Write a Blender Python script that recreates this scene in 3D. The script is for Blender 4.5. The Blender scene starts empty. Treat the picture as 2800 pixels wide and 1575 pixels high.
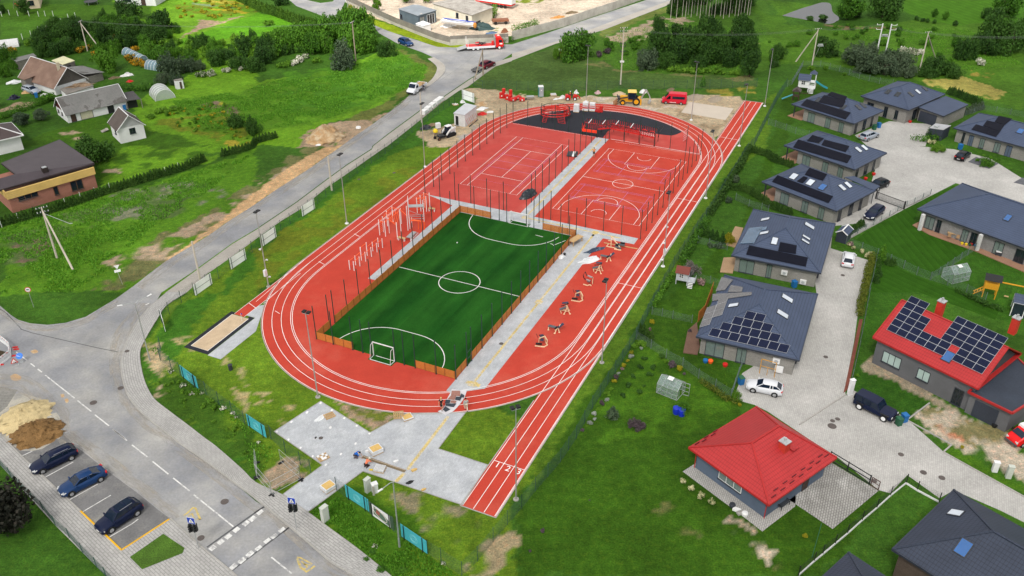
import bpy,math,random
import numpy as np
from mathutils import Vector as Vc,Matrix
random.seed(7)
sc=bpy.context.scene
COL=sc.collection
R=math.radians
FPX,TH,RO,H=2466.12,0.55463,0.0043527,68.102
cam=bpy.data.cameras.new('camera')
camo=bpy.data.objects.new('camera',cam);COL.objects.link(camo)
cam.sensor_width=36;cam.lens=36*FPX/2800;cam.clip_start=1;cam.clip_end=3000
_fw=Vc((0,math.cos(TH),-math.sin(TH)));_up=Vc((0,math.sin(TH),math.cos(TH)));_rt=Vc((1,0,0))
_c,_s=math.cos(RO),math.sin(RO)
_X=_rt*_c-_up*_s;_Y=_rt*_s+_up*_c
camo.matrix_world=Matrix(((_X.x,_Y.x,-_fw.x,0),(_X.y,_Y.y,-_fw.y,0),(_X.z,_Y.z,-_fw.z,H),(0,0,0,1)))
sc.camera=camo
SUN_EL,SUN_AZ=R(50),R(-160)
w=bpy.data.worlds.new('World');sc.world=w;w.use_nodes=True
nt=w.node_tree;bg=nt.nodes['Background']
sky=nt.nodes.new('ShaderNodeTexSky');sky.sky_type='NISHITA';sky.sun_disc=False
sky.sun_elevation=SUN_EL;sky.sun_rotation=SUN_AZ;sky.air_density=1.0;sky.dust_density=3.0;sky.ozone_density=1.0
hs=nt.nodes.new('ShaderNodeHueSaturation');hs.inputs['Saturation'].default_value=.35
nt.links.new(sky.outputs[0],hs.inputs['Color']);nt.links.new(hs.outputs[0],bg.inputs[0]);bg.inputs[1].default_value=0.115
sl=bpy.data.lights.new('sun','SUN');sl.energy=4.4;sl.angle=R(10);sl.color=(1,.95,.86)
so=bpy.data.objects.new('sun',sl);COL.objects.link(so)
_d=Vc((math.sin(SUN_AZ)*math.cos(SUN_EL),math.cos(SUN_AZ)*math.cos(SUN_EL),math.sin(SUN_EL)))
so.rotation_euler=_d.to_track_quat('Z','Y').to_euler();so.location=(0,0,150)
sc.view_settings.view_transform='Standard';sc.view_settings.look='None';sc.view_settings.gamma=1
sc.view_settings.exposure=0.05
sc.cycles.max_bounces=6;sc.cycles.transparent_max_bounces=12
def S(t,x,y):
 if t==16:return x*2800/2576.,y*2800/2576.
 r,c=divmod(t,4)
 return c*700+x/3.6229,(0,400,800,1175)[r]+y/3.6225
def W(t,x,y,z=0.0):
 px,py=S(t,x,y);u=px-1400;v=py-787.5
 d=_fw*FPX+_X*u-_Y*v
 k=(z-H)/d.z
 return Vc((d.x*k,d.y*k,z))
def WP(t,s,z=0.0):
 out=[]
 for q in s.split():
  if ':' in q:a,q=q.split(':');t=int(a)
  x,y=q.split(',');out.append(W(t,float(x),float(y),z))
 return out
def mpp(p):return(Vc(p)-Vc((0,0,H))).length/FPX
LO=Vc((-25.6276,97.353,0));LU=Vc((.42349,.9059,0));LV=Vc((.9059,-.42349,0))
LR=math.atan2(LV.y,LV.x)
def Lf(x,y,z=0.0):return LO+LV*x+LU*y+Vc((0,0,z))
def LP(pts,z=0.0):return[Lf(x,y,z)for x,y in pts]
class MB:
 def __init__(s):s.v=[];s.f=[];s.mi=[];s.m=0;s.rot=0.0
 def add(s,vs,fs):
  n=len(s.v);s.v+=[tuple(v)for v in vs];s.f+=[[i+n for i in f]for f in fs];s.mi+=[s.m]*len(fs);return s
 def box(s,c,d,rz=0.0,taper=1.0):
  cx,cy,cz=c;hx,hy,hz=d[0]/2,d[1]/2,d[2]/2;co,si=math.cos(rz),math.sin(rz);vs=[]
  for z,k in((-hz,1),(hz,taper)):
   for x,y in((-hx,-hy),(hx,-hy),(hx,hy),(-hx,hy)):
    x*=k;y*=k;vs.append((cx+x*co-y*si,cy+x*si+y*co,cz+z))
  return s.add(vs,[(3,2,1,0),(4,5,6,7),(0,1,5,4),(1,2,6,5),(2,3,7,6),(3,0,4,7)])
 def frame(s,a,b,up=(0,0,1)):
  a=Vc(a);b=Vc(b);d=(b-a).normalized();u=Vc(up)
  if abs(d.dot(u))>.98:u=Vc((1,0,0))
  x=d.cross(u).normalized();return a,b,x,x.cross(d)
 def bar(s,a,b,w,h=None):
  h=h or w;a,b,x,y=s.frame(a,b);vs=[]
  for p in(a,b):
   for i,j in((-1,-1),(1,-1),(1,1),(-1,1)):vs.append(p+x*(i*w/2)+y*(j*h/2))
  return s.add(vs,[(0,1,2,3),(7,6,5,4),(4,5,1,0),(5,6,2,1),(6,7,3,2),(7,4,0,3)])
 def cyl(s,a,b,r0,r1=None,n=8):
  r1=r0 if r1 is None else r1;a,b,x,y=s.frame(a,b);vs=[]
  for p,r in((a,r0),(b,r1)):
   for i in range(n):
    t=2*math.pi*i/n;vs.append(p+x*(r*math.cos(t))+y*(r*math.sin(t)))
  fs=[(i,(i+1)%n,n+(i+1)%n,n+i)for i in range(n)]+[tuple(range(n-1,-1,-1)),tuple(range(n,2*n))]
  return s.add(vs,fs)
 def tube(s,pts,r,n=5,closed=False):
  pts=[Vc(p)for p in pts]
  if closed:pts.append(pts[0])
  for a,b in zip(pts,pts[1:]):
   if(b-a).length>1e-4:s.cyl(a,b,r,r,n)
  return s
 def bars(s,pts,w,h=None):
  for a,b in zip(pts,pts[1:]):s.bar(a,b,w,h)
  return s
 def poly(s,pts):return s.add(pts,[tuple(range(len(pts)))])
 def prism(s,pts,h):
  n=len(pts);pts=[Vc(p)for p in pts];d=Vc((0,0,h))
  a=sum(pts[i].x*pts[(i+1)%n].y-pts[(i+1)%n].x*pts[i].y for i in range(n))
  if a<0:pts=pts[::-1]
  return s.add(pts+[p+d for p in pts],[tuple(range(n-1,-1,-1)),tuple(range(n,2*n))]+[(i,(i+1)%n,n+(i+1)%n,n+i)for i in range(n)])
 def loft(s,rings,cap=True,closed=True):
  n=len(rings[0]);vs=[p for r in rings for p in r];fs=[]
  for k in range(len(rings)-1):
   for i in range(n if closed else n-1):
    j=(i+1)%n;fs.append((k*n+i,k*n+j,(k+1)*n+j,(k+1)*n+i))
  if cap:fs+=[tuple(range(n-1,-1,-1)),tuple(range((len(rings)-1)*n,len(rings)*n))]
  return s.add(vs,fs)
 def lathe(s,c,prof,n=12):
  c=Vc(c);return s.loft([[(c.x+r*math.cos(2*math.pi*i/n),c.y+r*math.sin(2*math.pi*i/n),c.z+z)for i in range(n)]for r,z in prof])
 def ell(s,c,r,n=10,m=7):
  c=Vc(c);rings=[]
  for k in range(m+1):
   ph=-math.pi/2+math.pi*k/m;q=max(math.cos(ph),.02)
   rings.append([(c.x+r[0]*q*math.cos(2*math.pi*i/n),c.y+r[1]*q*math.sin(2*math.pi*i/n),c.z+r[2]*math.sin(ph))for i in range(n)])
  return s.loft(rings)
 def ribbon(s,pts,w,closed=False):
  pts=[Vc(p)for p in pts];n=len(pts);vs=[]
  for i in range(n):
   a=pts[(i-1)%n]if closed or i>0 else pts[i];b=pts[(i+1)%n]if closed or i<n-1 else pts[i]
   d=(b-a);d.z=0;d.normalize();q=Vc((-d.y,d.x,0))*(w/2);vs+=[pts[i]-q,pts[i]+q]
  m=n if closed else n-1
  return s.add(vs,[(2*i,2*((i+1)%n),2*((i+1)%n)+1,2*i+1)for i in range(m)])
 def obj(s,name,mat,parent=None,smooth=False,uv=True,lc=False):
  off=Vc((0,0,0))
  if parent is not None and not lc:
   p=parent
   while p is not None:off+=p.location;p=p.parent
  me=bpy.data.meshes.new(name)
  me.from_pydata([(a-off.x,b-off.y,c-off.z)for a,b,c in s.v],[],s.f)
  for m in(mat if isinstance(mat,(list,tuple))else[mat]):me.materials.append(m)
  if isinstance(mat,(list,tuple)):me.polygons.foreach_set('material_index',s.mi)
  if smooth:me.polygons.foreach_set('use_smooth',[True]*len(me.polygons))
  if uv:autouv(me,s.rot)
  me.update()
  o=bpy.data.objects.new(name,me);COL.objects.link(o)
  if parent is not None:o.parent=parent
  return o
def autouv(me,rot=0.0):
 lay=me.uv_layers.new(name='UVMap').data;co,si=math.cos(rot),math.sin(rot);vv=me.vertices
 for p in me.polygons:
  n=p.normal
  if abs(n.z)>.999:ux=Vc((co,si,0))
  else:ux=Vc((-n.y,n.x,0)).normalized()
  uy=n.cross(ux)
  for li in p.loop_indices:
   c=vv[me.loops[li].vertex_index].co;lay[li].uv=(c.dot(ux),c.dot(uy))
def tag(o,label=None,cat=None,group=None,kind=None):
 if label:o['label']=label
 if cat:o['category']=cat
 if group:o['group']=group
 if kind:o['kind']=kind
 return o
def thing(name,label,cat,loc=(0,0,0),rz=0.0,group=None):
 o=bpy.data.objects.new(name,None);COL.objects.link(o);o.empty_display_size=.2
 o.location=loc;o.rotation_euler=(0,0,rz);return tag(o,label,cat,group)
def struct(name,mb,m,smooth=False):return tag(mb.obj(name,m,None,smooth),kind='structure')
KIDS={}
def kids(o):return[c for c in COL.objects if c.parent==o]
def dup(root,loc,rz=0.0,label=None,group=None,scale=None):
 if root.name not in KIDS:KIDS[root.name]=[(c,kids(c))for c in kids(root)]
 r=root.copy();COL.objects.link(r);r.location=loc;r.rotation_euler=(0,0,rz)
 if scale is not None:r.scale=scale if isinstance(scale,(tuple,list))else(scale,)*3
 if label:r['label']=label
 if group:r['group']=group
 for ch,gs in KIDS[root.name]:
  c=ch.copy();COL.objects.link(c);c.parent=r
  for g in gs:d=g.copy();COL.objects.link(d);d.parent=c
 return r
MATS={}
def mat(name,col,rough=.75,metal=0.,var=.14,vs=1.2,big=.12,bump=0.,bs=12.,pat=None,pc=.55,spec=.3,col2=None,thr=(.45,.62),ns=.5,coat=0.,alpha=1.,ovar=0.,st=None):
 """col = base; var: fine noise; big: broad blotches; col2: second colour in patches (noise scale ns);
    pat = (kind,a,b): brick a x b metres / rows every a metres (u or v)"""
 if name in MATS:return MATS[name]
 m=bpy.data.materials.new(name);m.use_nodes=True;MATS[name]=m
 t=m.node_tree;N=t.nodes;L=t.links.new;b=N['Principled BSDF']
 b.inputs['Roughness'].default_value=rough;b.inputs['Metallic'].default_value=metal
 b.inputs['Specular IOR Level'].default_value=spec;b.inputs['Coat Weight'].default_value=coat
 if alpha<1:b.inputs['Alpha'].default_value=alpha
 tc=N.new('ShaderNodeTexCoord')
 def noise(s,d=4.,r=.6):
  n=N.new('ShaderNodeTexNoise');n.inputs['Scale'].default_value=s;n.inputs['Detail'].default_value=d;n.inputs['Roughness'].default_value=r
  L(tc.outputs['Object'],n.inputs['Vector']);return n.outputs[0]
 def mp(x,a0,a1,b0,b1):
  n=N.new('ShaderNodeMapRange');L(x,n.inputs[0])
  for i,q in enumerate((a0,a1,b0,b1)):n.inputs[i+1].default_value=q
  return n.outputs[0]
 def mix(f,a,c,mode='MIX'):
  n=N.new('ShaderNodeMix');n.data_type='RGBA';n.blend_type=mode
  if isinstance(f,float):n.inputs[0].default_value=f
  else:L(f,n.inputs[0])
  for i,q in((6,a),(7,c)):
   if isinstance(q,tuple):n.inputs[i].default_value=(*q[:3],1)
   else:L(q,n.inputs[i])
  return n.outputs[2]
 def math_(op,a,c):
  n=N.new('ShaderNodeMath');n.operation=op
  for i,q in enumerate((a,c)):
   if isinstance(q,(int,float)):n.inputs[i].default_value=q
   else:L(q,n.inputs[i])
  return n.outputs[0]
 cur=None
 if col2 is not None:
  if st:
   uv0=N.new('ShaderNodeUVMap');mq=N.new('ShaderNodeMapping');mq.inputs['Scale'].default_value=(*st,1);L(uv0.outputs[0],mq.inputs[0]);nq=N.new('ShaderNodeTexNoise');nq.inputs['Scale'].default_value=1;nq.inputs['Detail'].default_value=5;L(mq.outputs[0],nq.inputs[0]);nf=nq.outputs[0]
  else:nf=noise(ns,5.,.65)
  cur=mix(mp(nf,thr[0],thr[1],0,1),tuple(col),tuple(col2))
 else:
  rgb=N.new('ShaderNodeRGB');rgb.outputs[0].default_value=(*col,1);cur=rgb.outputs[0]
 val=None
 if var:val=mp(noise(vs*6,3.),.3,.7,1-var,1+var)
 if big:
  q=mp(noise(vs*.35,3.),.3,.7,1-big,1+big);val=q if val is None else math_('MULTIPLY',val,q)
 if ovar:
  oi=N.new('ShaderNodeObjectInfo');q=mp(oi.outputs['Random'],0,1,1-ovar,1+ovar);val=q if val is None else math_('MULTIPLY',val,q)
 hgt=None
 if pat:
  uvn=N.new('ShaderNodeUVMap')
  if pat[0]=='brick':
   br=N.new('ShaderNodeTexBrick');L(uvn.outputs[0],br.inputs['Vector'])
   br.inputs['Scale'].default_value=1;br.inputs['Brick Width'].default_value=pat[1];br.inputs['Row Height'].default_value=pat[2]
   br.inputs['Mortar Size'].default_value=pat[3]if len(pat)>3 else min(pat[1:3])*.07;br.inputs['Mortar Smooth'].default_value=.3
   br.inputs['Color1'].default_value=(1.07,)*3+(1,);br.inputs['Color2'].default_value=(.93,)*3+(1,);br.inputs['Mortar'].default_value=(pc,)*3+(1,)
   cur=mix(1.0,cur,br.outputs[0],'MULTIPLY');hgt=math_('SUBTRACT',1.,br.outputs[1])
  elif pat[0]in('u','v','uv'):
   sp=N.new('ShaderNodeSeparateXYZ');L(uvn.outputs[0],sp.inputs[0])
   for ax in pat[0]:
    per=pat[1]if ax==pat[0][0]else pat[2]
    f=math_('FRACT',math_('DIVIDE',sp.outputs['u v'.split().index(ax)],per),0)
    ln=mp(f,0,pat[3]if len(pat)>3 else.18,pc,1.);cur=mix(1.0,cur,ln,'MULTIPLY')
    hgt=f if hgt is None else math_('ADD',hgt,f)
 if val is not None:cur=mix(1.0,cur,val,'MULTIPLY')
 L(cur,b.inputs['Base Color'])
 if bump or hgt is not None:
  bp=N.new('ShaderNodeBump');bp.inputs['Strength'].default_value=bump or.35;bp.inputs['Distance'].default_value=.05
  h=noise(bs,4.)if bump else None
  if hgt is not None:h=hgt if h is None else math_('ADD',h,hgt)
  L(h,bp.inputs['Height']);L(bp.outputs[0],b.inputs['Normal'])
 return m
def leafmat(name,cols,tr=.25):
 if name in MATS:return MATS[name]
 m=bpy.data.materials.new(name);m.use_nodes=True;MATS[name]=m
 t=m.node_tree;N=t.nodes;L=t.links.new;b=N['Principled BSDF'];b.inputs['Roughness'].default_value=.7;b.inputs['Specular IOR Level'].default_value=.25
 g=N.new('ShaderNodeNewGeometry');oi=N.new('ShaderNodeObjectInfo');tc=N.new('ShaderNodeTexCoord')
 nz=N.new('ShaderNodeTexNoise');nz.inputs['Scale'].default_value=1.3;L(tc.outputs['Object'],nz.inputs['Vector'])
 a=N.new('ShaderNodeMath');a.operation='MULTIPLY_ADD';L(nz.outputs[0],a.inputs[0]);a.inputs[1].default_value=1.0;L(g.outputs['Random Per Island'],a.inputs[2])
 c=N.new('ShaderNodeMath');c.operation='MULTIPLY_ADD';L(oi.outputs['Random'],c.inputs[0]);c.inputs[1].default_value=.7;L(a.outputs[0],c.inputs[2])
 mr=N.new('ShaderNodeMapRange');L(c.outputs[0],mr.inputs[0]);mr.inputs[1].default_value=.45;mr.inputs[2].default_value=1.75
 cr=N.new('ShaderNodeValToRGB');L(mr.outputs[0],cr.inputs[0]);e=cr.color_ramp.elements
 e[0].color=(*cols[0],1);e[1].color=(*cols[-1],1)
 for i,q in enumerate(cols[1:-1]):x=e.new((i+1)/(len(cols)-1));x.color=(*q,1)
 L(cr.outputs[0],b.inputs['Base Color'])
 if tr:
  tl=N.new('ShaderNodeBsdfTranslucent');L(cr.outputs[0],tl.inputs[0]);mx=N.new('ShaderNodeMixShader');mx.inputs[0].default_value=tr
  L(b.outputs[0],mx.inputs[1]);L(tl.outputs[0],mx.inputs[2]);L(mx.outputs[0],N['Material Output'].inputs[0])
 return m
RED_A=mat('red_rubber',(.45,.064,.054),.9,var=.09,big=.07,vs=1.,spec=.1,col2=(.52,.11,.09),ns=.16,thr=(.5,.75))
RED_B=mat('orange_red_rubber',(.45,.052,.034),.9,var=.08,big=.07,vs=1.,spec=.1,col2=(.50,.095,.065),ns=.14,thr=(.5,.75))
BLACK_R=mat('black_rubber',(.018,.02,.028),.9,var=.25,big=.15)
LINE=mat('white_line_paint',(.78,.77,.76),.7,var=.05)
PURP=mat('purple_line_paint',(.42,.22,.5),.7,var=.05)
CONC=mat('grey_concrete_pavers',(.40,.42,.45),.9,var=.1,big=.1,col2=(.46,.48,.505),ns=.45,pat=('brick',.4,.2),pc=.85)
TACT=mat('yellow_tactile_pavers',(.58,.45,.18),.85,var=.12,big=.15,col2=(.55,.5,.4),ns=1.1,pat=('brick',.4,.4),pc=.7)
ASPH=mat('asphalt',(.225,.232,.25),.9,var=.10,big=.15,vs=.6,col2=(.34,.335,.32),ns=.13,thr=(.40,.68),bump=.15,bs=30)
PAVE=mat('sidewalk_pavers',(.37,.365,.355),.9,var=.10,big=.10,pat=('brick',.8,.28,.04),pc=.68)
STREET=mat('residential_pavers',(.38,.375,.36),.9,var=.08,big=.12,vs=.5,col2=(.44,.43,.415),ns=.12,pat=('brick',.42,.21,.022),pc=.78)
DUST=mat('dusty_footpath',(.34,.32,.29),.95,var=.12,big=.12,vs=.6)
KERB=mat('kerb_concrete',(.34,.33,.31),.9,pat=('u',1.0,1,.03),pc=.6)
SAND=mat('sand',(.50,.385,.26),1.,var=.12,vs=2.,bump=.3,bs=8)
SANDY=mat('orange_sand',(.42,.27,.14),1.,var=.15,vs=1.5,col2=(.50,.40,.27),ns=.8,bump=.4,bs=6)
GALV=mat('galvanised_steel',(.46,.48,.49),.45,.6,var=.08)
GREENP=mat('dark_green_powder_coat',(.018,.05,.042),.5,var=.05)
BK=mat('black_metal',(.015,.016,.018),.45,var=.05)
ANTH=mat('anthracite_metal',(.035,.04,.05),.5,var=.06)
WH=mat('white_paint',(.72,.73,.74),.6,var=.06,vs=.8)
REDP=mat('red_paint',(.55,.02,.018),.4,var=.08)
ORANGE=mat('orange_paint',(.85,.12,.02),.5,var=.06)
WOODT=mat('warm_wood',(.34,.125,.035),.75,var=.2,vs=2,pat=('v',.115,1,.22),pc=.35)
PALLET=mat('pallet_wood',(.48,.32,.16),.85,var=.2,vs=2)
GREYW=mat('weathered_grey_wood',(.20,.185,.165),.9,var=.25,big=.2,pat=('u',.16,1,.15),pc=.5)
OLDCONC=mat('old_concrete',(.40,.38,.34),.95,var=.15,big=.2,pat=('u',3.,1,.02),pc=.6)
RUBBER=mat('tyre_rubber',(.015,.015,.016),.85)
RIM=mat('alloy_rim',(.5,.51,.53),.35,.7)
GLASSD=mat('dark_glass',(.012,.018,.026),.08,var=0,big=0,spec=.6)
SKIN=mat('skin',(.5,.28,.18),.6)
# ================================================================ GROUND
def inpoly(px,py,poly):
 ins=np.zeros(px.shape,bool);n=len(poly)
 for i in range(n):
  x0,y0=poly[i].x,poly[i].y;x1,y1=poly[(i+1)%n].x,poly[(i+1)%n].y
  if y0==y1:continue
  ins^=((y0>py)!=(y1>py))&(px<(x1-x0)*(py-y0)/(y1-y0)+x0)
 return ins
_rs=np.random.RandomState(3);_lat=_rs.rand(256,256)
def vnoise(x,y,s):
 x=x/s;y=y/s;i=np.floor(x).astype(int);j=np.floor(y).astype(int);fx=x-i;fy=y-j
 fx=fx*fx*(3-2*fx);fy=fy*fy*(3-2*fy);g=lambda a,b:_lat[a%256,b%256]
 return(g(i,j)*(1-fx)+g(i+1,j)*fx)*(1-fy)+(g(i,j+1)*(1-fx)+g(i+1,j+1)*fx)*fy
def fbm(x,y,s):return(vnoise(x,y,s)+.5*vnoise(x+31,y+7,s/2.1)+.25*vnoise(x+77,y+50,s/4.3))/1.75
xs=np.concatenate([[-2500,-1200,-600,-330,-230],np.arange(-175,176,.5),[230,330,600,1200,2500]])
ys=np.concatenate([[-1500,-500,-150,0,30],np.arange(45,296,.5),[320,380,500,800,1400,2600]])
GX,GY=np.meshgrid(xs,ys);gx=GX.ravel();gy=GY.ravel()
jx=gx+(fbm(gx,gy,3.1)-.5)*3.2+(vnoise(gx+9,gy,.9)-.5)*.9;jy=gy+(fbm(gx+200,gy+90,3.1)-.5)*3.2+(vnoise(gx,gy+5,.9)-.5)*.9
col=np.zeros((len(gx),3));col[:]=(.036,.10,.010)
G_LAWN=(.029,.080,.005);G_LAWN2=(.045,.118,.007);G_MEAD=(.068,.172,.010);G_LIGHT=(.10,.23,.012);G_DRY=(.13,.14,.035)
G_YEL=(.12,.16,.014);G_VERGE=(.088,.165,.011);SOIL=(.26,.20,.135);SOILD=(.17,.13,.09);SANDC=(.44,.30,.16);STRAW=(.26,.22,.055);PATCH=(.30,.24,.165)
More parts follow.
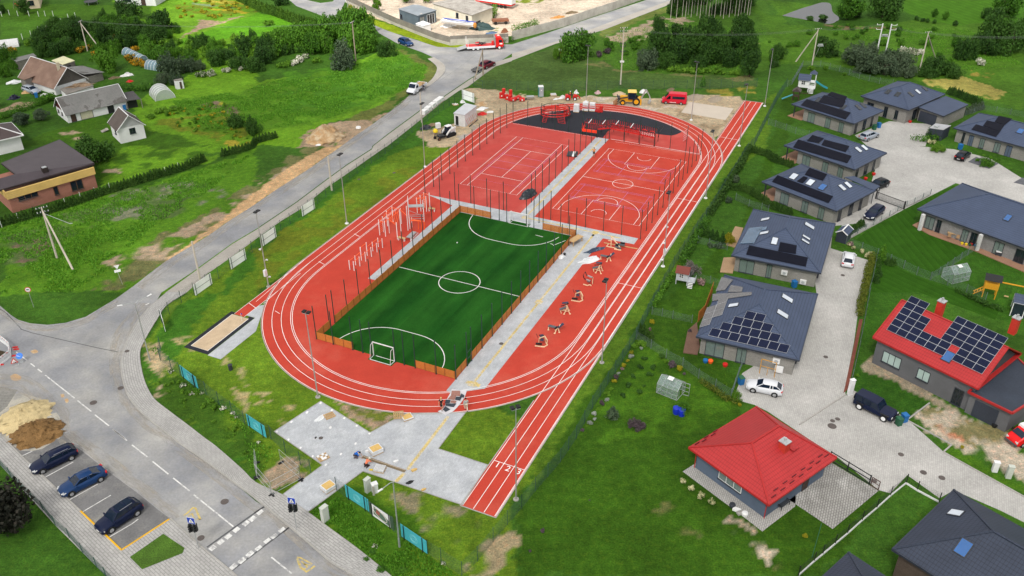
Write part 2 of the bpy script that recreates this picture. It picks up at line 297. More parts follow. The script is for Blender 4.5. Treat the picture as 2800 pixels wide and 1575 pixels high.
ZONES=[
(G_LIGHT,1,1,"0:2536,0 2536,560 1:0,820 700,700 1000,600 1400,480 1780,640 1700,800 1450,930 1000,1150 600,1250 500,1449 0:2200,1449 1500,1449 1300,1000 1600,900 2000,700 1600,400 1100,0"),
(G_MEAD,1,1,"1:700,700 1400,500 1700,640 1650,800 1300,1000 700,1200 100,1300 0:2000,1300 1700,1000 2400,900 1:200,800"),
((.05,.15,.01),1,.55,"1:300,700 900,650 1500,600 1600,780 1200,1000 600,1150 200,1100"),
(G_MEAD,1,1,"4:0,800 700,560 1400,400 2100,180 2536,30 2536,1449 0,1449"),
((.075,.13,.035),1,.55,"4:700,620 1300,420 1900,330 2200,420 1700,700 1100,760 300,1150 0,1200 0,950"),
((.14,.16,.10),1,.30,"4:800,640 1300,440 1900,330 2300,500 1700,640 1100,760"),
((.16,.12,.085),1,.34,"4:0,960 300,900 500,1000 250,1150 0,1130"),
(G_LAWN2,1,1,"0:500,1300 1000,1150 2100,1449 4:2000,90 1000,400 900,0 0,0 0:0,1449"),
(G_LIGHT,1,.6,"4:1200,0 2300,0 2100,160 1300,330 980,400"),
(G_LAWN2,.5,1,"0:0,30 1500,60 1500,200 1000,180 600,220 250,380 0,470"),
((.05,.135,.010),1,1,"0:0,200 600,200 300,350 0,480"),
((.075,.23,.008),.4,1,"0:2536,140 2200,260 1850,380 1700,420 1900,460 2536,330 1:0,430 350,400 500,300 200,160 0,120"),
(G_YEL,1,.5,"0:1700,60 2100,0 2536,60 2536,120 2100,160 1800,110"),
((.30,.27,.02),.8,.7,"0:2080,75 2480,120 2440,140 2070,95"),((.26,.24,.03),.8,.7,"0:1850,5 2300,0 2440,45 2200,40"),
((.13,.20,.10),.6,.7,"0:1910,30 2330,70 2340,90 1900,45"),
(SOIL,.8,.75,"0:1950,200 2150,205 2450,150 2200,230 1900,330 1780,390 1950,270"),
(G_YEL,1,.5,"0:2200,1100 1500,1200 2300,1449 2536,1449 2536,1150"),(SOILD,.8,.7,"0:1980,1030 2120,1000 2300,1060 2480,1110 2330,1140 2050,1070"),
((.30,.26,.03),.8,.45,"0:2060,1300 2280,1370 2400,1449 2250,1449"),((.27,.27,.03),.7,.5,"0:2170,1005 2310,1040 2290,1065 2180,1030"),
(PATCH,1,.5,"0:570,1320 720,1290 830,1310 800,1390 640,1380"),(PATCH,1,.5,"4:980,240 1130,215 1190,280 1010,260"),
(SOIL,.6,.9,"0:0,1080 180,1010 330,1010 250,1060 0,1115"),
((.12,.13,.05),1,.6,"4:900,1449 1400,1000 2000,680 2536,330 5:500,0 800,0 300,330 4:2536,570 1900,985 1300,1400"),
(PATCH,1,.5,"4:1000,1150 1500,950 1900,760 2300,580 2536,420 5:420,100 250,300 4:2536,520 2000,870 1550,1150 1250,1220"),
(SANDC,.35,1,"4:1630,1130 1900,960 2100,800 2380,570 2536,450 5:300,220 700,0 1:420,1449 560,1330 900,1210 1160,1215 1170,1230 850,1449 5:845,0 440,290 0,560 4:2536,580 2060,890 1650,1150"),
(SOIL,.8,.9,"1:400,1449 480,1300 620,1260 900,1190 1180,1160 1400,1100 1160,1225 900,1449"),
((.07,.15,.02),1,.55,"1:740,1449 790,1370 900,1310 930,1330 820,1440"),
((.10,.125,.03),1,.9,"1:1400,490 1790,620 1780,700 1700,830 1650,860 1480,960 1160,1200 900,1180 1300,1000 1620,800 1690,680"),
(G_VERGE,.6,1,"5:2536,0 1:2060,1449 1380,1449 5:0,920 4:1850,1449 8:1850,0 1650,130 1500,400 1420,560 1460,900 1640,1130 1850,1310 12:2536,520 13:1330,1449 2536,1449 2536,1000 14:0,700 500,100 9:0,0 5:1800,300"),
((.038,.12,.01),.8,1,"5:0,920 430,640 1300,20 1:1300,1449 1700,1160 2120,900 2130,1000 1700,1400 5:1300,90 700,560 200,930 4:2300,1449 8:2000,0 1650,230 1500,500 1400,700 1460,900 8:1850,1200 12:2536,300 2536,530 1920,0 8:1480,1000"),
((.11,.15,.012),1,.5,"5:0,1000 800,560 1500,150 2000,0 1985,60 1200,560 850,790 300,1160 9:0,0"),
((.28,.245,.12),1,.42,"8:1650,420 1850,400 2250,650 2536,800 2536,1300 2300,900 1700,750 9:400,1100 200,1350 0,900 8:2000,560"),
((.30,.25,.15),1,.7,"8:1430,560 1560,450 1600,560 1720,740 1800,830 1780,880 1500,800 1420,620"),((.30,.25,.16),1,.7,"8:1480,940 1640,960 1760,1060 1640,1140 1520,1060"),
(SOIL,.7,.85,"9:640,1060 900,1120 1380,1190 1380,1260 1140,1370 1000,1290"),((.10,.13,.02),1,.5,"9:850,1120 1380,1190 1390,1230 1150,1300"),
(PATCH,1,.6,"13:100,350 260,230 440,370 330,560 250,620 60,440"),(G_LAWN2,.6,1,"13:520,820 880,540 1000,560 1700,1000 1500,1449 1330,1449"),
((.20,.185,.11),1,.40,"13:1300,540 1600,620 2380,880 2100,1250 1800,1100 1450,800"),((.28,.235,.14),1,.6,"13:2536,1000 2300,1150 2170,1330 2100,1449 2300,1449 14:60,1050 30,1000"),
((.040,.098,.009),1,.85,"8:1480,900 1700,830 1930,950 2300,1200 2536,1380 12:2536,500 2150,180 1920,0 8:1850,1310 1650,1160 1520,1050"),
((.36,.30,.20),.6,1,"1:2110,870 2220,875 2400,880 2:0,920 500,960 1000,960 1500,980 2000,930 2250,960 2300,1000 2020,1390 1700,1200 1000,1040 300,1060 0,1130 1:2536,1110 2300,1200 2060,1449 1700,1449 1600,1300 1850,1250 2100,1200 2200,980 2060,900"),
((.25,.20,.13),1,.55,"2:1760,1040 1500,1040 1700,1200 2020,1390 2110,1200 1690,1110"),
((.42,.38,.31),1,.5,"2:700,950 1400,1000 1650,1060 1400,1090 900,1030"),((.32,.31,.29),1,.6,"1:2000,1300 2200,1250 2300,1200 2150,1400 2000,1449"),
((.045,.11,.012),1,.6,"2:0,870 700,880 1100,880 1500,890 2250,900 2300,960 1900,930 1400,930 800,930 250,960 0,930"),((.20,.19,.03),1,.5,"2:1900,880 2400,860 2400,980 2050,940"),
((.055,.105,.022),1,1,"1:2100,830 2240,740 2370,660 2536,605 2:0,600 430,470 900,600 1080,700 2400,760 2420,860 1800,870 1000,885 0,895 1:2300,885"),
((.13,.135,.05),1,.5,"2:900,610 1080,690 2400,760 2350,800 1500,740 1060,720 700,630"),
((.048,.12,.012),1,1,"2:430,470 500,560 900,600 1100,700 2200,760 2536,700 2536,0 2300,0 1800,150 1580,50 900,300"),
((.27,.225,.16),1,.55,"2:1230,260 1500,170 1800,180 1650,290 1380,320 1350,380 1230,430 900,400 950,360"),((.22,.17,.11),1,.5,"2:2400,430 2536,430 2536,540 2450,560"),
((.10,.135,.03),1,.9,"2:880,290 1580,50 1600,110 1300,200 900,380"),
((.47,.41,.33),.5,1,"1:900,20 1000,80 1920,400 2536,350 2:0,330 1200,0 1:2536,0 1150,0 900,0"),
((.16,.23,.008),.4,1,"1:845,100 930,55 1200,200 1600,330 1800,395 2100,420 2060,470 1800,465 1600,400 1290,300 1000,185"),
((.50,.42,.30),.3,1,"1:920,20 1200,130 1600,260 1920,400 1900,420 1560,300 1200,190 930,70"),
((.10,.16,.01),1,.6,"1:2150,300 2350,260 2400,300 2250,320"),((.15,.2,.02),1,.5,"2:0,0 330,0 180,50 0,20"),
((.065,.135,.010),.5,1,"2:2480,1020 2536,960 3:100,900 0,1180 7:0,0 6:2100,300 1700,1100 10:1350,150 700,1200 14:60,900 10:330,1449 790,735 1275,0 6:1840,552 2205,0"),
(G_LAWN,.6,1,"7:0,0 3:180,860 340,640 1220,820 1000,950 600,900 300,1100 7:0,300 6:2300,560 2536,640 2300,760 1700,1400 10:1400,150 700,1100 14:100,800 0,1449 15:2536,1449 15:540,1449 1100,620 700,700 300,780 14:1800,400 10:2300,1100 2300,850 1840,600 2000,0 6:2100,1100 2300,700"),
(G_LAWN2,1,.5,"10:1100,700 1500,500 2300,1000 1700,1449 700,1449"),((.085,.10,.03),1,.42,"14:1400,700 2100,1000 2536,1250 15:200,1449 14:1400,1000"),
((.40,.35,.27),1,.45,"14:2000,940 2300,1040 2536,1150 2500,1330 2250,1150"),((.30,.26,.19),.8,.8,"14:2130,860 2200,830 2420,980 2380,1000"),
((.05,.15,.010),.4,1,"3:1250,0 2536,0 2536,300 1900,260 1500,170"),((.052,.13,.010),1,1,"3:0,0 640,60 200,160 0,160 2:2350,0 2536,300 2400,500 3:0,620 250,640 1100,700 2536,1100 2536,250 1500,200 640,300 200,240"),
((.25,.235,.06),.5,.9,"3:1510,790 1740,780 1930,750 2370,910 2250,995 2080,950 1800,890 1600,850"),
((.19,.16,.03),1,.4,"3:2000,700 2240,720 2200,790 2050,760"),((.15,.12,.06),1,.5,"3:420,240 560,235 900,260 1300,280 900,300 500,260"),
((.028,.09,.008),.3,1,"7:800,920 1100,760 1860,380 1490,600 1480,760 2030,1030 1620,1260 1200,1080"),((.03,.095,.008),.3,1,"7:1080,1100 1620,1320 2060,1060 2536,1240 11:2536,340 1400,0 1300,80 880,620 7:1000,1449"),
((.026,.085,.008),.3,1,"11:870,630 1000,720 1590,1100 1380,1260 840,970"),((.26,.225,.16),.8,.85,"11:930,690 1060,640 1900,1150 1860,1160 1450,1020 980,760"),
((.36,.32,.25),1,.95,"11:1590,1100 1860,1150 2300,1380 2536,1449 15:2536,560 2450,470 1810,150 11:1400,1270"),((.16,.15,.07),1,.5,"11:1590,1100 2000,1250 2400,1400 15:2500,300 2100,200 1840,120 11:1500,1230"),
((.40,.18,.10),1,.45,"11:1600,1320 1900,1400 15:1850,120 1640,20"),(G_LAWN2,.3,1,"15:1750,220 1830,150 2200,380 2536,560 2536,640 2300,560"),
]
for c,jit,cov,ps in ZONES:
 poly=WP(0,ps);bx=[p.x for p in poly];by=[p.y for p in poly]
 k=np.where((gx>min(bx)-3)&(gx<max(bx)+3)&(gy>min(by)-3)&(gy<max(by)+3))[0]
 X=gx[k]+(jx[k]-gx[k])*jit;Y=gy[k]+(jy[k]-gy[k])*jit
 ins=inpoly(X,Y,poly);k=k[ins]
 if cov>=1:col[k]=c
 else:
  f=fbm(gx[k]*1.0+17*len(ps),gy[k]-5,2.6)
  q=np.clip((f-(.5+(.5-cov)*.55))/.10+.5,0,1)[:,None]
  col[k]=col[k]*(1-q)+np.array(c)*q
n1=fbm(gx,gy+400,11);n2=fbm(gx+300,gy,4)
col*=(1+(n1-.5)*.55+(n2-.5)*.4)[:,None]
me=bpy.data.meshes.new('ground');nx,ny=len(xs),len(ys)
me.vertices.add(nx*ny);me.vertices.foreach_set('co',np.stack([gx,gy,np.full_like(gx,0.)],1).ravel())
q=np.arange((nx-1)*(ny-1));i=q%(nx-1);j=q//(nx-1);a=j*nx+i
me.loops.add(4*len(q));me.loops.foreach_set('vertex_index',np.stack([a,a+1,a+nx+1,a+nx],1).ravel())
me.polygons.add(len(q));me.polygons.foreach_set('loop_start',q*4)
at=me.color_attributes.new('zone','FLOAT_COLOR','POINT');at.data.foreach_set('color',np.concatenate([col,np.ones((len(gx),1))],1).ravel())
me.update(calc_edges=True);me.validate()
gm=bpy.data.materials.new('grass_and_soil');gm.use_nodes=True;t=gm.node_tree;N=t.nodes;L=t.links.new
b=N['Principled BSDF'];b.inputs['Roughness'].default_value=.95;b.inputs['Specular IOR Level'].default_value=.1
tc=N.new('ShaderNodeTexCoord');va=N.new('ShaderNodeVertexColor');va.layer_name='zone'
def gnoise(s,d,lo,hi,a0=.3,a1=.7):
 n=N.new('ShaderNodeTexNoise');n.inputs['Scale'].default_value=s;n.inputs['Detail'].default_value=d;n.inputs['Roughness'].default_value=.65;L(tc.outputs['Object'],n.inputs[0])
 m=N.new('ShaderNodeMapRange');L(n.outputs[0],m.inputs[0])
 for i_,v_ in enumerate((a0,a1,lo,hi)):m.inputs[i_+1].default_value=v_
 return m.outputs[0],n.outputs[0]
def gmul(a_,b_):
 m=N.new('ShaderNodeMath');m.operation='MULTIPLY';L(a_,m.inputs[0]);L(b_,m.inputs[1]);return m.outputs[0]
f1,h1=gnoise(.9,6,.72,1.3);f2,h2=gnoise(5.5,4,.62,1.42);f3,h3=gnoise(.12,5,.82,1.2);f4,h4=gnoise(1.8,5,0,1,.5,.75)
mx=N.new('ShaderNodeMix');mx.data_type='RGBA';mx.blend_type='MULTIPLY';mx.inputs[0].default_value=1;L(va.outputs[0],mx.inputs[6]);L(gmul(gmul(f1,f2),f3),mx.inputs[7])
mx2=N.new('ShaderNodeMix');mx2.data_type='RGBA';mx2.blend_type='MULTIPLY';L(f4,mx2.inputs[0]);L(mx.outputs[2],mx2.inputs[6]);mx2.inputs[7].default_value=(1.5,1.08,1.0,1)
L(mx2.outputs[2],b.inputs['Base Color'])
bp=N.new('ShaderNodeBump');bp.inputs['Strength'].default_value=.55;bp.inputs['Distance'].default_value=.25;L(h2,bp.inputs['Height']);L(bp.outputs[0],b.inputs['Normal'])
me.materials.append(gm);go=bpy.data.objects.new('ground',me);COL.objects.link(go);tag(go,kind='structure')
# ================================================================ PAVED SHEETS
Z=.012
def sheet(name,m,pts,z=Z,rot=0.0,h=0.0):
 mb=MB();mb.rot=rot;pts=[Vc((p.x,p.y,z))for p in pts]
 if h:mb.prism(pts,h)
 else:
  a=sum(pts[i].x*pts[i-1].y-pts[i-1].x*pts[i].y for i in range(len(pts)))
  mb.poly(pts[::-1]if a>0 else pts)
 return struct(name,mb,m)
def ang(t,x0,y0,x1,y1):a=W(t,x0,y0);b_=W(t,x1,y1);return math.atan2(b_.y-a.y,b_.x-a.x)
ROADP=("8:0,130 110,225 180,270 300,305 470,320 650,300 850,240 1000,150 1150,60 1220,10 4:1330,1380 1480,1260 1640,1140 1900,985 2060,890 2300,720 2536,570 "
"5:200,430 430,285 560,200 845,0 1:950,1370 1160,1225 1450,1020 1500,960 1700,850 1800,780 1860,700 1850,630 1780,580 1650,520 1400,430 1220,330 1150,240 850,230 400,60 330,0 200,-300 450,-300 500,0 640,30 760,15 900,-150 1000,-60 880,20 845,100 920,150 1000,185 1150,240 1290,300 1450,355 1600,400 1700,435 1800,465 2000,472 2150,490 2450,440 "
"2:0,440 250,360 430,300 600,240 900,140 1100,75 1330,0 1800,-150 1800,-60 1580,0 1100,170 800,285 430,415 0,530 1:2370,640 2250,700 2100,790 1850,960 1640,1080 1300,1330 1150,1449 "
"5:1150,20 900,180 700,325 400,550 0,820 4:2300,960 1900,1250 1600,1449 8:1540,100 1400,240 1300,400 1240,540 1205,650 1205,800 1240,950 1290,1060 1400,1190 1540,1310 1720,1449 12:1780,140 2000,290 2300,510 2536,710 13:100,770 340,970 560,1160 760,1330 960,1449 1100,1600 -200,2300 12:2536,1700 2310,1430 2000,1165 1700,890 1205,1205 800,815 250,305 0,55 8:0,1160 170,970 0,930 -300,850 -600,500 -600,0")
road_pts=WP(8,ROADP);sheet('road',ASPH,road_pts)
ys_=ang(12,0,340,1050,1449)
sheet('dusty_verge',DUST,WP(1,"2300,640 2536,565 2:0,530 430,415 800,285 1100,170 1580,0 1600,30 900,300 430,435 0,600 1:2536,605 2370,660 2250,745 2100,860 2010,900 1850,1010 1640,1180 1300,1449 5:1280,10 950,240 700,410 430,630 250,740 0,920 4:2270,1115 2060,1260 1850,1449 8:1800,30 1640,60 4:1640,1449 1900,1262 2300,970 5:0,830 400,560 700,335 900,190 1150,30 1:1160,1449 1300,1340 1640,1090 1850,970 2100,800 2250,705"),.018)
outer=WP(8,"1850,0 1650,130 1560,260 1480,390 1420,500 1385,600 1400,750 1440,900 1520,1050 1650,1160 1850,1310 2030,1449 12:2150,180 2400,400 13:0,530 260,650 510,820 740,990 1000,1180 1330,1449 1700,1780")
inner=WP(8,"1660,0 1540,100 1400,240 1300,400 1240,540 1205,650 1205,800 1240,950 1290,1060 1400,1190 1540,1310 1720,1449 12:1780,140 2000,290 2300,510 13:0,690 340,970 560,1160 760,1330 960,1449 1300,1760")
def smooth(p,k=3):
 out=[]
 for i in range(len(p)-1):
  a_,b_,c_,d_=p[max(i-1,0)],p[i],p[i+1],p[min(i+2,len(p)-1)]
  for q_ in range(k):
   u=q_/k;out.append(.5*((2*b_)+(c_-a_)*u+(2*a_-5*b_+4*c_-d_)*u*u+(3*b_-a_-3*c_+d_)*u**3))
 return out+[p[-1]]
outer=smooth(outer);inner=smooth(inner)
def strip(name,A,B,m,z,h=0.0):
 """paved band between two edge lines, UV running along it"""
 mb=MB();n=len(A);vs=[];fs=[];uv=[];d=0
 for i in range(n):
  if i:d+=((A[i]-A[i-1]).length+(B[i]-B[i-1]).length)/2
  vs+=[(A[i].x,A[i].y,z),(B[i].x,B[i].y,z)];uv+=[(d,0),(d,(A[i]-B[i]).length)]
 for i in range(n-1):fs.append((2*i,2*i+1,2*i+3,2*i+2))
 me=bpy.data.meshes.new(name);me.from_pydata(vs,[],fs);me.materials.append(m);l=me.uv_layers.new(name='UVMap').data
 for p in me.polygons:
  for li in p.loop_indices:l[li].uv=uv[me.loops[li].vertex_index]
 if me.polygons[0].normal.z<0:me.flip_normals()
 o=bpy.data.objects.new(name,me);COL.objects.link(o);return tag(o,kind='structure')
strip('sidewalk',outer,inner,PAVE,.11)
mb=MB();mb.bars([p+Vc((0,0,.06))for p in inner],.15,.13);struct('kerb',mb,KERB)
mb=MB();mb.bars([p+Vc((0,0,.07))for p in outer],.08,.10);struct('kerb',mb,KERB)
A=smooth(WP(1,"1500,960 1620,880 1740,790 1790,700 1780,650 1700,585"));B=smooth(WP(1,"1690,870 1760,820 1850,740 1875,680 1850,630 1760,570"))
strip('sidewalk',A,B,DUST,.10);mb=MB();mb.bars([p+Vc((0,0,.05))for p in B],.15,.12);struct('kerb',mb,KERB)
low=WP(12,"-300,-250 0,50 250,300 800,810 1205,1200 1680,890 1990,1160 2310,1420 2450,1560 2600,1750 1700,2200 1060,1449 960,1360 820,1220 550,950 0,350 -300,60")
mb=MB();mb.rot=ys_;mb.prism([p for p in low],.10);struct('sidewalk',mb,PAVE)
mb=MB();mb.bars([p+Vc((0,0,.055))for p in WP(12,"-300,-250 0,50 250,300 800,810")],.15,.13);mb.bars([p+Vc((0,0,.055))for p in WP(12,"1690,885 1990,1160 2310,1420 2450,1560")],.15,.13);struct('kerb',mb,KERB)
YEL=mat('yellow_road_paint',(.68,.38,.01),.7,var=.12);YELF=mat('faded_yellow_road_paint',(.55,.42,.12),.8,var=.25,vs=3,col2=(.35,.31,.2),ns=2.5)
mb=MB();mb.bars([p+Vc((0,0,.056))for p in WP(12,"800,812 1205,1200 1680,892")],.17,.14);struct('yellow_kerb',mb,YEL)
mb=MB();isl=WP(12,"1290,1270 1620,1040 1830,1180 1810,1230 1410,1390");mb.prism([p+Vc((0,0,.09))for p in isl],.05);struct('grass_island',mb,mat('turf',(.055,.12,.012),1,var=.45,vs=1.2,big=.3,bump=.6,bs=9))
sheet('side_path',mat('grey_plank_paving',(.22,.215,.20),.9,pat=('brick',1.2,.3,.03),pc=.6),WP(8,"-300,850 0,930 175,965 70,1130 0,1190 -300,1400"),.016)
mb=MB()
def seg(t,x0,y0,x1,y1,w_=.15,z=.017):mb.ribbon([W(t,x0,y0,z),W(t,x1,y1,z)],w_)
for q_ in[(8,160,588,268,672),(8,303,702,345,733),(8,373,757,415,788),(8,447,817,738,1045),(8,768,1070,905,1178),(8,940,1210,1080,1320),(8,1118,1352,1240,1447),
  (12,1120,0,1258,108),(12,1308,150,1458,268),(12,1512,314,1668,440),(12,1716,478,1878,606),(12,1920,644,2312,960),(13,152,1262,354,1425),(8,1440,122,1478,105),(8,1265,468,1295,425)]:seg(*q_)
for q_ in[(12,222,257,320,212),(12,452,468,725,320),(12,692,692,968,538),(12,820,812,1098,648),(12,1085,1062,1310,930),(12,1310,930,1370,885)]:seg(*q_,.11)
def quad(t,c,z=.0175):mb.poly([W(t,x,y,z)for x,y in c][::-1])
for x,y in[(2500,880),(2435,925),(2340,990),(2260,1055),(2185,1110),(2105,1170)]:quad(12,[(x-42,y+10),(x+10,y-32),(x+44,y-8),(x-6,y+34)])
for x,y in[(2475,1230),(2395,1295),(2310,1355)]:quad(12,[(x-46,y+14),(x+14,y-38),(x+46,y-10),(x-10,y+38)])
for x,y in[(255,990),(180,1052),(110,1098),(25,1170),(40,815)]:quad(13,[(x-40,y+12),(x+14,y-30),(x+40,y-8),(x-12,y+34)])
OLDP=mat('worn_white_road_paint',(.62,.62,.61),.8,var=.2,vs=2,col2=(.33,.33,.335),ns=1.3,thr=(.52,.64));struct('road_markings',mb,OLDP)
mb=MB();TAR=mat('tar_joint',(.085,.088,.095),.8,var=.1)
mb.ribbon(WP(12,"2050,1165 2536,815 13:70,770 110,740",.0165),.2);mb.ribbon(WP(12,"2290,1400 2536,1215 13:330,965",.0165),.2)
mb.ribbon(WP(8,"200,360 320,400 560,455 800,510 1000,555 1165,587",.0165),.12);mb.ribbon(WP(8,"-20,150 60,200 215,365",.0165),.08);struct('asphalt_joints',mb,TAR)
mb=MB()
mb.ribbon(WP(12,"1820,850 1850,830 1915,770 1935,775 1985,890 1950,885",.018),.2);mb.ribbon(WP(12,"1860,860 1900,830 1915,835",.018),.12);mb.ribbon(WP(12,"1900,830 1925,875",.018),.12)
mb.ribbon(WP(13,"405,1262 440,1268 555,1330",.018),.16);mb.ribbon(WP(13,"410,1275 440,1360 500,1408 585,1350",.018),.24);mb.ribbon(WP(13,"450,1300 510,1360 480,1380",.018),.15);mb.ribbon(WP(13,"470,1330 545,1340",.018),.12)
struct('school_crossing_markings',mb,YELF)
sheet('parking_bays',mat('dark_asphalt',(.165,.165,.168),.95,var=.14,big=.2,vs=.8,col2=(.24,.235,.22),ns=.3,thr=(.5,.7),bump=.2,bs=30),WP(12,'0,58 250,305 800,815 1205,1203 1690,885 1560,790 1380,640 1080,420 760,170 640,60 330,-160'),.0135)
dm=bpy.data.materials.new('loose_dust');dm.use_nodes=True;t=dm.node_tree;N=t.nodes;L=t.links.new;N['Principled BSDF'].inputs['Base Color'].default_value=(.42,.385,.33,1);N['Principled BSDF'].inputs['Roughness'].default_value=1
tc=N.new('ShaderNodeTexCoord');mpn=N.new('ShaderNodeMapping');L(tc.outputs['UV'],mpn.inputs[0]);mpn.inputs['Scale'].default_value=(.22,1.1,1);nz=N.new('ShaderNodeTexNoise');nz.inputs['Scale'].default_value=1.;nz.inputs['Detail'].default_value=8;nz.inputs['Roughness'].default_value=.7;L(mpn.outputs[0],nz.inputs[0])
mr=N.new('ShaderNodeMapRange');L(nz.outputs[0],mr.inputs[0]);mr.inputs[1].default_value=.42;mr.inputs[2].default_value=.72;mr.inputs[4].default_value=.8;L(mr.outputs[0],N['Principled BSDF'].inputs['Alpha'])
for A_,B_ in(("8:1540,110 1400,250 1300,405 1240,545 1205,655 1205,800 1240,955 1290,1065 1400,1195 1540,1315 1720,1455 12:1780,145 2000,295 2300,515 2536,715 13:340,975 760,1335 960,1455","8:1380,100 1230,260 1120,420 1090,560 1080,680 1090,820 1130,980 1190,1100 1310,1240 1450,1370 1600,1449 12:1660,170 1890,330 2190,560 2440,760 13:250,1010 660,1380 850,1490"),
("12:560,60 760,160 1080,410 1390,640 1570,785 1700,890","12:760,0 960,160 1200,330 1520,590 1680,710 1830,850"),("8:0,135 110,230 180,275 300,310 470,325 650,305 850,245 1000,155 1150,65","8:-30,190 100,290 200,340 310,375 480,385 680,360 880,300 1040,200 1200,110"),
("4:1330,1380 1640,1140 1900,985 2300,720 2536,570 5:200,430 560,200 845,0 1:1160,1225 1500,960","4:1420,1420 1720,1180 1980,1030 2370,760 5:60,590 280,460 640,230 910,30 1:1240,1240 1570,990"),("8:0,780 300,840 560,1050 700,1200 12:700,0 950,180","8:-100,960 200,1000 420,1160 560,1290 12:540,100 780,250")):
 strip('dusty_edge',smooth(WP(8,A_),3),smooth(WP(8,B_),3),dm,.0165)
sheet('dirt_on_road',mat('pale_road_dust',(.38,.36,.31),1,var=.2,vs=1.2,col2=(.27,.265,.25),ns=.4,thr=(.5,.6)),smooth(WP(8,"0,1190 60,1060 200,990 330,1030 500,1080 520,1120 400,1230 560,1190 600,1300 590,1449 12:560,90 420,190 220,210 80,120 0,40 -100,-60"),2),.0145)
for s_ in("100,830 150,805 210,835 190,870 120,868","600,1010 630,1005 638,1030 610,1040","640,1060 670,1050 680,1080 655,1095","300,580 350,565 380,590 330,605"):
 sheet('sand_spill',SANDY,smooth(WP(8,s_)+WP(8,s_)[:1],3)[:-1],.0155)
# ================================================================ SPORTS GROUND (frame of the ground: x across, y along)
def arc(cx,cy,r,a0,a1,n=40):return[(cx+r*math.cos(R(a0+(a1-a0)*i/n)),cy+r*math.sin(R(a0+(a1-a0)*i/n)))for i in range(n+1)]
CX,CY0,CY1,RO_,RI_=10.35,15.,74.4,24.45,20.5
def oval(r,n=44):return arc(CX,CY0,r,180,360,n)+arc(CX,CY1,r,0,180,n)
sheet('running_track',RED_B,LP(oval(RO_+.12)),.012)
sheet('sprint_straight',RED_B,LP([(31.05,-18.6),(35.05,-18.6),(35.05,112.7),(31.05,112.4)]),.016)
sheet('jump_runway',RED_B,LP([(-13.95,.2),(-12.2,.2),(-12.2,8),(-10.6,16),(-14.1,16)]),.016)
m0=MB()
def edge(pts,w_=.10,h=.05,mm=None):m0.bars([p+Vc((0,0,h/2))for p in pts],w_,h)
edge(LP(oval(RO_+.17)+[oval(RO_+.17)[0]],.0));edge(LP([(31.0,-18.65),(35.1,-18.65),(35.1,112.75),(31.0,112.45)]));edge(LP([(31.0,112.45),(31.0,88.6)]));edge(LP([(31.0,-18.65),(31.0,.2)]))
struct('track_edging',m0,KERB)
def ins(r,y0):return math.sqrt(max(0,r*r-(y0-CY1)**2))if y0>CY1 else r
sheet('court_surface',RED_A,LP([(CX-RI_,43.9),(9.25,43.9),(9.25,80.1),(CX+ins(RI_,80.1),80.1)]+[p for p in arc(CX,CY1,RI_,0,180,60)if p[1]>80.15]+[(CX-RI_,CY1)]),.016)
blk=[(-8.95,80.2),(3.3,80.2),(10.55,80.2),(10.4,82),(10.3,83.9),(10.55,85.1),(11.2,86.1),(12.6,86.45),(17,86.5),(20.8,86.6),(22.4,86.9),(23.1,87.8),(23.6,89.0)]
blk+=[p for p in arc(CX,CY1,RI_-.12,0,180,70)if p[1]>80.25 and p[0]<23.9]
sheet('play_area_surface',BLACK_R,LP(blk),.020)
G=CONC;gr=LR+math.pi/2
sheet('paved_path',G,LP([(9.25,43.9),(11.85,43.9),(11.85,80.1),(9.25,80.1)]),.022,gr)
sheet('paved_path',G,LP([(-8.5,43.9),(29.7,43.9),(29.7,41.8),(24.65,41.6),(20.6,41.6),(20.6,40.3),(-.2,40.3),(-.2,15.9),(-2.35,15.9),(-2.35,42.0),(-6,43.2)]),.024,gr)
sheet('paved_path',G,LP([(20.6,-2.5),(21.5,-2.65),(24.7,-.2),(24.65,41.6),(20.6,41.6)]),.022,gr)
plz=WP(9,"180,1378 640,1078 1130,1390 1480,1197 2075,1190 13:1805,190 2295,350 2045,747 1060,412 510,820 270,640 660,352")
sheet('paved_plaza',G,plz,.024,gr)
mb=MB();mb.bars([p+Vc((0,0,.03))for p in plz+plz[:1]],.08,.06);struct('plaza_edging',mb,KERB)
mb=MB()
for a_,b_ in(((22.9,.4),(22.9,42.2)),((10.6,44.2),(10.55,79.2)),((10.6,43),(27.2,42.8)),((22.9,43.2),(22.9,41.6))):mb.ribbon(LP([a_,b_],.028),.34)
for c_ in((22.9,42.9),(22.9,20.4),(10.6,43),(22.9,.0)):mb.poly(LP([(c_[0]-.5,c_[1]-.5),(c_[0]+.5,c_[1]-.5),(c_[0]+.5,c_[1]+.5),(c_[0]-.5,c_[1]+.5)],.0305))
mb.poly(LP([(22.0,-.25),(23.9,-.25),(23.9,.35),(22.0,.35)],.0315))
mb.ribbon([W(9,1905,1225,.03),W(13,1500,395,.03)],.36);mb.ribbon([W(13,1470,430,.03),W(13,1385,515,.03)],.4);struct('tactile_paving',mb,TACT)
mb=MB();TR=mat('trench_soil',(.17,.13,.08),1,var=.2);mb.ribbon([W(13,1055,265,.031),W(13,1480,412,.031)],.45);struct('trench',mb,TR)
mb=MB();mb.ribbon([W(13,1050,258,.035),W(13,1480,400,.035)],.06);struct('trench_edging',mb,mat('pale_edging',(.5,.42,.33)))
PALEP=mat('white_slabs',(.72,.72,.72),.85,var=.05);mb=MB()
for x,y in[(205,1378),(350,1278),(505,1185),(640,1090),(752,1162),(875,1240),(1000,1315),(1125,1392),(735,1335),(590,1438)]:
 mb.poly([W(9,x-16,y+8,.031),W(9,x+2,y+16,.031),W(9,x+18,y-6,.031),W(9,x,y-14,.031)])
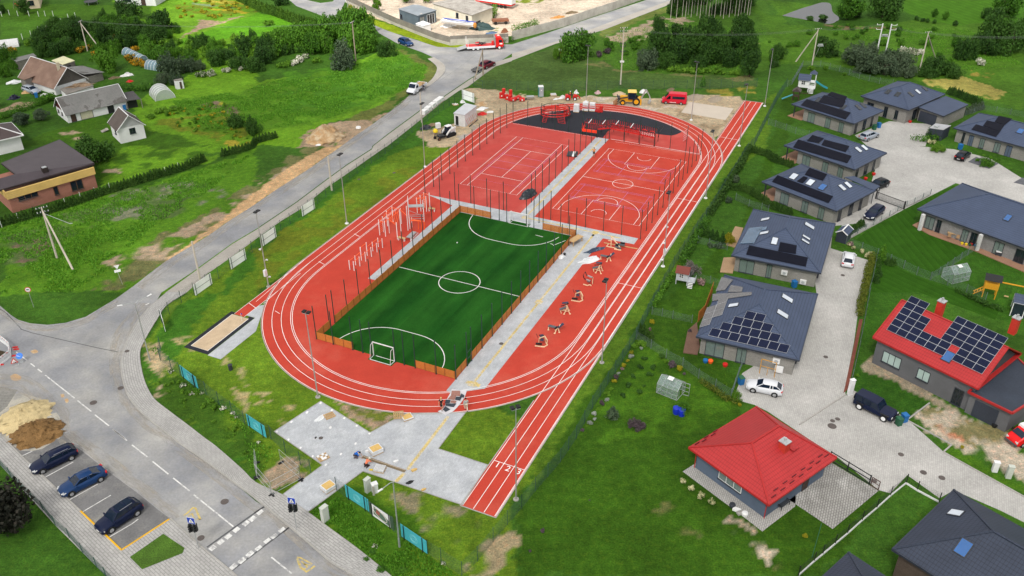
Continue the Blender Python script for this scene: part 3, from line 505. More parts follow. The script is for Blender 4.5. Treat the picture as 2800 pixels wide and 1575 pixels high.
for x,y in[(320,98),(440,178),(560,262),(690,346),(590,78),(985,136),(840,240)]:
 mb.poly([W(13,x-14,y+8,.031),W(13,x+2,y+14,.031),W(13,x+16,y-6,.031),W(13,x,y-12,.031)])
struct('slab_inserts',mb,PALEP)
TURF=mat('artificial_turf',(.007,.058,.006),.95,var=.2,vs=1.0,big=.15,bump=.3,bs=25,col2=(.018,.10,.011),st=(.42,.05),thr=(.36,.66),pat=('u',5.1,1,.9),pc=.85,spec=.08)
sheet('football_turf',TURF,LP([(.0,.0),(8.45,0),(8.45,-1.05),(12.0,-1.05),(12.0,0),(20.5,0),(20.5,40.3),(12.4,40.3),(12.4,41.3),(8.9,41.3),(8.9,40.3),(0,40.3)]),.030,LR)
mb=MB()
def line(p,w_=.06,z=.021,closed=False):mb.ribbon(LP(p,z),w_,closed)
for k in range(0,4):
 r=RO_-k*1.24
 if k==3:r=RI_+.22
 line(oval(r),.07,.0215,True)
line(oval(RI_),.07,.0225,True)
for k in range(4):x=31.22+k*1.22;line([(x,-18.5),(x,112.4)],.07,.0225)
line([(34.98,-18.5),(34.98,112.6)],.05,.0225)
for y in(-11.1,29.9,60.3,90.2):line([(31.2,y),(34.9,y)],.07,.0235)
for x0,x1 in((-13.95,-12.2),):line([(x0,.3),(x0,15)],.06,.0225);line([(x1,.3),(x1,13)],.06,.0225)
for x in(-13.2,-11.9):line([(x,4),(x-.9 if x<-13 else x-1.,17)],.06,.0225)
line([(-11.8,17),(-10.5,16.6)],.08,.0235);line([(-11.8,26.6),(-10.5,26.2)],.08,.0235);line([(-13.9,3.3),(-12.0,2.6)],.08,.0235)
line([(-9.3,3.2),(-8.3,2.9)],.08,.0235)
TZ=.0345
for p in([(10.3-3*math.cos(R(a)),20.5+3*math.sin(R(a)))for a in range(0,360,8)],):line(p,.10,TZ,True)
line([(0.1,20.6),(20.4,20.6)],.10,TZ)
line([(2.2,0.05)]+[(8.8-6.3*math.cos(R(a)),.1+6.3*math.sin(R(a)))for a in range(10,91,8)]+[(11.8+6.3*math.sin(R(a)),.1+6.3*math.cos(R(a)))for a in range(0,91,8)],.10,TZ)
line([(2.4,40.2)]+[(8.8-6.3*math.cos(R(a)),40.2-6.3*math.sin(R(a)))for a in range(10,91,8)]+[(12+6.3*math.sin(R(a)),40.2-6.3*math.cos(R(a)))for a in range(0,84,8)],.10,TZ)
line([(9,.05),(11.7,.05)],.08,TZ);line([(8.9,40.2),(12.4,40.2)],.08,TZ)
line([(14.6,38.2),(15.9,38.1)],.1,TZ);line([(18.4,36.2),(19.6,38.5)],.09,TZ);line([(17.8,36.6),(18.3,36.5)],.09,TZ)
bx0,bx1,by0,by1,cx_=13.42,28.5,47.95,75.85,20.96;BZ=.0225
line([(bx0,by0),(bx1,by0),(bx1,by1),(bx0,by1)],.07,BZ,True);line([(bx0,61.9),(bx1,61.9)],.07,BZ+.001)
line([(cx_+1.8*math.cos(R(a)),61.9+1.8*math.sin(R(a)))for a in range(0,360,12)],.07,BZ+.002,True)
for y0,s_ in((by0,1),(by1,-1)):
 line([(cx_-2.45,y0),(cx_-2.45,y0+5.8*s_),(cx_+2.45,y0+5.8*s_),(cx_+2.45,y0)],.07,BZ+.001)
 line([(cx_-1.8*math.cos(R(a)),y0+s_*(5.8+1.8*math.sin(R(a))))for a in range(0,181,12)],.07,BZ+.002)
 line([(cx_-1.3*math.cos(R(a)),y0+s_*(1.6+1.3*math.sin(R(a))))for a in range(0,181,15)],.07,BZ+.002)
 line([(cx_-6.6,y0),(cx_-6.6,y0+2.99*s_)]+[(cx_-6.75*math.cos(R(a)),y0+s_*(1.575+6.75*math.sin(R(a))))for a in range(12,169,6)]+[(cx_+6.6,y0+2.99*s_),(cx_+6.6,y0)],.07,BZ+.001)
tx0,tx1,ty0,ty1=-5.1,5.87,50.08,73.85
line([(tx0,ty0),(tx1,ty0),(tx1,ty1),(tx0,ty1)],.08,BZ,True)
for x in(tx0+1.37,tx1-1.37):line([(x,ty0),(x,ty1)],.07,BZ+.001)
for y in(55.55,68.35):line([(tx0+1.37,y),(tx1-1.37,y)],.07,BZ+.002)
line([(.38,55.55),(.38,68.35)],.07,BZ+.001);line([(12.2,80.35),(30.1,80.35)],.10,.0245);line([(-8.7,79.9),(9.2,80.0)],.05,.0245)
line([(13.3,79.4),(29.9,80.0)],.04,.02)
struct('line_markings',mb,LINE)
mb=MB()
line([(-4.1,53.1),(4.85,53.1),(4.85,71.0),(-4.1,71.0)],.05,BZ+.003,True)
for y in(59,62,65):line([(-4.1,y),(4.85,y)],.05,BZ+.0035)
for y0 in(53.1,64.85):
 x0,x1,y1=14.25,27.6,y0+6.0
 line([(x0,y0),(x1,y0),(x1,y1),(x0,y1)],.05,BZ+.003,True)
 for y in(y0+.46,y1-.46):line([(x0,y),(x1,y)],.045,BZ+.0035)
 for x in(x0+.76,x1-.76,x0+4.7,x1-4.7):line([(x,y0),(x,y1)],.045,BZ+.004)
 line([(x0,y0+3),(x0+4.7,y0+3)],.045,BZ+.0035);line([(x1,y0+3),(x1-4.7,y0+3)],.045,BZ+.0035)
struct('line_markings',mb,PURP)
def text(s_,loc,size,rz,m,name='line_markings',rx=0.0,parent=None,ext=0.0):
 cu=bpy.data.curves.new(name,'FONT');cu.body=s_;cu.size=size;cu.align_x='CENTER';cu.align_y='CENTER';cu.extrude=ext
 o=bpy.data.objects.new('tmp',cu);COL.objects.link(o);dg=bpy.context.evaluated_depsgraph_get()
 me_=bpy.data.meshes.new_from_object(o.evaluated_get(dg));bpy.data.objects.remove(o);me_.materials.clear();me_.materials.append(m);me_.name=name
 o=bpy.data.objects.new(name,me_);COL.objects.link(o);o.location=loc;o.rotation_euler=(rx,0,rz)
 if parent:o.parent=parent
 else:tag(o,kind='structure')
 return o
for s_,p in(('1',(13,2392,350)),('2',(13,2495,387)),('3',(14,65,418))):text(s_,W(*p,.024),1.15,LR,LINE)
sheet('pit_surround',BLACK_R,LP([(-14.75,-8.75),(-10.75,-8.75),(-10.75,.6),(-11.6,.6),(-11.6,.1),(-13.9,.1),(-13.9,.6),(-14.75,.6)]),.02)
sheet('jump_pit',SAND,LP([(-14.1,-8.1),(-11.35,-8.1),(-11.35,.05),(-14.1,.05)]),.026)
mb=MB();line([(-14.1,-8.1),(-11.35,-8.1),(-11.35,.05),(-14.1,.05)],.08,.03,True);struct('pit_edging',mb,LINE)
sheet('paved_path',G,LP([(-10.7,-8.85),(-8.6,-8.85),(-8.55,-1.9),(-11.6,3.9),(-12.2,3.3),(-12.2,.65),(-10.7,.65)]),.010,gr)
sheet('planting_strip',mat('red_brown_mulch',(.16,.05,.035),1,var=.3,vs=3),WP(11,'905,265 940,265 820,840 790,960 745,1000 765,920'),.03)
sheet('sand_court',mat('court_sand',(.50,.44,.37),1,var=.07,big=.05,bump=.2,bs=6),LP([(20.7,100.0),(20.5,106.8),(30.1,106.8),(30.1,99.5)]),.02)
# ================================================================ RESIDENTIAL PAVING
sr=ang(11,900,200,750,950)
sheet('residential_street',STREET,WP(3,"860,1340 1200,1200 1620,1230 1560,1449 7:1500,0 1840,30 2200,120 2536,330 2800,400 2800,900 2230,480 1860,365 1340,630 780,930 930,760 650,790 620,1010 1000,1130 940,1449 11:920,0 850,500 760,960 770,1020 840,980 1390,1265 15:1740,220 2000,360 2536,660 2900,850 2700,1000 2300,800 1840,600 1700,680 1380,450 1210,630 1100,600 670,260 11:400,1449 0,1180 10:2400,1112 2300,1085 2190,1040 2240,930 2280,800 11:0,640 300,680 7:480,1449 450,1250 640,770 980,540 1000,440 1100,100"),.012,sr)
sheet('driveway',mat('driveway_pavers',(.30,.295,.28),.9,var=.1,big=.15,col2=(.42,.415,.40),ns=.25,thr=(.5,.62),pat=('brick',.42,.24,.035),pc=.45),WP(15,"600,310 1095,605 640,985 200,690 400,480"),.02,sr)
sheet('apron',mat('apron_pavers',(.38,.375,.36),.9,pat=('brick',.4,.2,.03),pc=.6),WP(14,"1690,415 1870,300 2480,860 15:280,560 270,760 0,965 14:2480,1010 2300,870"),.02,sr)
mb=MB()
for s_ in("15:1740,225 2000,370 2536,665","11:1385,1270 15:1820,150 1740,220","11:770,1010 310,1310","11:1380,1262 1600,1095","11:840,975 1390,1262"):
 mb.bars([p+Vc((0,0,.04))for p in WP(0,s_)],.16,.1)
struct('kerb',mb,KERB)
sheet('planting_bed',mat('dark_gravel',(.10,.105,.12),1,var=.35,vs=3),WP(7,"1980,155 2060,105 2290,170 2190,225"),.02);sheet('planting_bed',MATS['dark_gravel'],WP(7,"2430,360 2520,310 2700,360 2600,400"),.02)
MOW=mat('mown_grass',(.026,.085,.006),1,var=.3,vs=1.3,big=.15,bump=.5,bs=9,pat=('u',1.15,1,.9),pc=.78,spec=.08)
for s_,r_ in(("870,930 960,850 1520,540 1850,385 1850,400 1490,610 1440,780 1500,830 2030,1030 1605,1310 1340,1200 1080,1080",ang(7,1500,830,2030,1030)+.9),("1090,1110 1330,1225 1600,1335 1960,1460 2300,1600 2250,1720 1480,1440 1380,1449 1020,1449 1050,1300",ang(7,1500,830,2030,1030)+1.5)):sheet('mown_lawn',MOW,WP(7,s_),.006,r_)
sheet('mown_lawn',mat('pale_mown_grass',(.055,.15,.010),1,var=.3,vs=1.,big=.15,bump=.5,bs=9,pat=('u',2.2,1,.9),pc=.8,spec=.08),WP(3,'1290,60 1420,-60 2500,-60 2400,80 2180,200 1900,255 1640,215 1380,130'),.006,.35)
sheet('excavation',mat('dug_soil',(.05,.035,.02),1,var=.4),WP(8,"-60,560 70,590 60,610 -20,660 -80,640"),.02)
WATER=mat('pond_water',(.012,.014,.012),.04,var=0,big=0,spec=1.0)
sheet('pond',WATER,smooth(WP(3,"140,155 300,95 430,55 540,25 620,40 640,120 700,170 690,210 600,238 480,215 340,190 140,155"),3)[:-1],.03)
# ================================================================ UNSEEN CLOUD SLAB added to shade the place, its gap leaving the far left sunlit
cm=bpy.data.materials.new('shading_cloud');cm.use_nodes=True;t=cm.node_tree;N=t.nodes;N.remove(N['Principled BSDF'])
ta,tb,tm=N.new('ShaderNodeBsdfTransparent'),N.new('ShaderNodeBsdfTranslucent'),N.new('ShaderNodeMixShader');tb.inputs[0].default_value=(.95,.95,.95,1);tm.inputs[0].default_value=.36
t.links.new(ta.outputs[0],tm.inputs[1]);t.links.new(tb.outputs[0],tm.inputs[2]);t.links.new(tm.outputs[0],N['Material Output'].inputs[0])
gap=WP(16,"330,-60 420,110 640,150 830,200 1010,235 1160,150 1330,125 1560,75 1700,10 1750,-90 1000,-200");CH=115.;off=Vc((math.sin(SUN_AZ),math.cos(SUN_AZ),0))*(CH/math.tan(SUN_EL));gc=sum(gap,Vc())/len(gap);ringi=[]
gap=smooth(gap+gap[:1],4)[:-1];n=len(gap);rs=random.Random(8);L0=[p+off+(p-gc).normalized()*rs.uniform(-5,5)for p in gap]
q=MB();rings=[]
for z,k in((0,.0),(-9,.05),(-9,.35),(-7,1.),(9,1.),(16,.35),(9,.05),(0,.0)):
 rings.append([p.lerp(gc+off+(p-gc).normalized()*900,k)+Vc((0,0,CH+z+rs.uniform(-1.5,1.5)*(k>0)))for p in L0])
q.loft(rings,False,True);struct('shading_cloud',q,cm,True)
# ================================================================ SPORTS FURNITURE
def dir_rz(a,b):return math.atan2(b.y-a.y,b.x-a.x)
mb=MB();mb.box((0,0,2.55),(.09,.09,5.1));mb.box((0,0,5.12),(.11,.11,.04));mb.box((0,0,.012),(.2,.2,.024))
post_me=mb.obj('court_post',GREENP,lc=True);post_src=post_me.data;bpy.data.objects.remove(post_me)
def posts(pts,label,group,z=.03):
 for x,y in pts:
  o=bpy.data.objects.new('court_post',post_src);COL.objects.link(o);o.location=Lf(x,y,z);o.rotation_euler=(0,0,LR);tag(o,label,'post',group)
ys_p=[0,3.0]+[4.2+3.008*k for k in range(13)]
posts([(-.12,y)for y in ys_p],'tall dark green post without netting along the left boards of the green pitch','posts along the left side of the football pitch')
posts([(20.62,y)for y in ys_p],'tall dark green post without netting along the right boards of the green pitch','posts along the right side of the football pitch')
nx_=[2.6,5.6,7.15,8.5,12.0,13.3,14.9,17.9]
posts([(x,-.1)for x in nx_],'tall dark green post without netting behind the near goal line','posts behind the near goal line')
posts([(x,40.45)for x in nx_],'tall dark green post without netting behind the far goal line','posts behind the far goal line')
posts([(-8.8,44.1+3.01*k)for k in range(13)],'tall dark green post between the left track straight and the tennis court','posts along the track side of the tennis court')
posts([(-5.85,44.05),(-2.9,44.05),(.1,44.05),(3.15,44.05),(6.2,44.05)],'tall dark green post at the near end of the tennis court','posts at the near end of the tennis court')
posts([(9.27,48.6),(9.27,50.2)]+[(9.3,53.15+3*k)for k in range(9)],'tall dark green post between the tennis court and the paved path','posts along the path side of the tennis court')
posts([(-5.5,80.1),(-2.5,80.15),(.4,80.2),(3.35,80.2),(6.3,80.3),(9.5,79.9)],'tall dark green post between the tennis court and the black play surface','posts at the far end of the tennis court')
posts([(13.4,42.3),(14.7,44.1),(17.8,44),(20.8,43.95),(23.85,43.95),(26.9,43.9)],'tall dark green post at the near end of the basketball court','posts at the near end of the basketball court')
posts([(30.05,43.85+3.015*k)for k in range(13)],'tall dark green post between the basketball court and the right track straight','posts along the track side of the basketball court')
posts([(11.85,78.1),(11.85,80.3),(14.9,80.3),(18,80.3),(21,80.4),(24,80.5),(27.1,80.5)],'tall dark green post at the far end of the basketball court','posts at the far end of the basketball court')
def boards(label,runs):
 r=thing('wooden_boarding',label,'pitch fence',Lf(*runs[0][0],.0))
 for a,b in runs:
  A,B=Lf(*a),Lf(*b);mp_=MB()
  for k in range(9):mp_.bar(A+Vc((0,0,.13+.125*k)),B+Vc((0,0,.13+.125*k)),.03,.10)
  mp_.obj('boards',WOODB,r)
 for a,b in runs:
  n=max(1,round((Vc(b)-Vc(a)).length/1.5))
  for k in range(n+1):
   p=Lf(a[0]+(b[0]-a[0])*k/n,a[1]+(b[1]-a[1])*k/n);q=MB();q.box((p.x,p.y,.61),(.08,.1,1.22),LR);q.obj('board_post',WOODP,r)
WOODB=mat('cedar_boards',(.48,.17,.035),.7,var=.22,vs=2);WOODP=mat('cedar_post',(.25,.085,.025),.7)
boards('slatted orange wood boarding along the left side of the green pitch',[((-.04,.05),(-.04,3.0)),((-.04,4.25),(-.04,40.35))])
boards('slatted orange wood boarding along the right side of the green pitch, beside the paved path',[((20.54,.0),(20.54,3.0)),((20.54,4.25),(20.54,40.35))])
boards('slatted orange wood boarding beside the near goal, in two runs',[((.02,-.02),(5.6,-.02)),((14.9,-.02),(20.5,-.02))])
boards('slatted orange wood boarding beside the far goal, in two runs',[((.02,40.4),(5.6,40.4)),((14.9,40.4),(20.5,40.4))])
def gate(label,x,y0,y1):
 r=thing('pitch_gate',label,'gate',Lf(x,y0));q=MB();a,b=Lf(x,y0),Lf(x,y1)
 for z in(.1,1.0,2.0):q.bar(a+Vc((0,0,z)),b+Vc((0,0,z)),.06)
 q.obj('rail',GREENP,r)
gate('low green metal gate frame in the right boarding of the pitch',20.62,3.05,4.2)
def goal(label,p,rz):
 r=thing('football_goal',label,'goal',p,rz);z=2.1
 q=MB();q.bars([(0,-1.55,0),(0,-1.55,z),(0,1.55,z),(0,1.55,0)],.1);q.obj('goal_frame',WH,r,lc=True)
 q=MB()
 for s_ in(-1,1):q.tube([(0,s_*1.55,z-.02),(-.55,s_*1.5,z-.15),(-.95,s_*1.5,0),(0,s_*1.55,.03)],.035)
 q.tube([(-.95,-1.5,.03),(-.95,1.5,.03)],.04);q.obj('net_support',WH,r,lc=True)
goal('white football goal without a net at the near end of the green pitch',Lf(10.25,.0,.03),LR+math.pi/2)
goal('white football goal without a net at the far end of the green pitch',Lf(10.7,40.25,.03),LR-math.pi/2)
def mast(label,x,y,hd,h=12.0,box=False):
 p=Lf(x,y);r=thing('floodlight_mast',label,'floodlight',p,hd)
 q=MB();q.cyl((0,0,0),(0,0,h),.085,.045,8);q.obj('mast',GALV,r,lc=True)
 q=MB();q.cyl((0,0,0),(0,0,.10),.32,.3,12);q.cyl((0,0,.1),(0,0,.35),.12,.1,8);q.obj('footing',WH if y>20 else KERB,r,lc=True)
 q=MB();q.box((.0,0,h+.02),(.1,.9,.08))
 q.obj('cross_arm',GALV,r,lc=True)
 for s_ in(-.3,.3):
  q=MB();q.box((.18,s_,h+.15),(.5,.42,.14));q.box((.05,s_,h+.04),(.08,.12,.14));q.obj('lamp_head',BK,r,lc=True)
 if box:
  q=MB();q.box((.0,-.2,2.4),(.3,.5,1.0));q.obj('equipment_box',WH,r,lc=True)
  for s_,z in((1,4.2),(-1,6.4),(1,1.4)):q=MB();q.bar((0,0,z),(0,s_*.4,z+.05),.06);q.box((.05,s_*.5,z),(.3,.16,.16));q.obj('camera_unit',WH,r,lc=True)
for lb,x,y,hd,bx in[
('tall grey floodlight mast by the left straight, level with the far end of the pitch',-14.87,29.12,LR,0),
('tall floodlight mast with white equipment box where the left straight meets the lower bend',-14.15,8.01,LR,1),
('tall grey floodlight mast by the left straight, beside the tennis court',-14.42,53.86,LR,0),
('tall grey floodlight mast at the outside of the lower bend, behind the near goal',7.17,-10.01,LR+1.57,0),
('tall grey floodlight mast beside the painted lane numbers',35.87,-15.44,LR+2.4,0),
('tall grey floodlight mast by the right straight where the lower bend joins it',35.77,10.71,LR+3.14,0),
('tall floodlight mast with white equipment box by the right straight, near the paved strip end',35.76,37.13,LR+3.14,1),
('tall grey floodlight mast by the right straight, beside the basketball court',35.67,62.33,LR+3.14,0),
('tall pale floodlight mast outside the upper bend, behind the wrapped pallets',.26,97.95,LR-1.57,0),
('tall pale floodlight mast outside the upper bend, beside the bare sand court',23.74,96.62,LR-1.9,0),
('tall grey floodlight mast by the right straight, level with the upper bend',35.7,87.32,LR+3.14,0),
('tall floodlight mast at the far end of the sprint straight',35.75,110.86,LR+3.14,0)]:mast(lb,x,y,hd,12.0,bx)
def mfen(name,label,pts,h=1.9,step=2.6,m=GREENP,ww=.012,vs=.16,hs=.2,pr=.06,cat='mesh fence',base=False,post_h=.1):
 r=thing(name,label,cat,pts[0]);q=MB();n=0
 for a,b in zip(pts,pts[1:]):
  d=b-a;ln=d.length
  for k in range(int(ln/vs)):p=a+d*(k*vs/ln);q.cyl(p+Vc((0,0,.05)),p+Vc((0,0,h)),ww*.5,ww*.5,3)
  for k in range(int(h/hs)+1):q.cyl(a+Vc((0,0,.05+k*hs)),b+Vc((0,0,.05+k*hs)),ww*.6,ww*.6,3)
 q.obj('wire_mesh',m,r,uv=False)
 src=None
 for i_,(a,b)in enumerate(zip(pts,pts[1:])):
  ln=(b-a).length;k_=max(1,round(ln/step))
  for k in range(k_+(i_==len(pts)-2)):
   p=a+(b-a)*(k/k_)
   if src is None:
    q=MB();q.box((0,0,(h+post_h)/2),(pr,pr,h+post_h));o=q.obj('fence_post',m,r,lc=True);src=o.data
   else:o=bpy.data.objects.new('fence_post',src);COL.objects.link(o);o.parent=r
   o.location=p-r.location
 if base:
  q=MB();q.bars([p+Vc((0,0,.1))for p in pts],.1,.22);q.obj('base_board',KERB if base is True else base,r)
 return r
GM=mat('green_fence_wire',(.03,.075,.06),.6);GZ=mat('zinc_fence_wire',(.16,.21,.21),.5,.3)
mfen('mesh_fence','green mesh fence along the dusty footpath on the left of the track',WP(1,"2020,985 1860,1090 1700,1200 1545,1320 1410,1430 5:1215,125 1075,215 930,330 613,570 430,705 250,838 4:2500,1050 2170,1310 8:1800,100 1680,215 1605,300"),m=GM)
mfen('mesh_fence','green mesh fence round the bend between the footway and the jump pit',WP(8,"1595,560 1590,670 1700,760 1790,820 1930,942 2045,1010 2170,1110 2300,1200 2425,1305 2530,1370 9:150,1449 13:295,235 440,345 545,432"),m=GM)
mfen('mesh_fence','green mesh fence with banners between the entrance and the near grass corner',WP(13,"800,605 920,690 1110,818 1360,1000 1440,1065 1640,1195 1700,1230"),m=GM)
mfen('mesh_fence','green mesh fence at the bottom corner below the sprint start',WP(13,"1700,1230 1835,1315 2040,1449 2195,1300 2350,1110 2490,940 14:95,780"),m=GM)
mfen('mesh_fence','dark green mesh fence along the gardens on the right of the sprint straight',WP(14,"95,780 230,610 355,465 480,320 635,90 10:795,1150 1020,800 1225,465 1340,230 6:1600,1200 1830,840 2000,600 2100,430 2330,60 2:2400,1440 3:0,1165 80,1010 180,860"),m=GM,h=1.9)
mfen('mesh_fence','long green mesh fence between the building site and the mown meadow behind the track',WP(1,"2260,885 2480,878 2:45,895 500,895 1170,885 1730,880 2180,872 2420,862"),m=GM,h=2.0,step=2.55)
def stand_gate(label,s_):
 r=thing('site_gate',label,'gate',WP(1,s_)[0]);a,b=WP(1,s_)[:2];q=MB()
 for z in(.15,1.0,1.95):q.bar(a+Vc((0,0,z)),b+Vc((0,0,z)),.05)
 q.bar(a,a+Vc((0,0,2)),.08);q.bar(b,b+Vc((0,0,2)),.08);q.bar(a+Vc((0,0,.1)),b+Vc((0,0,1.9)),.04);q.obj('gate_frame',GM,r)
stand_gate('open green mesh site gate beside the road trailer',"2155,850 2245,885")
def temp_fence(label,s_,h=2.0):
 P_=WP(13,s_);r=thing('temporary_fence',label,'barrier',P_[0]);a,b=P_;q=MB()
 for z in(.25,1.1,h):q.tube([a+Vc((0,0,z)),b+Vc((0,0,z))],.022)
 for p in(a,b):q.tube([p,p+Vc((0,0,h))],.025)
 n=int((b-a).length/.14)
 for k in range(n):p=a+(b-a)*(k/n);q.cyl(p+Vc((0,0,.25)),p+Vc((0,0,h)),.004,.004,3)
 q.obj('panel',GALV,r,uv=False)
 for p in(a,b):q=MB();q.box((p.x,p.y,.07),(.65,.22,.14),dir_rz(a,b)+1.57);q.obj('foot_block',BK,r)
temp_fence('temporary steel fence panel along the footway edge of the bare patch',"10,480 155,650");temp_fence('temporary steel fence panel across the paved entrance side of the bare patch',"165,655 445,500");temp_fence('temporary steel fence panel on the inner side of the bare patch',"445,500 250,330");temp_fence('temporary steel fence panel by the teal banner next to the bare patch',"8,330 10,470")
TEAL=mat('teal_banner',(.06,.40,.47),.7,var=.05,pat=('v',.27,1,.10),pc=.72);TEALL=mat('pale_teal_print',(.30,.60,.62),.7)
def brd(name,label,cat,a,b,zt=1.9,zb=.3,m=None,post=BK,emblem=False,tilt=0,rail=True):
 """a,b: pixel positions of the top corners"""
 A,B=W(*a,zt),W(*b,zt);A.z=B.z=0;r=thing(name,label,cat,A);d=(B-A).normalized();n=Vc((-d.y,d.x,0))
 if n.y>0:n=-n
 q=MB();c=(A+B)/2;q.box((c.x,c.y,(zt+zb)/2),((B-A).length,.03,zt-zb),dir_rz(A,B));q.obj('panel',m or WH,r)
 if rail:q=MB();q.bar(A+n*.03+Vc((0,0,(zt+zb)/2)),B+n*.03+Vc((0,0,(zt+zb)/2)),.03,.035);q.obj('rail',ANTH,r)
 for k in(.08,.92)if post is not BK else(.12,.84):p=A+(B-A)*k+n*.06;q=MB();q.box((p.x,p.y,zt/2+.03),(.07,.06,zt+.06),dir_rz(A,B));q.obj('support_post',post,r)
 return r,A,B,n
BRD=mat('white_board_back',(.88,.90,.90),.7,var=.05)
for lb,a,b in[('white sign board seen from behind on the left fence, nearest the jump pit',(4,1912,1372),(4,2082,1255)),('white sign board seen from behind on the left fence, second from the jump pit',(4,2270,1115),(4,2422,1014)),
('white sign board on the left fence beside the mast with an equipment box',(5,52,888),(5,187,795)),('white sign board seen from behind on the left fence, nearest the container',(5,447,597),(5,572,519))]:brd('sign_board',lb,'sign board',a,b,1.95,.15,BRD,GREENP)
brd('sign_board','white sign board edge-on at the bend of the fence above the bare soil','sign board',(8,1578,165),(8,1612,275),2.0,.2,BRD,GREENP)
brd('sign_board','large white board closing the site entrance behind the white container','sign board',(1,2040,885),(1,2160,925),2.2,.1,BRD,GREENP)
for lb,a,b in[('teal advertising banner on the fence by the bare soil bend',(8,1778,716),(8,1938,838)),('teal advertising banner on the fence beside the temporary steel panels',(8,2436,1200),(9,82,1322)),
('long teal advertising banner beside the plaza entrance, behind the grey cabinets',(13,878,540),(13,1108,690)),('teal advertising banner to the right of the near street lamp',(13,1430,930),(13,1688,1104))]:
 r,A,B,n=brd('advertising_banner',lb,'banner',a,b,1.95,.22,TEAL,BK,rail=False)
 c=(A+B)/2+Vc((0,0,1.05))+n*.022;d=(B-A).normalized();q=MB()
 for rad in(.48,.34):q.tube([c+d*(rad*1.1*math.cos(t_))+Vc((0,0,rad*math.sin(t_)))for t_ in[k*.5 for k in range(13)]],.012,4)
 for k in range(-3,4):q.bar(c+d*(k*.09)+Vc((0,0,-.08)),c+d*(k*.09+.05)+Vc((0,0,.1)),.02,.01)
 q.obj('emblem',TEALL,r)
r,A,B,n=brd('site_plan_poster','large poster with an aerial plan of the sports ground between two teal banners','poster',(13,1112,706),(13,1356,872),1.95,.2,mat('poster_green',(.05,.09,.06),.7,var=.3,vs=3),BK,rail=False)
d=(B-A);L_=d.length;d.normalize();up_=Vc((0,0,1));pq=lambda u_,v_,e=.022:A+d*(u_*L_)+Vc((0,0,.2+v_*1.75))+n*e
q=MB();q.poly([pq(.14,.02),pq(.86,.02),pq(.86,.98),pq(.14,.98)]);q.obj('poster_sheet',WH,r)
q=MB();q.poly([pq(.18,.22,.028),pq(.82,.05,.028),pq(.84,.45,.028),pq(.6,.75,.028),pq(.22,.9,.028)]);q.obj('printed_plan',mat('plan_green',(.10,.16,.12),.7,var=.4,vs=4),r)
q=MB();q.poly([pq(.30,.48,.034),pq(.44,.40,.034),pq(.46,.68,.034),pq(.32,.76,.034)]);q.obj('printed_court',mat('plan_red',(.35,.10,.08),.7),r)
q=MB();q.tube([pq(.47+.27*math.cos(k*.4),.5+.30*math.sin(k*.4)-.25*math.cos(k*.4)*.6,.034)for k in range(16)],.03,4,True);q.obj('printed_track',mat('plan_pale',(.6,.52,.48),.7),r)
def lamp(label,base,top,arms,h,head=.5):
 p=W(*base);r=thing('street_lamp',label,'street lamp',p);q=MB();q.cyl(p,p+Vc((0,0,h)),.085,.05,10);q.cyl(p,p+Vc((0,0,1.2)),.11,.1,10);q.obj('pole',GALV,r)
 for a in arms:
  e=W(*a,h+.25);t_=p+Vc((0,0,h));dd=(e-t_).normalized();q=MB();q.tube([t_,t_+(e-t_)*.25+Vc((0,0,.14)),e],.04);q.obj('arm',GALV,r)
  q=MB();q.bar(e-dd*.1,e+dd*head,.18,.08);q.obj('lamp_head',WH,r)
lamp('grey double-armed street lamp at the footway bend by the junction',(8,1487,672),(8,1340,110),[(8,1205,125),(8,1465,35)],8.6)
lamp('grey single-armed street lamp behind the row of banners',(13,1422,1160),(13,1370,520),[(13,1245,590)],8.6)
lamp('white street lamp by the far grass verge of the industrial yard',(1,917,146),(1,905,20),[(1,890,8)],6.)
BLUE=mat('blue_sign',(.01,.05,.42),.4,var=0)
def ped_sign(label,base,hd,rz):
 p=W(*base);r=thing('crossing_sign',label,'road sign',p,rz);q=MB();q.cyl((0,0,0),(0,0,4.3),.05,.05);q.obj('pole',GALV,r,lc=True)
 q=MB();q.box((-.06,0,3.9),(.03,.82,.82));s_=q.obj('sign_plate',WH,r,lc=True);q=MB();q.box((-.075,0,3.9),(.02,.76,.76));q.obj('blue_field',BLUE,s_,lc=True)
 q=MB();q.add([(-.088,-.28,3.62),(-.088,.28,3.62),(-.088,0,4.2)],[(0,2,1)]);q.obj('white_triangle',LINE,s_,lc=True)
 q=MB();q.ell((-.094,-.01,4.0),(.004,.035,.035),6,4)
 for a_,b_ in(((-.0,3.97),(.0,3.83)),((0,3.83),(-.08,3.68)),((0,3.83),(.09,3.69)),((0,3.93),(.08,3.86)),((0,3.93),(-.07,3.84))):q.bar((-.094,a_[0],a_[1]),(-.094,b_[0],b_[1]),.035,.006)
 for k in range(4):q.bar((-.093,-.2+.11*k,3.63),(-.093,-.17+.1*k,3.7),.03,.005)
 q.obj('pedestrian_symbol',BK,s_,lc=True)
 for s_,z in((-.25,3.0),(.28,2.85)):
  q=MB();q.box((0,s_,z),(.28,.3,.95))
  for k in(-.3,0,.3):q.cyl((-.14,s_,z+k),(-.3,s_,z+k+.02),.12,.13,8)
  q.bar((0,0,z),(0,s_,z),.05);q.obj('signal_head',BK,r,lc=True)
ped_sign('blue pedestrian crossing sign with traffic signal beside the paved grass island',(12,1970,1178),0,1.35)
ped_sign('blue pedestrian crossing sign with traffic signal at the plaza entrance footway',(13,405,978),0,1.35)
p=W(8,335,145);r=thing('round_road_sign','round white prohibition sign with red border on the grass corner by the junction','road sign',p,.25);q=MB();q.cyl((0,0,0),(0,0,3.0),.035,.035);q.obj('pole',GALV,r,lc=True)
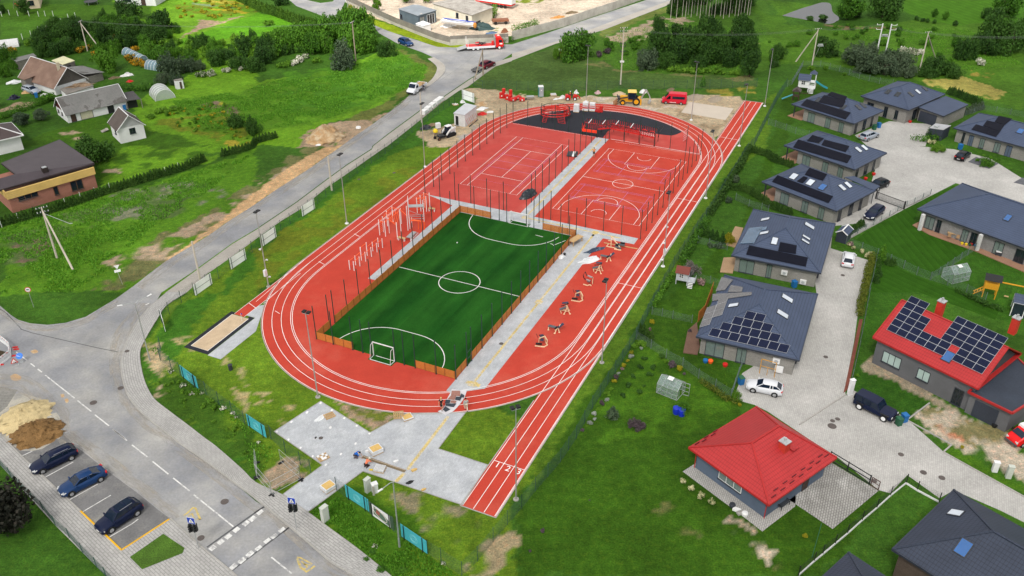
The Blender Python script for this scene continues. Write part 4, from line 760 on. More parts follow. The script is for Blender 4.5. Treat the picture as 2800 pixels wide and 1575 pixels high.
q=MB();q.cyl((0,-.03,2.9),(0,-.06,2.9),.40,.40,18);q.obj('red_rim',REDP,r,lc=True);q=MB();q.cyl((0,-.06,2.9),(0,-.075,2.9),.32,.32,18);q.obj('white_disc',WH,r,lc=True)
q=MB();q.box((-.03,-.08,2.92),(.3,.012,.14));q.box((.14,-.08,2.87),(.1,.012,.09));q.obj('truck_symbol',BK,r,lc=True)
p=W(4,1215,1368);r=thing('direction_sign','white road sign seen from behind on a leaning pole in the meadow','road sign',p,.5);q=MB();q.cyl((0,0,0),(-.3,0,2.9),.035,.035);q.obj('pole',GALV,r,lc=True)
q=MB();q.add([(-.55,-.04,3.3),(.2,-.04,3.25),(-.15,-.04,2.65),(-.55,-.07,3.3),(.2,-.07,3.25),(-.15,-.07,2.65)],[(0,1,2),(5,4,3),(0,3,4,1),(1,4,5,2),(2,5,3,0)]);q.box((-.2,-.05,2.35),(.85,.03,.4));q.obj('sign_plate',BRD,r,lc=True)
p=W(2,475,575);r=thing('sale_sign','small white and red board on a post beside the roundish tree','sign',p,-.6);q=MB();q.cyl((0,0,0),(0,0,1.4),.04,.04);q.obj('pole',GREYW,r,lc=True);q=MB();q.box((0,0,1.7),(.9,.04,1.1));q.obj('board',WH,r,lc=True);q=MB();q.box((0,-.03,1.35),(.9,.03,.35));q.obj('red_panel',REDP,r,lc=True)
p=W(8,2398,285);r=thing('flag_marker','thin white marker pole with a small blue pennant at the jump pit','marker',p);q=MB();q.cyl((0,0,0),(0,0,1.3),.02,.02);q.obj('pole',WH,r,lc=True);q=MB();q.box((.1,0,1.22),(.2,.02,.16));q.obj('pennant',BLUE,r,lc=True)
q=MB();p=W(8,2287,765);q.cyl(p,p+Vc((0,0,.75)),.24,.27,12);q.cyl(p+Vc((0,0,.75)),p+Vc((0,0,.8)),.29,.29,12);tag(q.obj('litter_bin',ANTH),'dark cylindrical litter bin on the worn grass right of the jump pit','bin')
CABM=mat('grey_cabinet',(.50,.53,.48),.6,var=.06)
def cabinet(label,t_,x,y,w_=.75,d_=.45,h=1.9,rz=.4,m=None):
 p=W(t_,x,y);r=thing('utility_cabinet',label,'cabinet',p,rz);q=MB();q.box((0,0,h/2),(w_,d_,h));q.obj('housing',m or CABM,r,lc=True);q=MB();q.box((0,0,h+.03),(w_+.08,d_+.08,.06));q.obj('lid',m or CABM,r,lc=True);q=MB();q.box((-.02,-d_/2-.005,h*.5),(w_*.86,.012,h*.84));q.obj('door',m or CABM,r,lc=True)
cabinet('tall pale grey utility cabinet between the footway and the teal banner',13,690,900,rz=.9);cabinet('tall pale utility cabinet on the grass behind the long teal banner',13,1112,610,.65,.4,1.75,.9);cabinet('low white utility box next to the tall pale cabinet behind the banner',13,1180,618,.6,.5,1.2,.5,WH)
q=MB();p=W(13,1168,645);q.box((p.x,p.y,.6),(.22,.2,1.2),.3);tag(q.obj('concrete_stub_post',OLDCONC),'stained concrete stub post leaning beside the low white utility box','post')
cabinet('white meter cabinet at the end of the red kerbed hedge by the paved court',11,808,1010,.55,.4,2.2,.3,WH);cabinet('cream meter cabinet on the grass strip opposite the dark roofed house',15,2240,412,.55,.4,1.3,-.2,WH);cabinet('grey meter cabinet beside the cream one on the grass strip',15,2375,475,.55,.4,1.6,-.2)
PW=mat('pole_wood',(.30,.25,.19),.9,var=.15);PC=mat('pole_concrete',(.52,.47,.40),.9,var=.08)
def upole(label,base,h,brace=None,m=PC,arms=1,rz=0.,top=.11,extra=None):
 p=W(*base);r=thing('utility_pole',label,'utility pole',p);q=MB();q.cyl(p,p+Vc((0,0,h)),.17,top,8);q.obj('pole',m,r)
 if brace:b_=W(*brace);q=MB();q.cyl(b_,p+Vc((0,0,h*.93)),.16,.11,8);q.obj('brace',m,r)
 for k in range(arms):
  z=h-.15-k*.7;dx=Vc((math.cos(rz),math.sin(rz),0))*.75;q=MB();q.bar(p-dx+Vc((0,0,z)),p+dx+Vc((0,0,z)),.08);q.obj('cross_arm',ANTH,r)
  for s_ in(-1,-.4,.4,1):e=p+dx*s_+Vc((0,0,z));q=MB();q.cyl(e,e+Vc((0,0,.22)),.05,.035,6);q.obj('insulator',WH,r)
 return r,p
wires=[]
def wire(label,a,b,n=4,sp=.4,sag=.8,r_=.009):
 a,b=Vc(a),Vc(b);d=b-a;sd=Vc((-d.y,d.x,0)).normalized();root=thing('overhead_line',label,'power line',a)
 for k in range(n):
  o=sd*((k-(n-1)/2)*sp);q=MB();q.tube([a+o+d*u_+Vc((0,0,-sag*4*u_*(1-u_)))for u_ in[i_/10 for i_ in range(11)]],r_,3);q.obj('wire',mat('dull_wire',(.16,.17,.17),.7),root,uv=False)
Zv=lambda z:Vc((0,0,z))
r,pA=upole('braced concrete utility pole with a lamp arm in the meadow left of the road',(4,565,1105),8.6,(4,722,1222),arms=2,rz=.6);q=MB();e=W(4,690,765,7.2);q.tube([pA+Zv(7.6),e],.035);q.bar(e,e+Vc((.4,0,.02)),.16,.07);q.obj('lamp_arm',GALV,r)
wire('four overhead wires from the braced meadow pole over the brown house',pA+Zv(8.6),W(4,-700,120,8.5),4,.45,.4)
r,pB=upole('braced concrete utility pole in the overgrown garden behind the farm',(0,868,505),7.5,(0,1020,522),rz=1.4)
r,pC=upole('slim wooden utility pole beside the grey willow bush',(1,990,602),9.4,m=PW,rz=1.2)
r,pD=upole('braced wooden utility pole at the road corner by the dark red car',(1,2250,745),6.2,(1,2165,790),m=PW)
r,pE=upole('slim concrete pole on the footpath beside the dark floodlight mast, nearest the boards',(4,1982,1322),6.4,arms=0);r,pF=upole('slim concrete pole on the footpath between the masts of the left straight',(5,752,437),6.4,arms=0);r,pG=upole('slim concrete pole on the footpath beside the stone pallets',(1,1642,1212),6.4,arms=0)
for lb,a,b in[('sagging cable between the nearest slim road poles',pE,pF),('sagging cable between the middle slim road poles',pF,pG),('sagging cable from the slim pole by the stone pallets to the road corner',pG,pD)]:wire(lb,a+Zv(6.3),b+Zv(6.2),1,0,.5,.02)
r,pH=upole('tall weathered utility pole with equipment behind the site fence',(2,1075,836),12.8,m=PC,arms=2,rz=.1)
for z in(7.5,8.6,9.2):q=MB();q.bar(pH+Vc((-.6,0,z)),pH+Vc((.6,0,z)),.1);q.cyl(pH+Vc((-.5,0,z)),pH+Vc((-.5,0,z+.4)),.06,.06);q.cyl(pH+Vc((.5,0,z)),pH+Vc((.5,0,z+.4)),.06,.06);q.obj('switch_gear',ANTH,r)
q=MB();q.box(tuple(pH+Vc((0,-.2,5.3))),(.9,.3,.35));q.obj('box',WH,r)
r,pI=upole('braced concrete utility pole with a transformer cradle behind the play garden',(3,435,645),8.7,(3,275,612),rz=.2);q=MB();q.box(tuple(pI+Vc((1.2,0,4.6))),(1.4,.5,.12));q.tube([pI+Vc((.2,0,1.5)),pI+Vc((1.1,0,4.5))],.03);q.box(tuple(pI+Vc((1.2,0,4.85))),(1.1,.4,.35));q.obj('cradle',GALV,r)
pJ=W(3,1070,560);r=thing('twin_utility_pole','white twin pole frame with insulators behind the grey willow bushes','utility pole',pJ);pJ2=W(3,1155,565)
for a in(pJ,pJ2):q=MB();q.cyl(a,a+Zv(8.),.2,.14,8);q.obj('pole',WH,r)
q=MB();q.bar(pJ+Zv(5),pJ2+Zv(5),.15);q.box(tuple((pJ+pJ2)/2+Zv(5.3)),(1.3,.4,.35));q.obj('beam',GALV,r);q=MB()
for z in(7.7,6.6):q.bar(pJ+Vc((-1.3,0,z)),pJ+Zv(z),.08);q.bar(pJ2+Vc((1.3,0,z)),pJ2+Zv(z),.08);q.cyl(pJ+Vc((-1.3,0,z)),pJ+Vc((-1.3,0,z+.3)),.07,.07);q.cyl(pJ2+Vc((1.3,0,z)),pJ2+Vc((1.3,0,z+.3)),.07,.07)
q.obj('cross_arm',WH,r)
r,pK=upole('braced concrete utility pole beside the white umbel flowers',(3,1500,700),9.1,(3,1662,592),rz=.2)
wire('overhead wires from the tall weathered pole to the transformer pole',pH+Zv(12.3),pI+Zv(8.5),3,.6,1.2,.011);wire('overhead wires between the transformer pole and the twin pole',pI+Zv(8.6),pJ+Zv(7.8),3,.6,.6,.011);wire('overhead wires between the twin pole and the right braced pole',pJ2+Zv(7.8),pK+Zv(8.8),3,.6,.6,.011)
wire('overhead wires from the right braced pole over the mown hillside',pK+Zv(8.8),W(3,3100,330,9),4,.5,1.,.011);wire('overhead wires from the tall weathered pole across the tree and road',pH+Zv(12.3),W(1,2250,300,11),2,.7,1.2,.011);wire('overhead wires from the garden pole to the wooden pole by the willow',pB+Zv(7.4),pC+Zv(9.2),3,.4,1.2,.011)
OR=ORANGE
def vpost(q,p,h):q.cyl(p,p+Zv(h),.065,.065,6)
r=thing('parallel_bars','low white and orange exercise bars in the left infield, nearest the bend','exercise bars',W(5,930,1222))
bars_pts=[((5,930,1222),1.6),((5,988,1177),1.6),((5,1045,1130),2.3),((5,1103,1083),2.3),((5,1158,1038),1.6),((5,1213,997),1.6)]
bars2=[((5,973,1233),1.6),((5,1030,1187),1.6),((5,1087,1140),1.6),((5,1145,1093),1.6),((5,1200,1050),1.6),((5,1255,1005),1.6)]
for bl in(bars_pts,bars2):
 for(a,h)in bl:q=MB();vpost(q,W(*a),h);q.obj('upright',WH,r)
 for(a,h),(b,h2)in zip(bl,bl[1:]):q=MB();z=min(h,h2)-.12;q.tube([W(*a)+Zv(z),W(*b)+Zv(z)],.04,6);q.obj('bar',OR,r)
r=thing('climbing_gym','large white and orange climbing frame with ladders and rings in the left infield','climbing frame',W(5,1225,880));zz={}
C4=lambda x,y:(16,(1000+x/9.66)*.92,(520+y/9.66)*.92)
for k,(x,y,h)in{'a':(373,1188,2.7),'b':(473,1105,2.7),'c':(527,1222,2.7),'d':(627,1138,2.7),'e':(580,950,2.7),'f':(723,838,2.7),'g':(840,1298,2.9),'h':(943,1215,4.6),'i':(945,888,2.7),'j':(1118,1068,4.3),'k':(1170,1025,2.),'l':(1227,982,1.7),
     'm':(1365,600,2.7),'n':(1460,560,2.9),'o':(1510,500,1.6),'p':(1550,460,2.7),'q':(1610,565,2.7),'r':(1697,480,2.8)}.items():
 p=W(*C4(x,y));zz[k]=(p,h);q=MB();vpost(q,p,h);q.cyl(p+Zv(h),p+Zv(h+.08),.08,.05,6);q.obj('upright',WH,r)
def bar_(ks,z,nm='bar'):
 q=MB();q.tube([zz[k][0]+Zv(z)for k in ks],.05,5);q.obj(nm,OR,r)
for ks,z in(('ab',2.55),('cd',2.55),('be',2.5),('ef',2.6),('fi',2.6),('gi',2.55),('gd',2.5),('ij',2.6),('mn',2.6),('np',2.6),('pr',2.6),('mq',2.6),('kl',1.7),('di',2.5),('ca',2.5)):bar_(ks,z)
def ladder(k1,k2,z0,z1,n):
 q=MB()
 for i_ in range(n):z=z0+(z1-z0)*i_/(n-1);q.tube([zz[k1][0]+Zv(z),zz[k2][0]+Zv(z)],.045,4)
 q.obj('ladder',OR,r)
ladder('a','b',.4,2.4,7);ladder('m','n',.5,2.4,6);ladder('p','q',.4,2.4,7)
q=MB();a,b,c,d_=(zz[k][0]for k in 'degi')
for i_ in range(7):u_=i_/6;q.tube([a.lerp(c,u_)+Zv(2.5),b.lerp(d_,u_)+Zv(2.5)],.045,4)
q.obj('overhead_ladder',OR,r)
q=MB()
for s_ in(0,.5,1.):p=zz['k'][0]+Vc((.3+s_,-.2-s_*.2,0));q.tube([zz['k'][0].lerp(zz['l'][0],s_)+Zv(1.5),p+Vc((1.0,.1,1.5)),p+Vc((1.1,.1,1.35)),p+Vc((1.1,.1,.0))],.055,5)
q.obj('bent_rails',OR,r);q=MB()
for x,y in((965,760),(1015,690)):p=W(*C4(x,y));q.tube([p+Zv(2.5),p+Zv(1.4)],.012,3);q.tube([p+Vc((.12*math.cos(k),0,1.3+.12*math.sin(k)))for k in range(7)],.02,4)
q.obj('gym_rings',OR,r)
def bench(label,a,b,z=.5,wd=.45,m=None):
 A,B=W(*a,z),W(*b,z);r=thing('exercise_bench',label,'bench',Vc((A.x,A.y,0)));q=MB();q.bar(A,B,wd,.09);q.obj('seat',m or PALLET,r)
 for k in(.1,.9):p=A.lerp(B,k);q=MB();q.box((p.x,p.y,z/2),(.1,wd*.8,z),dir_rz(A,B));q.obj('leg',WH,r)
bench('pale wooden bench under the climbing frame beside the low bars',C4(855,1235),C4(1040,1280));bench('small pale bench at the far end of the climbing frame',C4(1660,470),C4(1830,490),.55)
r=thing('scaffold_tower','grey scaffold tower on the red surface inside the climbing frame','scaffold',W(*C4(1150,880)));A,B=W(*C4(1150,880)),W(*C4(1545,865));n_=Vc((-(B-A).y,(B-A).x,0)).normalized()*.8
for p,nm in((A,0),(B,0),(A+n_,0),(B+n_,0)):q=MB();q.cyl(p,p+Zv(4.6 if p in(A,A+n_)else 3.2),.05,.05,6);q.obj('standard',WH,r)
q=MB();q.bars([A+Zv(.8),B+Zv(.8)],.06);q.bars([A+Zv(1.5),B+Zv(1.5)],.06);q.bars([A+Zv(2.9),B+Zv(2.9)],.06);q.bar(A+Zv(2.4),B+Zv(1.2),.05);q.bars([A+n_+Zv(.8),B+n_+Zv(.8)],.06);q.obj('ledger',GALV,r);q=MB();c=(A+B)/2+n_/2;q.box((c.x,c.y,2.95),((B-A).length,.9,.08),dir_rz(A,B));q.obj('deck',GALV,r)
r=thing('slanted_bench','grey slatted sloping bench lying by the paved strip beside the pitch','bench',W(*C4(1180,1330)));q=MB();a,b,c,d_=W(*C4(1065,1250),.5),W(*C4(1235,1090),.5),W(*C4(1340,1110),.5),W(*C4(1180,1270),.5);q.prism([a,b,c,d_],.08);q.obj('board',GALV,r);q=MB()
for k in range(9):u_=k/8;s0=W(*C4(1180,1270),.4).lerp(W(*C4(1340,1115),.4),u_);s1=W(*C4(1190,1330),.1).lerp(W(*C4(1390,1130),.1),u_);q.bar(s0,s1,.08,.04)
q.bar(W(*C4(1180,1335),.08),W(*C4(1390,1130),.08),.08);q.obj('slats',WH,r)
CREAM=mat('cream_steel',(.70,.52,.33),.5,var=.06);PAD=mat('grey_padding',(.10,.115,.13),.7);NAVY=mat('navy_padding',(.04,.05,.09),.6)
def mach(kind,label,px,rz,s_=1.0):
 r=thing('gym_machine',label,'gym machine',W(*px),rz)
 def P(nm,m,f):q=MB();f(q);q.obj(nm,m,r,lc=True)
 if kind=='bench':
  P('seat',PAD,lambda q:q.bar((-1.0,0,.55),(.35,0,.5),.42,.1));P('backrest',NAVY,lambda q:q.bar((.35,.0,.55),(.95,.5,1.05),.4,.1))
  for a,b in(((-.95,0,.5),(-.9,-.28,0)),((.3,0,.5),(.15,-.75,0)),((.35,.1,.5),(.65,-.3,0))):P('leg',CREAM,lambda q:(q.bar(a,b,.09),q.box((b[0],b[1],.03),(.22,.16,.06))))
  P('frame',CREAM,lambda q:q.bars([(.1,-.5,.35),(.5,.1,.6),(.55,.3,.95)],.09));P('handle',BK,lambda q:q.bars([(.1,-.5,.6),(.3,-.1,.75)],.16))
 elif kind=='press':
  for sy in(-.45,.45):
   for dx in(-.4,.4):P('leg',CREAM,lambda q:(q.bar((0,sy,1.0),(dx,sy-.15,0),.1),q.box((dx,sy-.15,.03),(.24,.18,.06))))
   P('brace',CREAM,lambda q:q.bar((-.22,sy-.07,.45),(.22,sy-.07,.45),.07))
  P('beam',CREAM,lambda q:q.bar((0,-.5,1.0),(0,.5,1.0),.1));P('seat',PAD,lambda q:q.bar((-1.0,-.2,.55),(-.1,-.1,.85),.38,.1));P('backrest',NAVY,lambda q:q.bar((-.6,.35,1.2),(.25,.35,1.3),.3,.12));P('weight_arm',BK,lambda q:q.bars([(-.8,.1,.9),(-.1,.1,1.1),(.3,.1,1.3)],.09));P('front_leg',CREAM,lambda q:(q.bars([(-.9,-.2,.5),(-.75,-.35,0)],.09),q.bar((-.9,-.2,.4),(-.1,-.2,.4),.08)))
 elif kind=='pull':
  P('base',CREAM,lambda q:q.bars([(-.7,-.4,.1),(0,-.45,.1),(.2,-.1,.1),(.5,-.3,.1)],.11));P('mast',CREAM,lambda q:q.bars([(.45,.35,0),(.45,.35,1.1),(.1,.2,1.3)],.11));P('lever_arm',BK,lambda q:(q.bars([(-.8,.5,1.7),(-.5,.3,1.3),(.5,.1,1.2)],.1),q.bars([(-.8,-.3,1.5),(-.6,-.3,1.0),(.4,-.3,.8)],.1),q.bar((-.8,.5,1.7),(-.8,-.3,1.5),.05)))
  P('weight_disc',GALV,lambda q:(q.bar((-.3,.25,1.3),(.4,.12,1.25),.16),q.bar((-.3,-.3,.95),(.3,-.3,.85),.16)));P('seat',PAD,lambda q:q.box((.0,-.05,.6),(.4,.4,.12)))
 elif kind=='rig':
  P('base',CREAM,lambda q:q.bars([(-.9,-.5,.08),(.3,-.6,.08),(.7,-.1,.08),(.4,.4,.08)],.12));P('mast',CREAM,lambda q:(q.bars([(-.5,.3,0),(-.4,.1,.9),(.3,.1,1.3),(.65,-.1,.8),(.6,-.1,.1)],.1),q.bars([(.4,.4,.1),(.3,.1,1.3)],.1)))
  P('seat',NAVY,lambda q:q.box((-.05,0,.75),(.45,.42,.12)));P('backrest',NAVY,lambda q:q.bar((-.1,.25,.85),(-.15,.35,1.35),.4,.1));P('roller',BK,lambda q:(q.bar((-.8,-.45,.4),(.0,-.5,.45),.2),q.bar((-.5,.5,1.1),(.2,.4,1.2),.12)));P('handle',BK,lambda q:q.bars([(-.6,.2,.9),(-.8,.2,1.5)],.05))
 elif kind=='big':
  P('base',CREAM,lambda q:(q.bars([(-1.5,-.3,.08),(.2,-.45,.08)],.11),q.bars([(-.1,-.75,.08),(1.0,-.8,.08)],.13),q.bar((-1.4,-.3,.1),(-1.3,.4,.1),.1)));P('mast',CREAM,lambda q:(q.bars([(-.9,.3,1.6),(-.75,-.2,.1)],.11),q.bars([(-.9,.3,1.6),(.1,.0,.7),(.7,-.4,.3)],.13),q.bar((-1.3,.1,.9),(-.8,.2,.9),.1)))
  P('seat',PAD,lambda q:(q.bar((.2,.2,.5),(1.3,.1,.55),.45,.12),q.bar((-.1,-.3,.4),(.9,-.6,.25),.3,.15)));P('weight_disc',BK,lambda q:(q.box((.2,-.1,.45),(.5,.5,.5)),q.bar((.6,.3,.75),(1.3,.25,.8),.2)))
mach('big','large cream multi-gym machine on the red surface nearest the paved strip',(6,1030,1000),LR+.1);mach('bench','cream sit-up bench with grey seat and blue backrest, second gym machine from the paved strip',(6,940,1120),LR+.1)
mach('press','cream leg-press machine with two A-frame legs, third gym machine from the paved strip',(6,865,1240),LR+.1);mach('pull','cream pull-down machine with black lever arms, fourth gym machine from the paved strip',(6,760,1370),LR)
mach('rig','cream rowing machine with blue seat, fifth gym machine from the paved strip',(10,655,70),LR+.2);mach('press','cream press machine with raised black levers, third gym machine from the lower bend',(10,540,190),LR+.5);mach('bench','cream bench machine with long grey seat, second gym machine from the lower bend',(10,430,375),LR+.05);mach('rig','small cream machine with navy seat, nearest the lower bend',(10,300,515),LR+.3,.8)
q=MB();q.bar(W(6,910,955,.06),W(6,1245,1015,.06),.12,.1);tag(q.obj('timber_plank',PALLET),'long timber plank lying on the red surface by the large gym machine','plank')
def hp_(name,label,cat,loc,size,m,rz=0.,seed=1,rough=.28,n=14,sharp=1.):
 """crumpled pile: displaced dome"""
 rr=random.Random(seed);vs=[];fs=[];R_=7 if n<30 else 13
 for k in range(R_+1):
  u_=k/R_;z=(1-u_**(1.6*sharp))
  for i_ in range(n):
   t_=2*math.pi*i_/n;j=1+rr.uniform(-rough,rough)*(u_>0);vs.append((size[0]*u_*j*math.cos(t_),size[1]*u_*j*math.sin(t_),max(0,size[2]*z*(1+rr.uniform(-rough,rough)))if k<R_ else-.02))
 for k in range(R_):
  for i_ in range(n):fs.append((k*n+i_,(k+1)*n+i_,(k+1)*n+(i_+1)%n,k*n+(i_+1)%n))
 q=MB();q.add(vs,fs);o=q.obj(name,m,lc=True,smooth=rough<.2);o.location=loc;o.rotation_euler=(0,0,rz);return tag(o,label,cat)
FILM=mat('clear_wrapping_film',(.66,.68,.70),.3,var=.15,vs=3);TARP=mat('navy_tarpaulin',(.03,.05,.09),.35,var=.3,vs=2,col2=(.10,.14,.2),ns=1.6,thr=(.55,.65));BLKT=mat('dark_tarpaulin',(.02,.028,.036),.3,var=.3,col2=(.15,.17,.19),ns=1.4,thr=(.58,.66))
hp_('tarpaulin','crumpled navy tarpaulin on the edge of the red gym surface','tarpaulin',W(6,815,1030,.03),(1.9,.55,.35),TARP,LR+1.0,2);hp_('plastic_wrapping','crumpled clear plastic wrapping next to the navy tarpaulin','wrapping',W(6,765,1125,.03),(1.7,.7,.3),FILM,LR+1.0,3,.45)
r=thing('work_table','wooden work table of boards by the far right corner of the pitch','table',W(6,630,960),LR+1.3);q=MB();q.box((0,0,.85),(2.6,1.1,.06));q.obj('table_top',PALLET,r,lc=True)
for x,y in((-1.1,-.4),(-1.1,.4),(1.1,-.4),(1.1,.4)):q=MB();q.box((x,y,.42),(.12,.12,.84));q.obj('leg',PALLET,r,lc=True)
q=MB();p=W(6,520,1082);q.cyl(p,p+Zv(.4),.17,.2,10);tag(q.obj('bucket',BK),'small black bucket by the right boards of the pitch','bucket')
hp_('cement_bags','white crumpled bags by the right boards of the pitch','bags',W(6,492,1095),(.5,.75,.35),FILM,LR,8)
hp_('covered_goal_parts','dark crumpled tarpaulin over equipment lying between two posts on the tennis court side','tarpaulin',W(6,165,490,.02),(2.0,.9,1.0),BLKT,LR+1.25,5,.16,16,3.);r=thing('stacked_panels','stack of dark metal panels lying beside the paved path on the tennis side','panels',W(6,598,85),LR+.25)
for k in range(4):q=MB();q.box((-.75+.5*k,0,.2+.05*(k%2)),(.42,2.3,.1));q.obj('panel',ANTH if k<2 else WH if k==2 else BK,r,lc=True)
q=MB();q.box((0,-.8,.08),(2.,.12,.14));q.box((0,.8,.08),(2.,.12,.14));q.obj('bearer',BK,r,lc=True)
r=thing('obstacle_trainer','long black and red obstacle frame with net, wheels and hanging parts on the black surface','obstacle frame',W(2,700,1190))
Z2=lambda x,y:(16,(1480+x/7.2457)*.92,(280+y/7.2457)*.92)
front=[(820,620),(1110,660),(1360,640),(1650,700),(1945,760),(2250,830)]
def HP(x,y,z):return W(*Z2(x,y),z)
fr=[HP(x,y-210,2.6)for x,y in front];fr=[Vc((p.x,p.y,0))for p in fr];dd=LU*2.6
for p in fr:
 q=MB();q.cyl(p,p+Zv(2.7),.05,.05,6);q.obj('upright',BK,r);q=MB();q.cyl(p+dd,p+dd+Zv(2.7),.05,.05,6);q.obj('upright',BK,r);q=MB();q.tube([p+Zv(2.7),p+dd+Zv(2.7)],.04);q.obj('cross_beam',BK,r)
q=MB();q.bars([p+Zv(1.75)for p in fr[1:]],.12,.22);q.bars([p+dd*.6+Zv(2.1)for p in fr[:4]],.14,.2);q.obj('red_rail',REDP,r);q=MB();q.bars([p+Zv(2.65)for p in fr],.09);q.bars([p+dd+Zv(2.65)for p in fr],.07);q.obj('top_rail',BK,r)
q=MB();q.bars([fr[0]+Zv(1.2),fr[1]+Zv(1.2)],.3,.5);q.bar(fr[0]+Zv(1.3),fr[0]+dd*.5+Zv(1.6),.25,.4);q.obj('red_beam',mat('orange_red_paint',(.72,.05,.02),.4),r)
for i_ in range(1,5):
 for k in range(3 if i_<4 else 2):
  p=fr[i_].lerp(fr[i_+1],(k+.5)/(3 if i_<4 else 2))+dd*.35+Zv(2.0);rad=.35 if i_==2 else.42 if i_==3 else.6
  if i_==1:q=MB();q.tube([p+LV*(.45*(j-2))+Zv(.25*math.sin(j*1.2))for j in range(6)],.06,5);q.obj('curved_rail',REDP,r);continue
  q=MB();q.tube([p+LV*(rad*math.cos(a_))+Zv(rad*math.sin(a_))for a_ in[j*math.pi/6 for j in range(12)]],.09,4,True);q.bar(p-LV*rad,p+LV*rad,.08);q.bar(p-Zv(rad),p+Zv(rad),.08);q.obj('red_wheel',REDP,r)
q=MB()
for i_ in range(5):
 for k in range(7):p=fr[i_].lerp(fr[i_+1],k/7);q.tube([p+Zv(2.6),p+Zv(1.75)],.07,4);q.tube([p+dd+Zv(2.6),p+dd+Zv(1.9)],.06,4);q.tube([p+dd*.5+Zv(2.6),p+dd*.5+Zv(2.0)],.06,4)
q.obj('hanging_grips',mat('dull_red',(.40,.03,.035),.6),r)
q=MB()
for k in range(9):p=fr[4].lerp(fr[5],k/8);q.tube([p+Zv(2.5),fr[4].lerp(fr[5],min(1,(k+2)/8))+Zv(1.9)],.03,4)
q.obj('net',WH,r)
for k,i_ in enumerate((0,1,2,3)):p=fr[i_].lerp(fr[i_+1],.4);q=MB();q.bar(p+Zv(2.75),p+dd*.7+Zv(2.95),.12,.04);q.obj('white_board',WH,r)
a=HP(2250,600,2.7);a.z=0;q=MB();q.tube([fr[5]+Zv(2.7),fr[5]+dd+Zv(2.9),fr[5]+dd+Vc((.9,.2,3.0)),fr[5]+Vc((.9,.3,2.7)),fr[5]+Vc((.8,.2,1.8))],.045,5);q.obj('end_arch',BK,r)
r=thing('rope_pyramid','round black and red climbing frame with arched rails at the left of the black surface','climbing frame',W(2,430,1200));c0=W(2,425,1185)
for k in range(6):
 t_=k*math.pi/3+.3;p=c0+Vc((3.0*math.cos(t_),1.8*math.sin(t_),0));q=MB();q.cyl(p,p+Zv(2.4),.06,.05,6);q.cyl(p+Zv(2.3),p+Zv(2.5),.05,.22,6);q.obj('upright',BK,r)
q=MB();ring=[c0+Vc((3.0*math.cos(k*.3),1.8*math.sin(k*.3),2.45+.45*max(0,math.sin(k*.3))))for k in range(21)];q.tube(ring,.05,5,True);q.obj('top_ring',BK,r)
q=MB();q.tube([p-Zv(.55)+(c0-p)*Vc((.05,.05,0)).length for p in ring],.12,5,True);q.tube([p-Zv(1.2)for p in ring],.09,5,True)
for k in range(0,21,2):p=ring[k];q.tube([p,Vc((p.x,p.y,1.5))],.03,3);q.ell((p.x,p.y,1.25),(.16,.16,.16),6,4)
q.obj('red_rail',REDP,r)
def lad(a,b,w_,n,m=REDP):
 q=MB();d_=(Vc((b.x-a.x,b.y-a.y,0)));s_=LV*(w_/2)
 q.tube([a-s_,b-s_],.04);q.tube([a+s_,b+s_],.04)
 for k in range(n):p=a.lerp(b,k/(n-1));q.tube([p-s_,p+s_],.035,4)
 q.obj('ladder',m,r)
lad(c0+Vc((-2.3,-1.9,.2)),c0+Vc((-1.7,-.9,2.0)),.8,8);lad(c0+Vc((1.3,-2.2,.1)),c0+Vc((1.0,-1.4,1.9)),1.5,7)
def drum(label,px,h=1.1,rad=.38,lying=None,m=REDP,group=None):
 p=W(*px);r=thing('red_drum',label,'drum',p,random.uniform(0,3),group);q=MB()
 if lying is None:q.lathe((0,0,0),[(rad,0),(rad,h*.32),(rad*1.05,h*.34),(rad,h*.36),(rad,h*.65),(rad*1.05,h*.67),(rad,h*.7),(rad,h),(rad*.93,h+.02)],14);q.obj('body',m,r,lc=True)
 else:q.cyl((-h/2,0,rad),(h/2,0,rad),rad,rad,14);q.obj('body',m,r,lc=True);r.rotation_euler.z=lying
 q=MB()
 if lying is None:q.cyl((0,0,h+.015),(0,0,h+.06),rad*.8,rad*.75,12);q.obj('lid',mat('red_lid',(.6,.06,.04),.5),r,lc=True)
 q=MB();q.box((0,-rad-.004,h*.5 if lying is None else rad),(.3,.02,.3));q.obj('sticker',LINE,r,lc=True)
Z3=lambda x,y:(16,(1350+x/8.523)*.92,(200+y/8.523)*.92)
for lb,x,y,h in[('tall red drum stack at the back left of the drums on bare ground',235,580,2.1),('short red drum at the left edge of the drums on bare ground',170,580,1.2),('tall red drum right of the middle of the group on bare ground',395,620,2.2),('short red drum in front of the tall drum stack',305,612,1.1),('short red drum in the front middle of the group',375,640,1.2)]:drum(lb,Z3(x,y),h)
for lb,x,y,a_ in[('red drum lying at the front of the drum group',445,655,.2),('red drum tipped over behind the wheelbarrow end of the group',540,620,.8),('red drum lying nearest the wheelbarrow',660,655,.1),('red drum lying on top right of the drum group',600,610,2.)]:drum(lb,Z3(x,y),1.1,.42,a_)
drum('red drum standing on a pallet at the far edge of the black surface',(2,883,1108),1.3);drum('red drum with a white sticker at the right end of the round climbing frame',(2,527,1142),1.1);drum('red drum at the far right end of the round climbing frame',(2,556,1145),1.2)
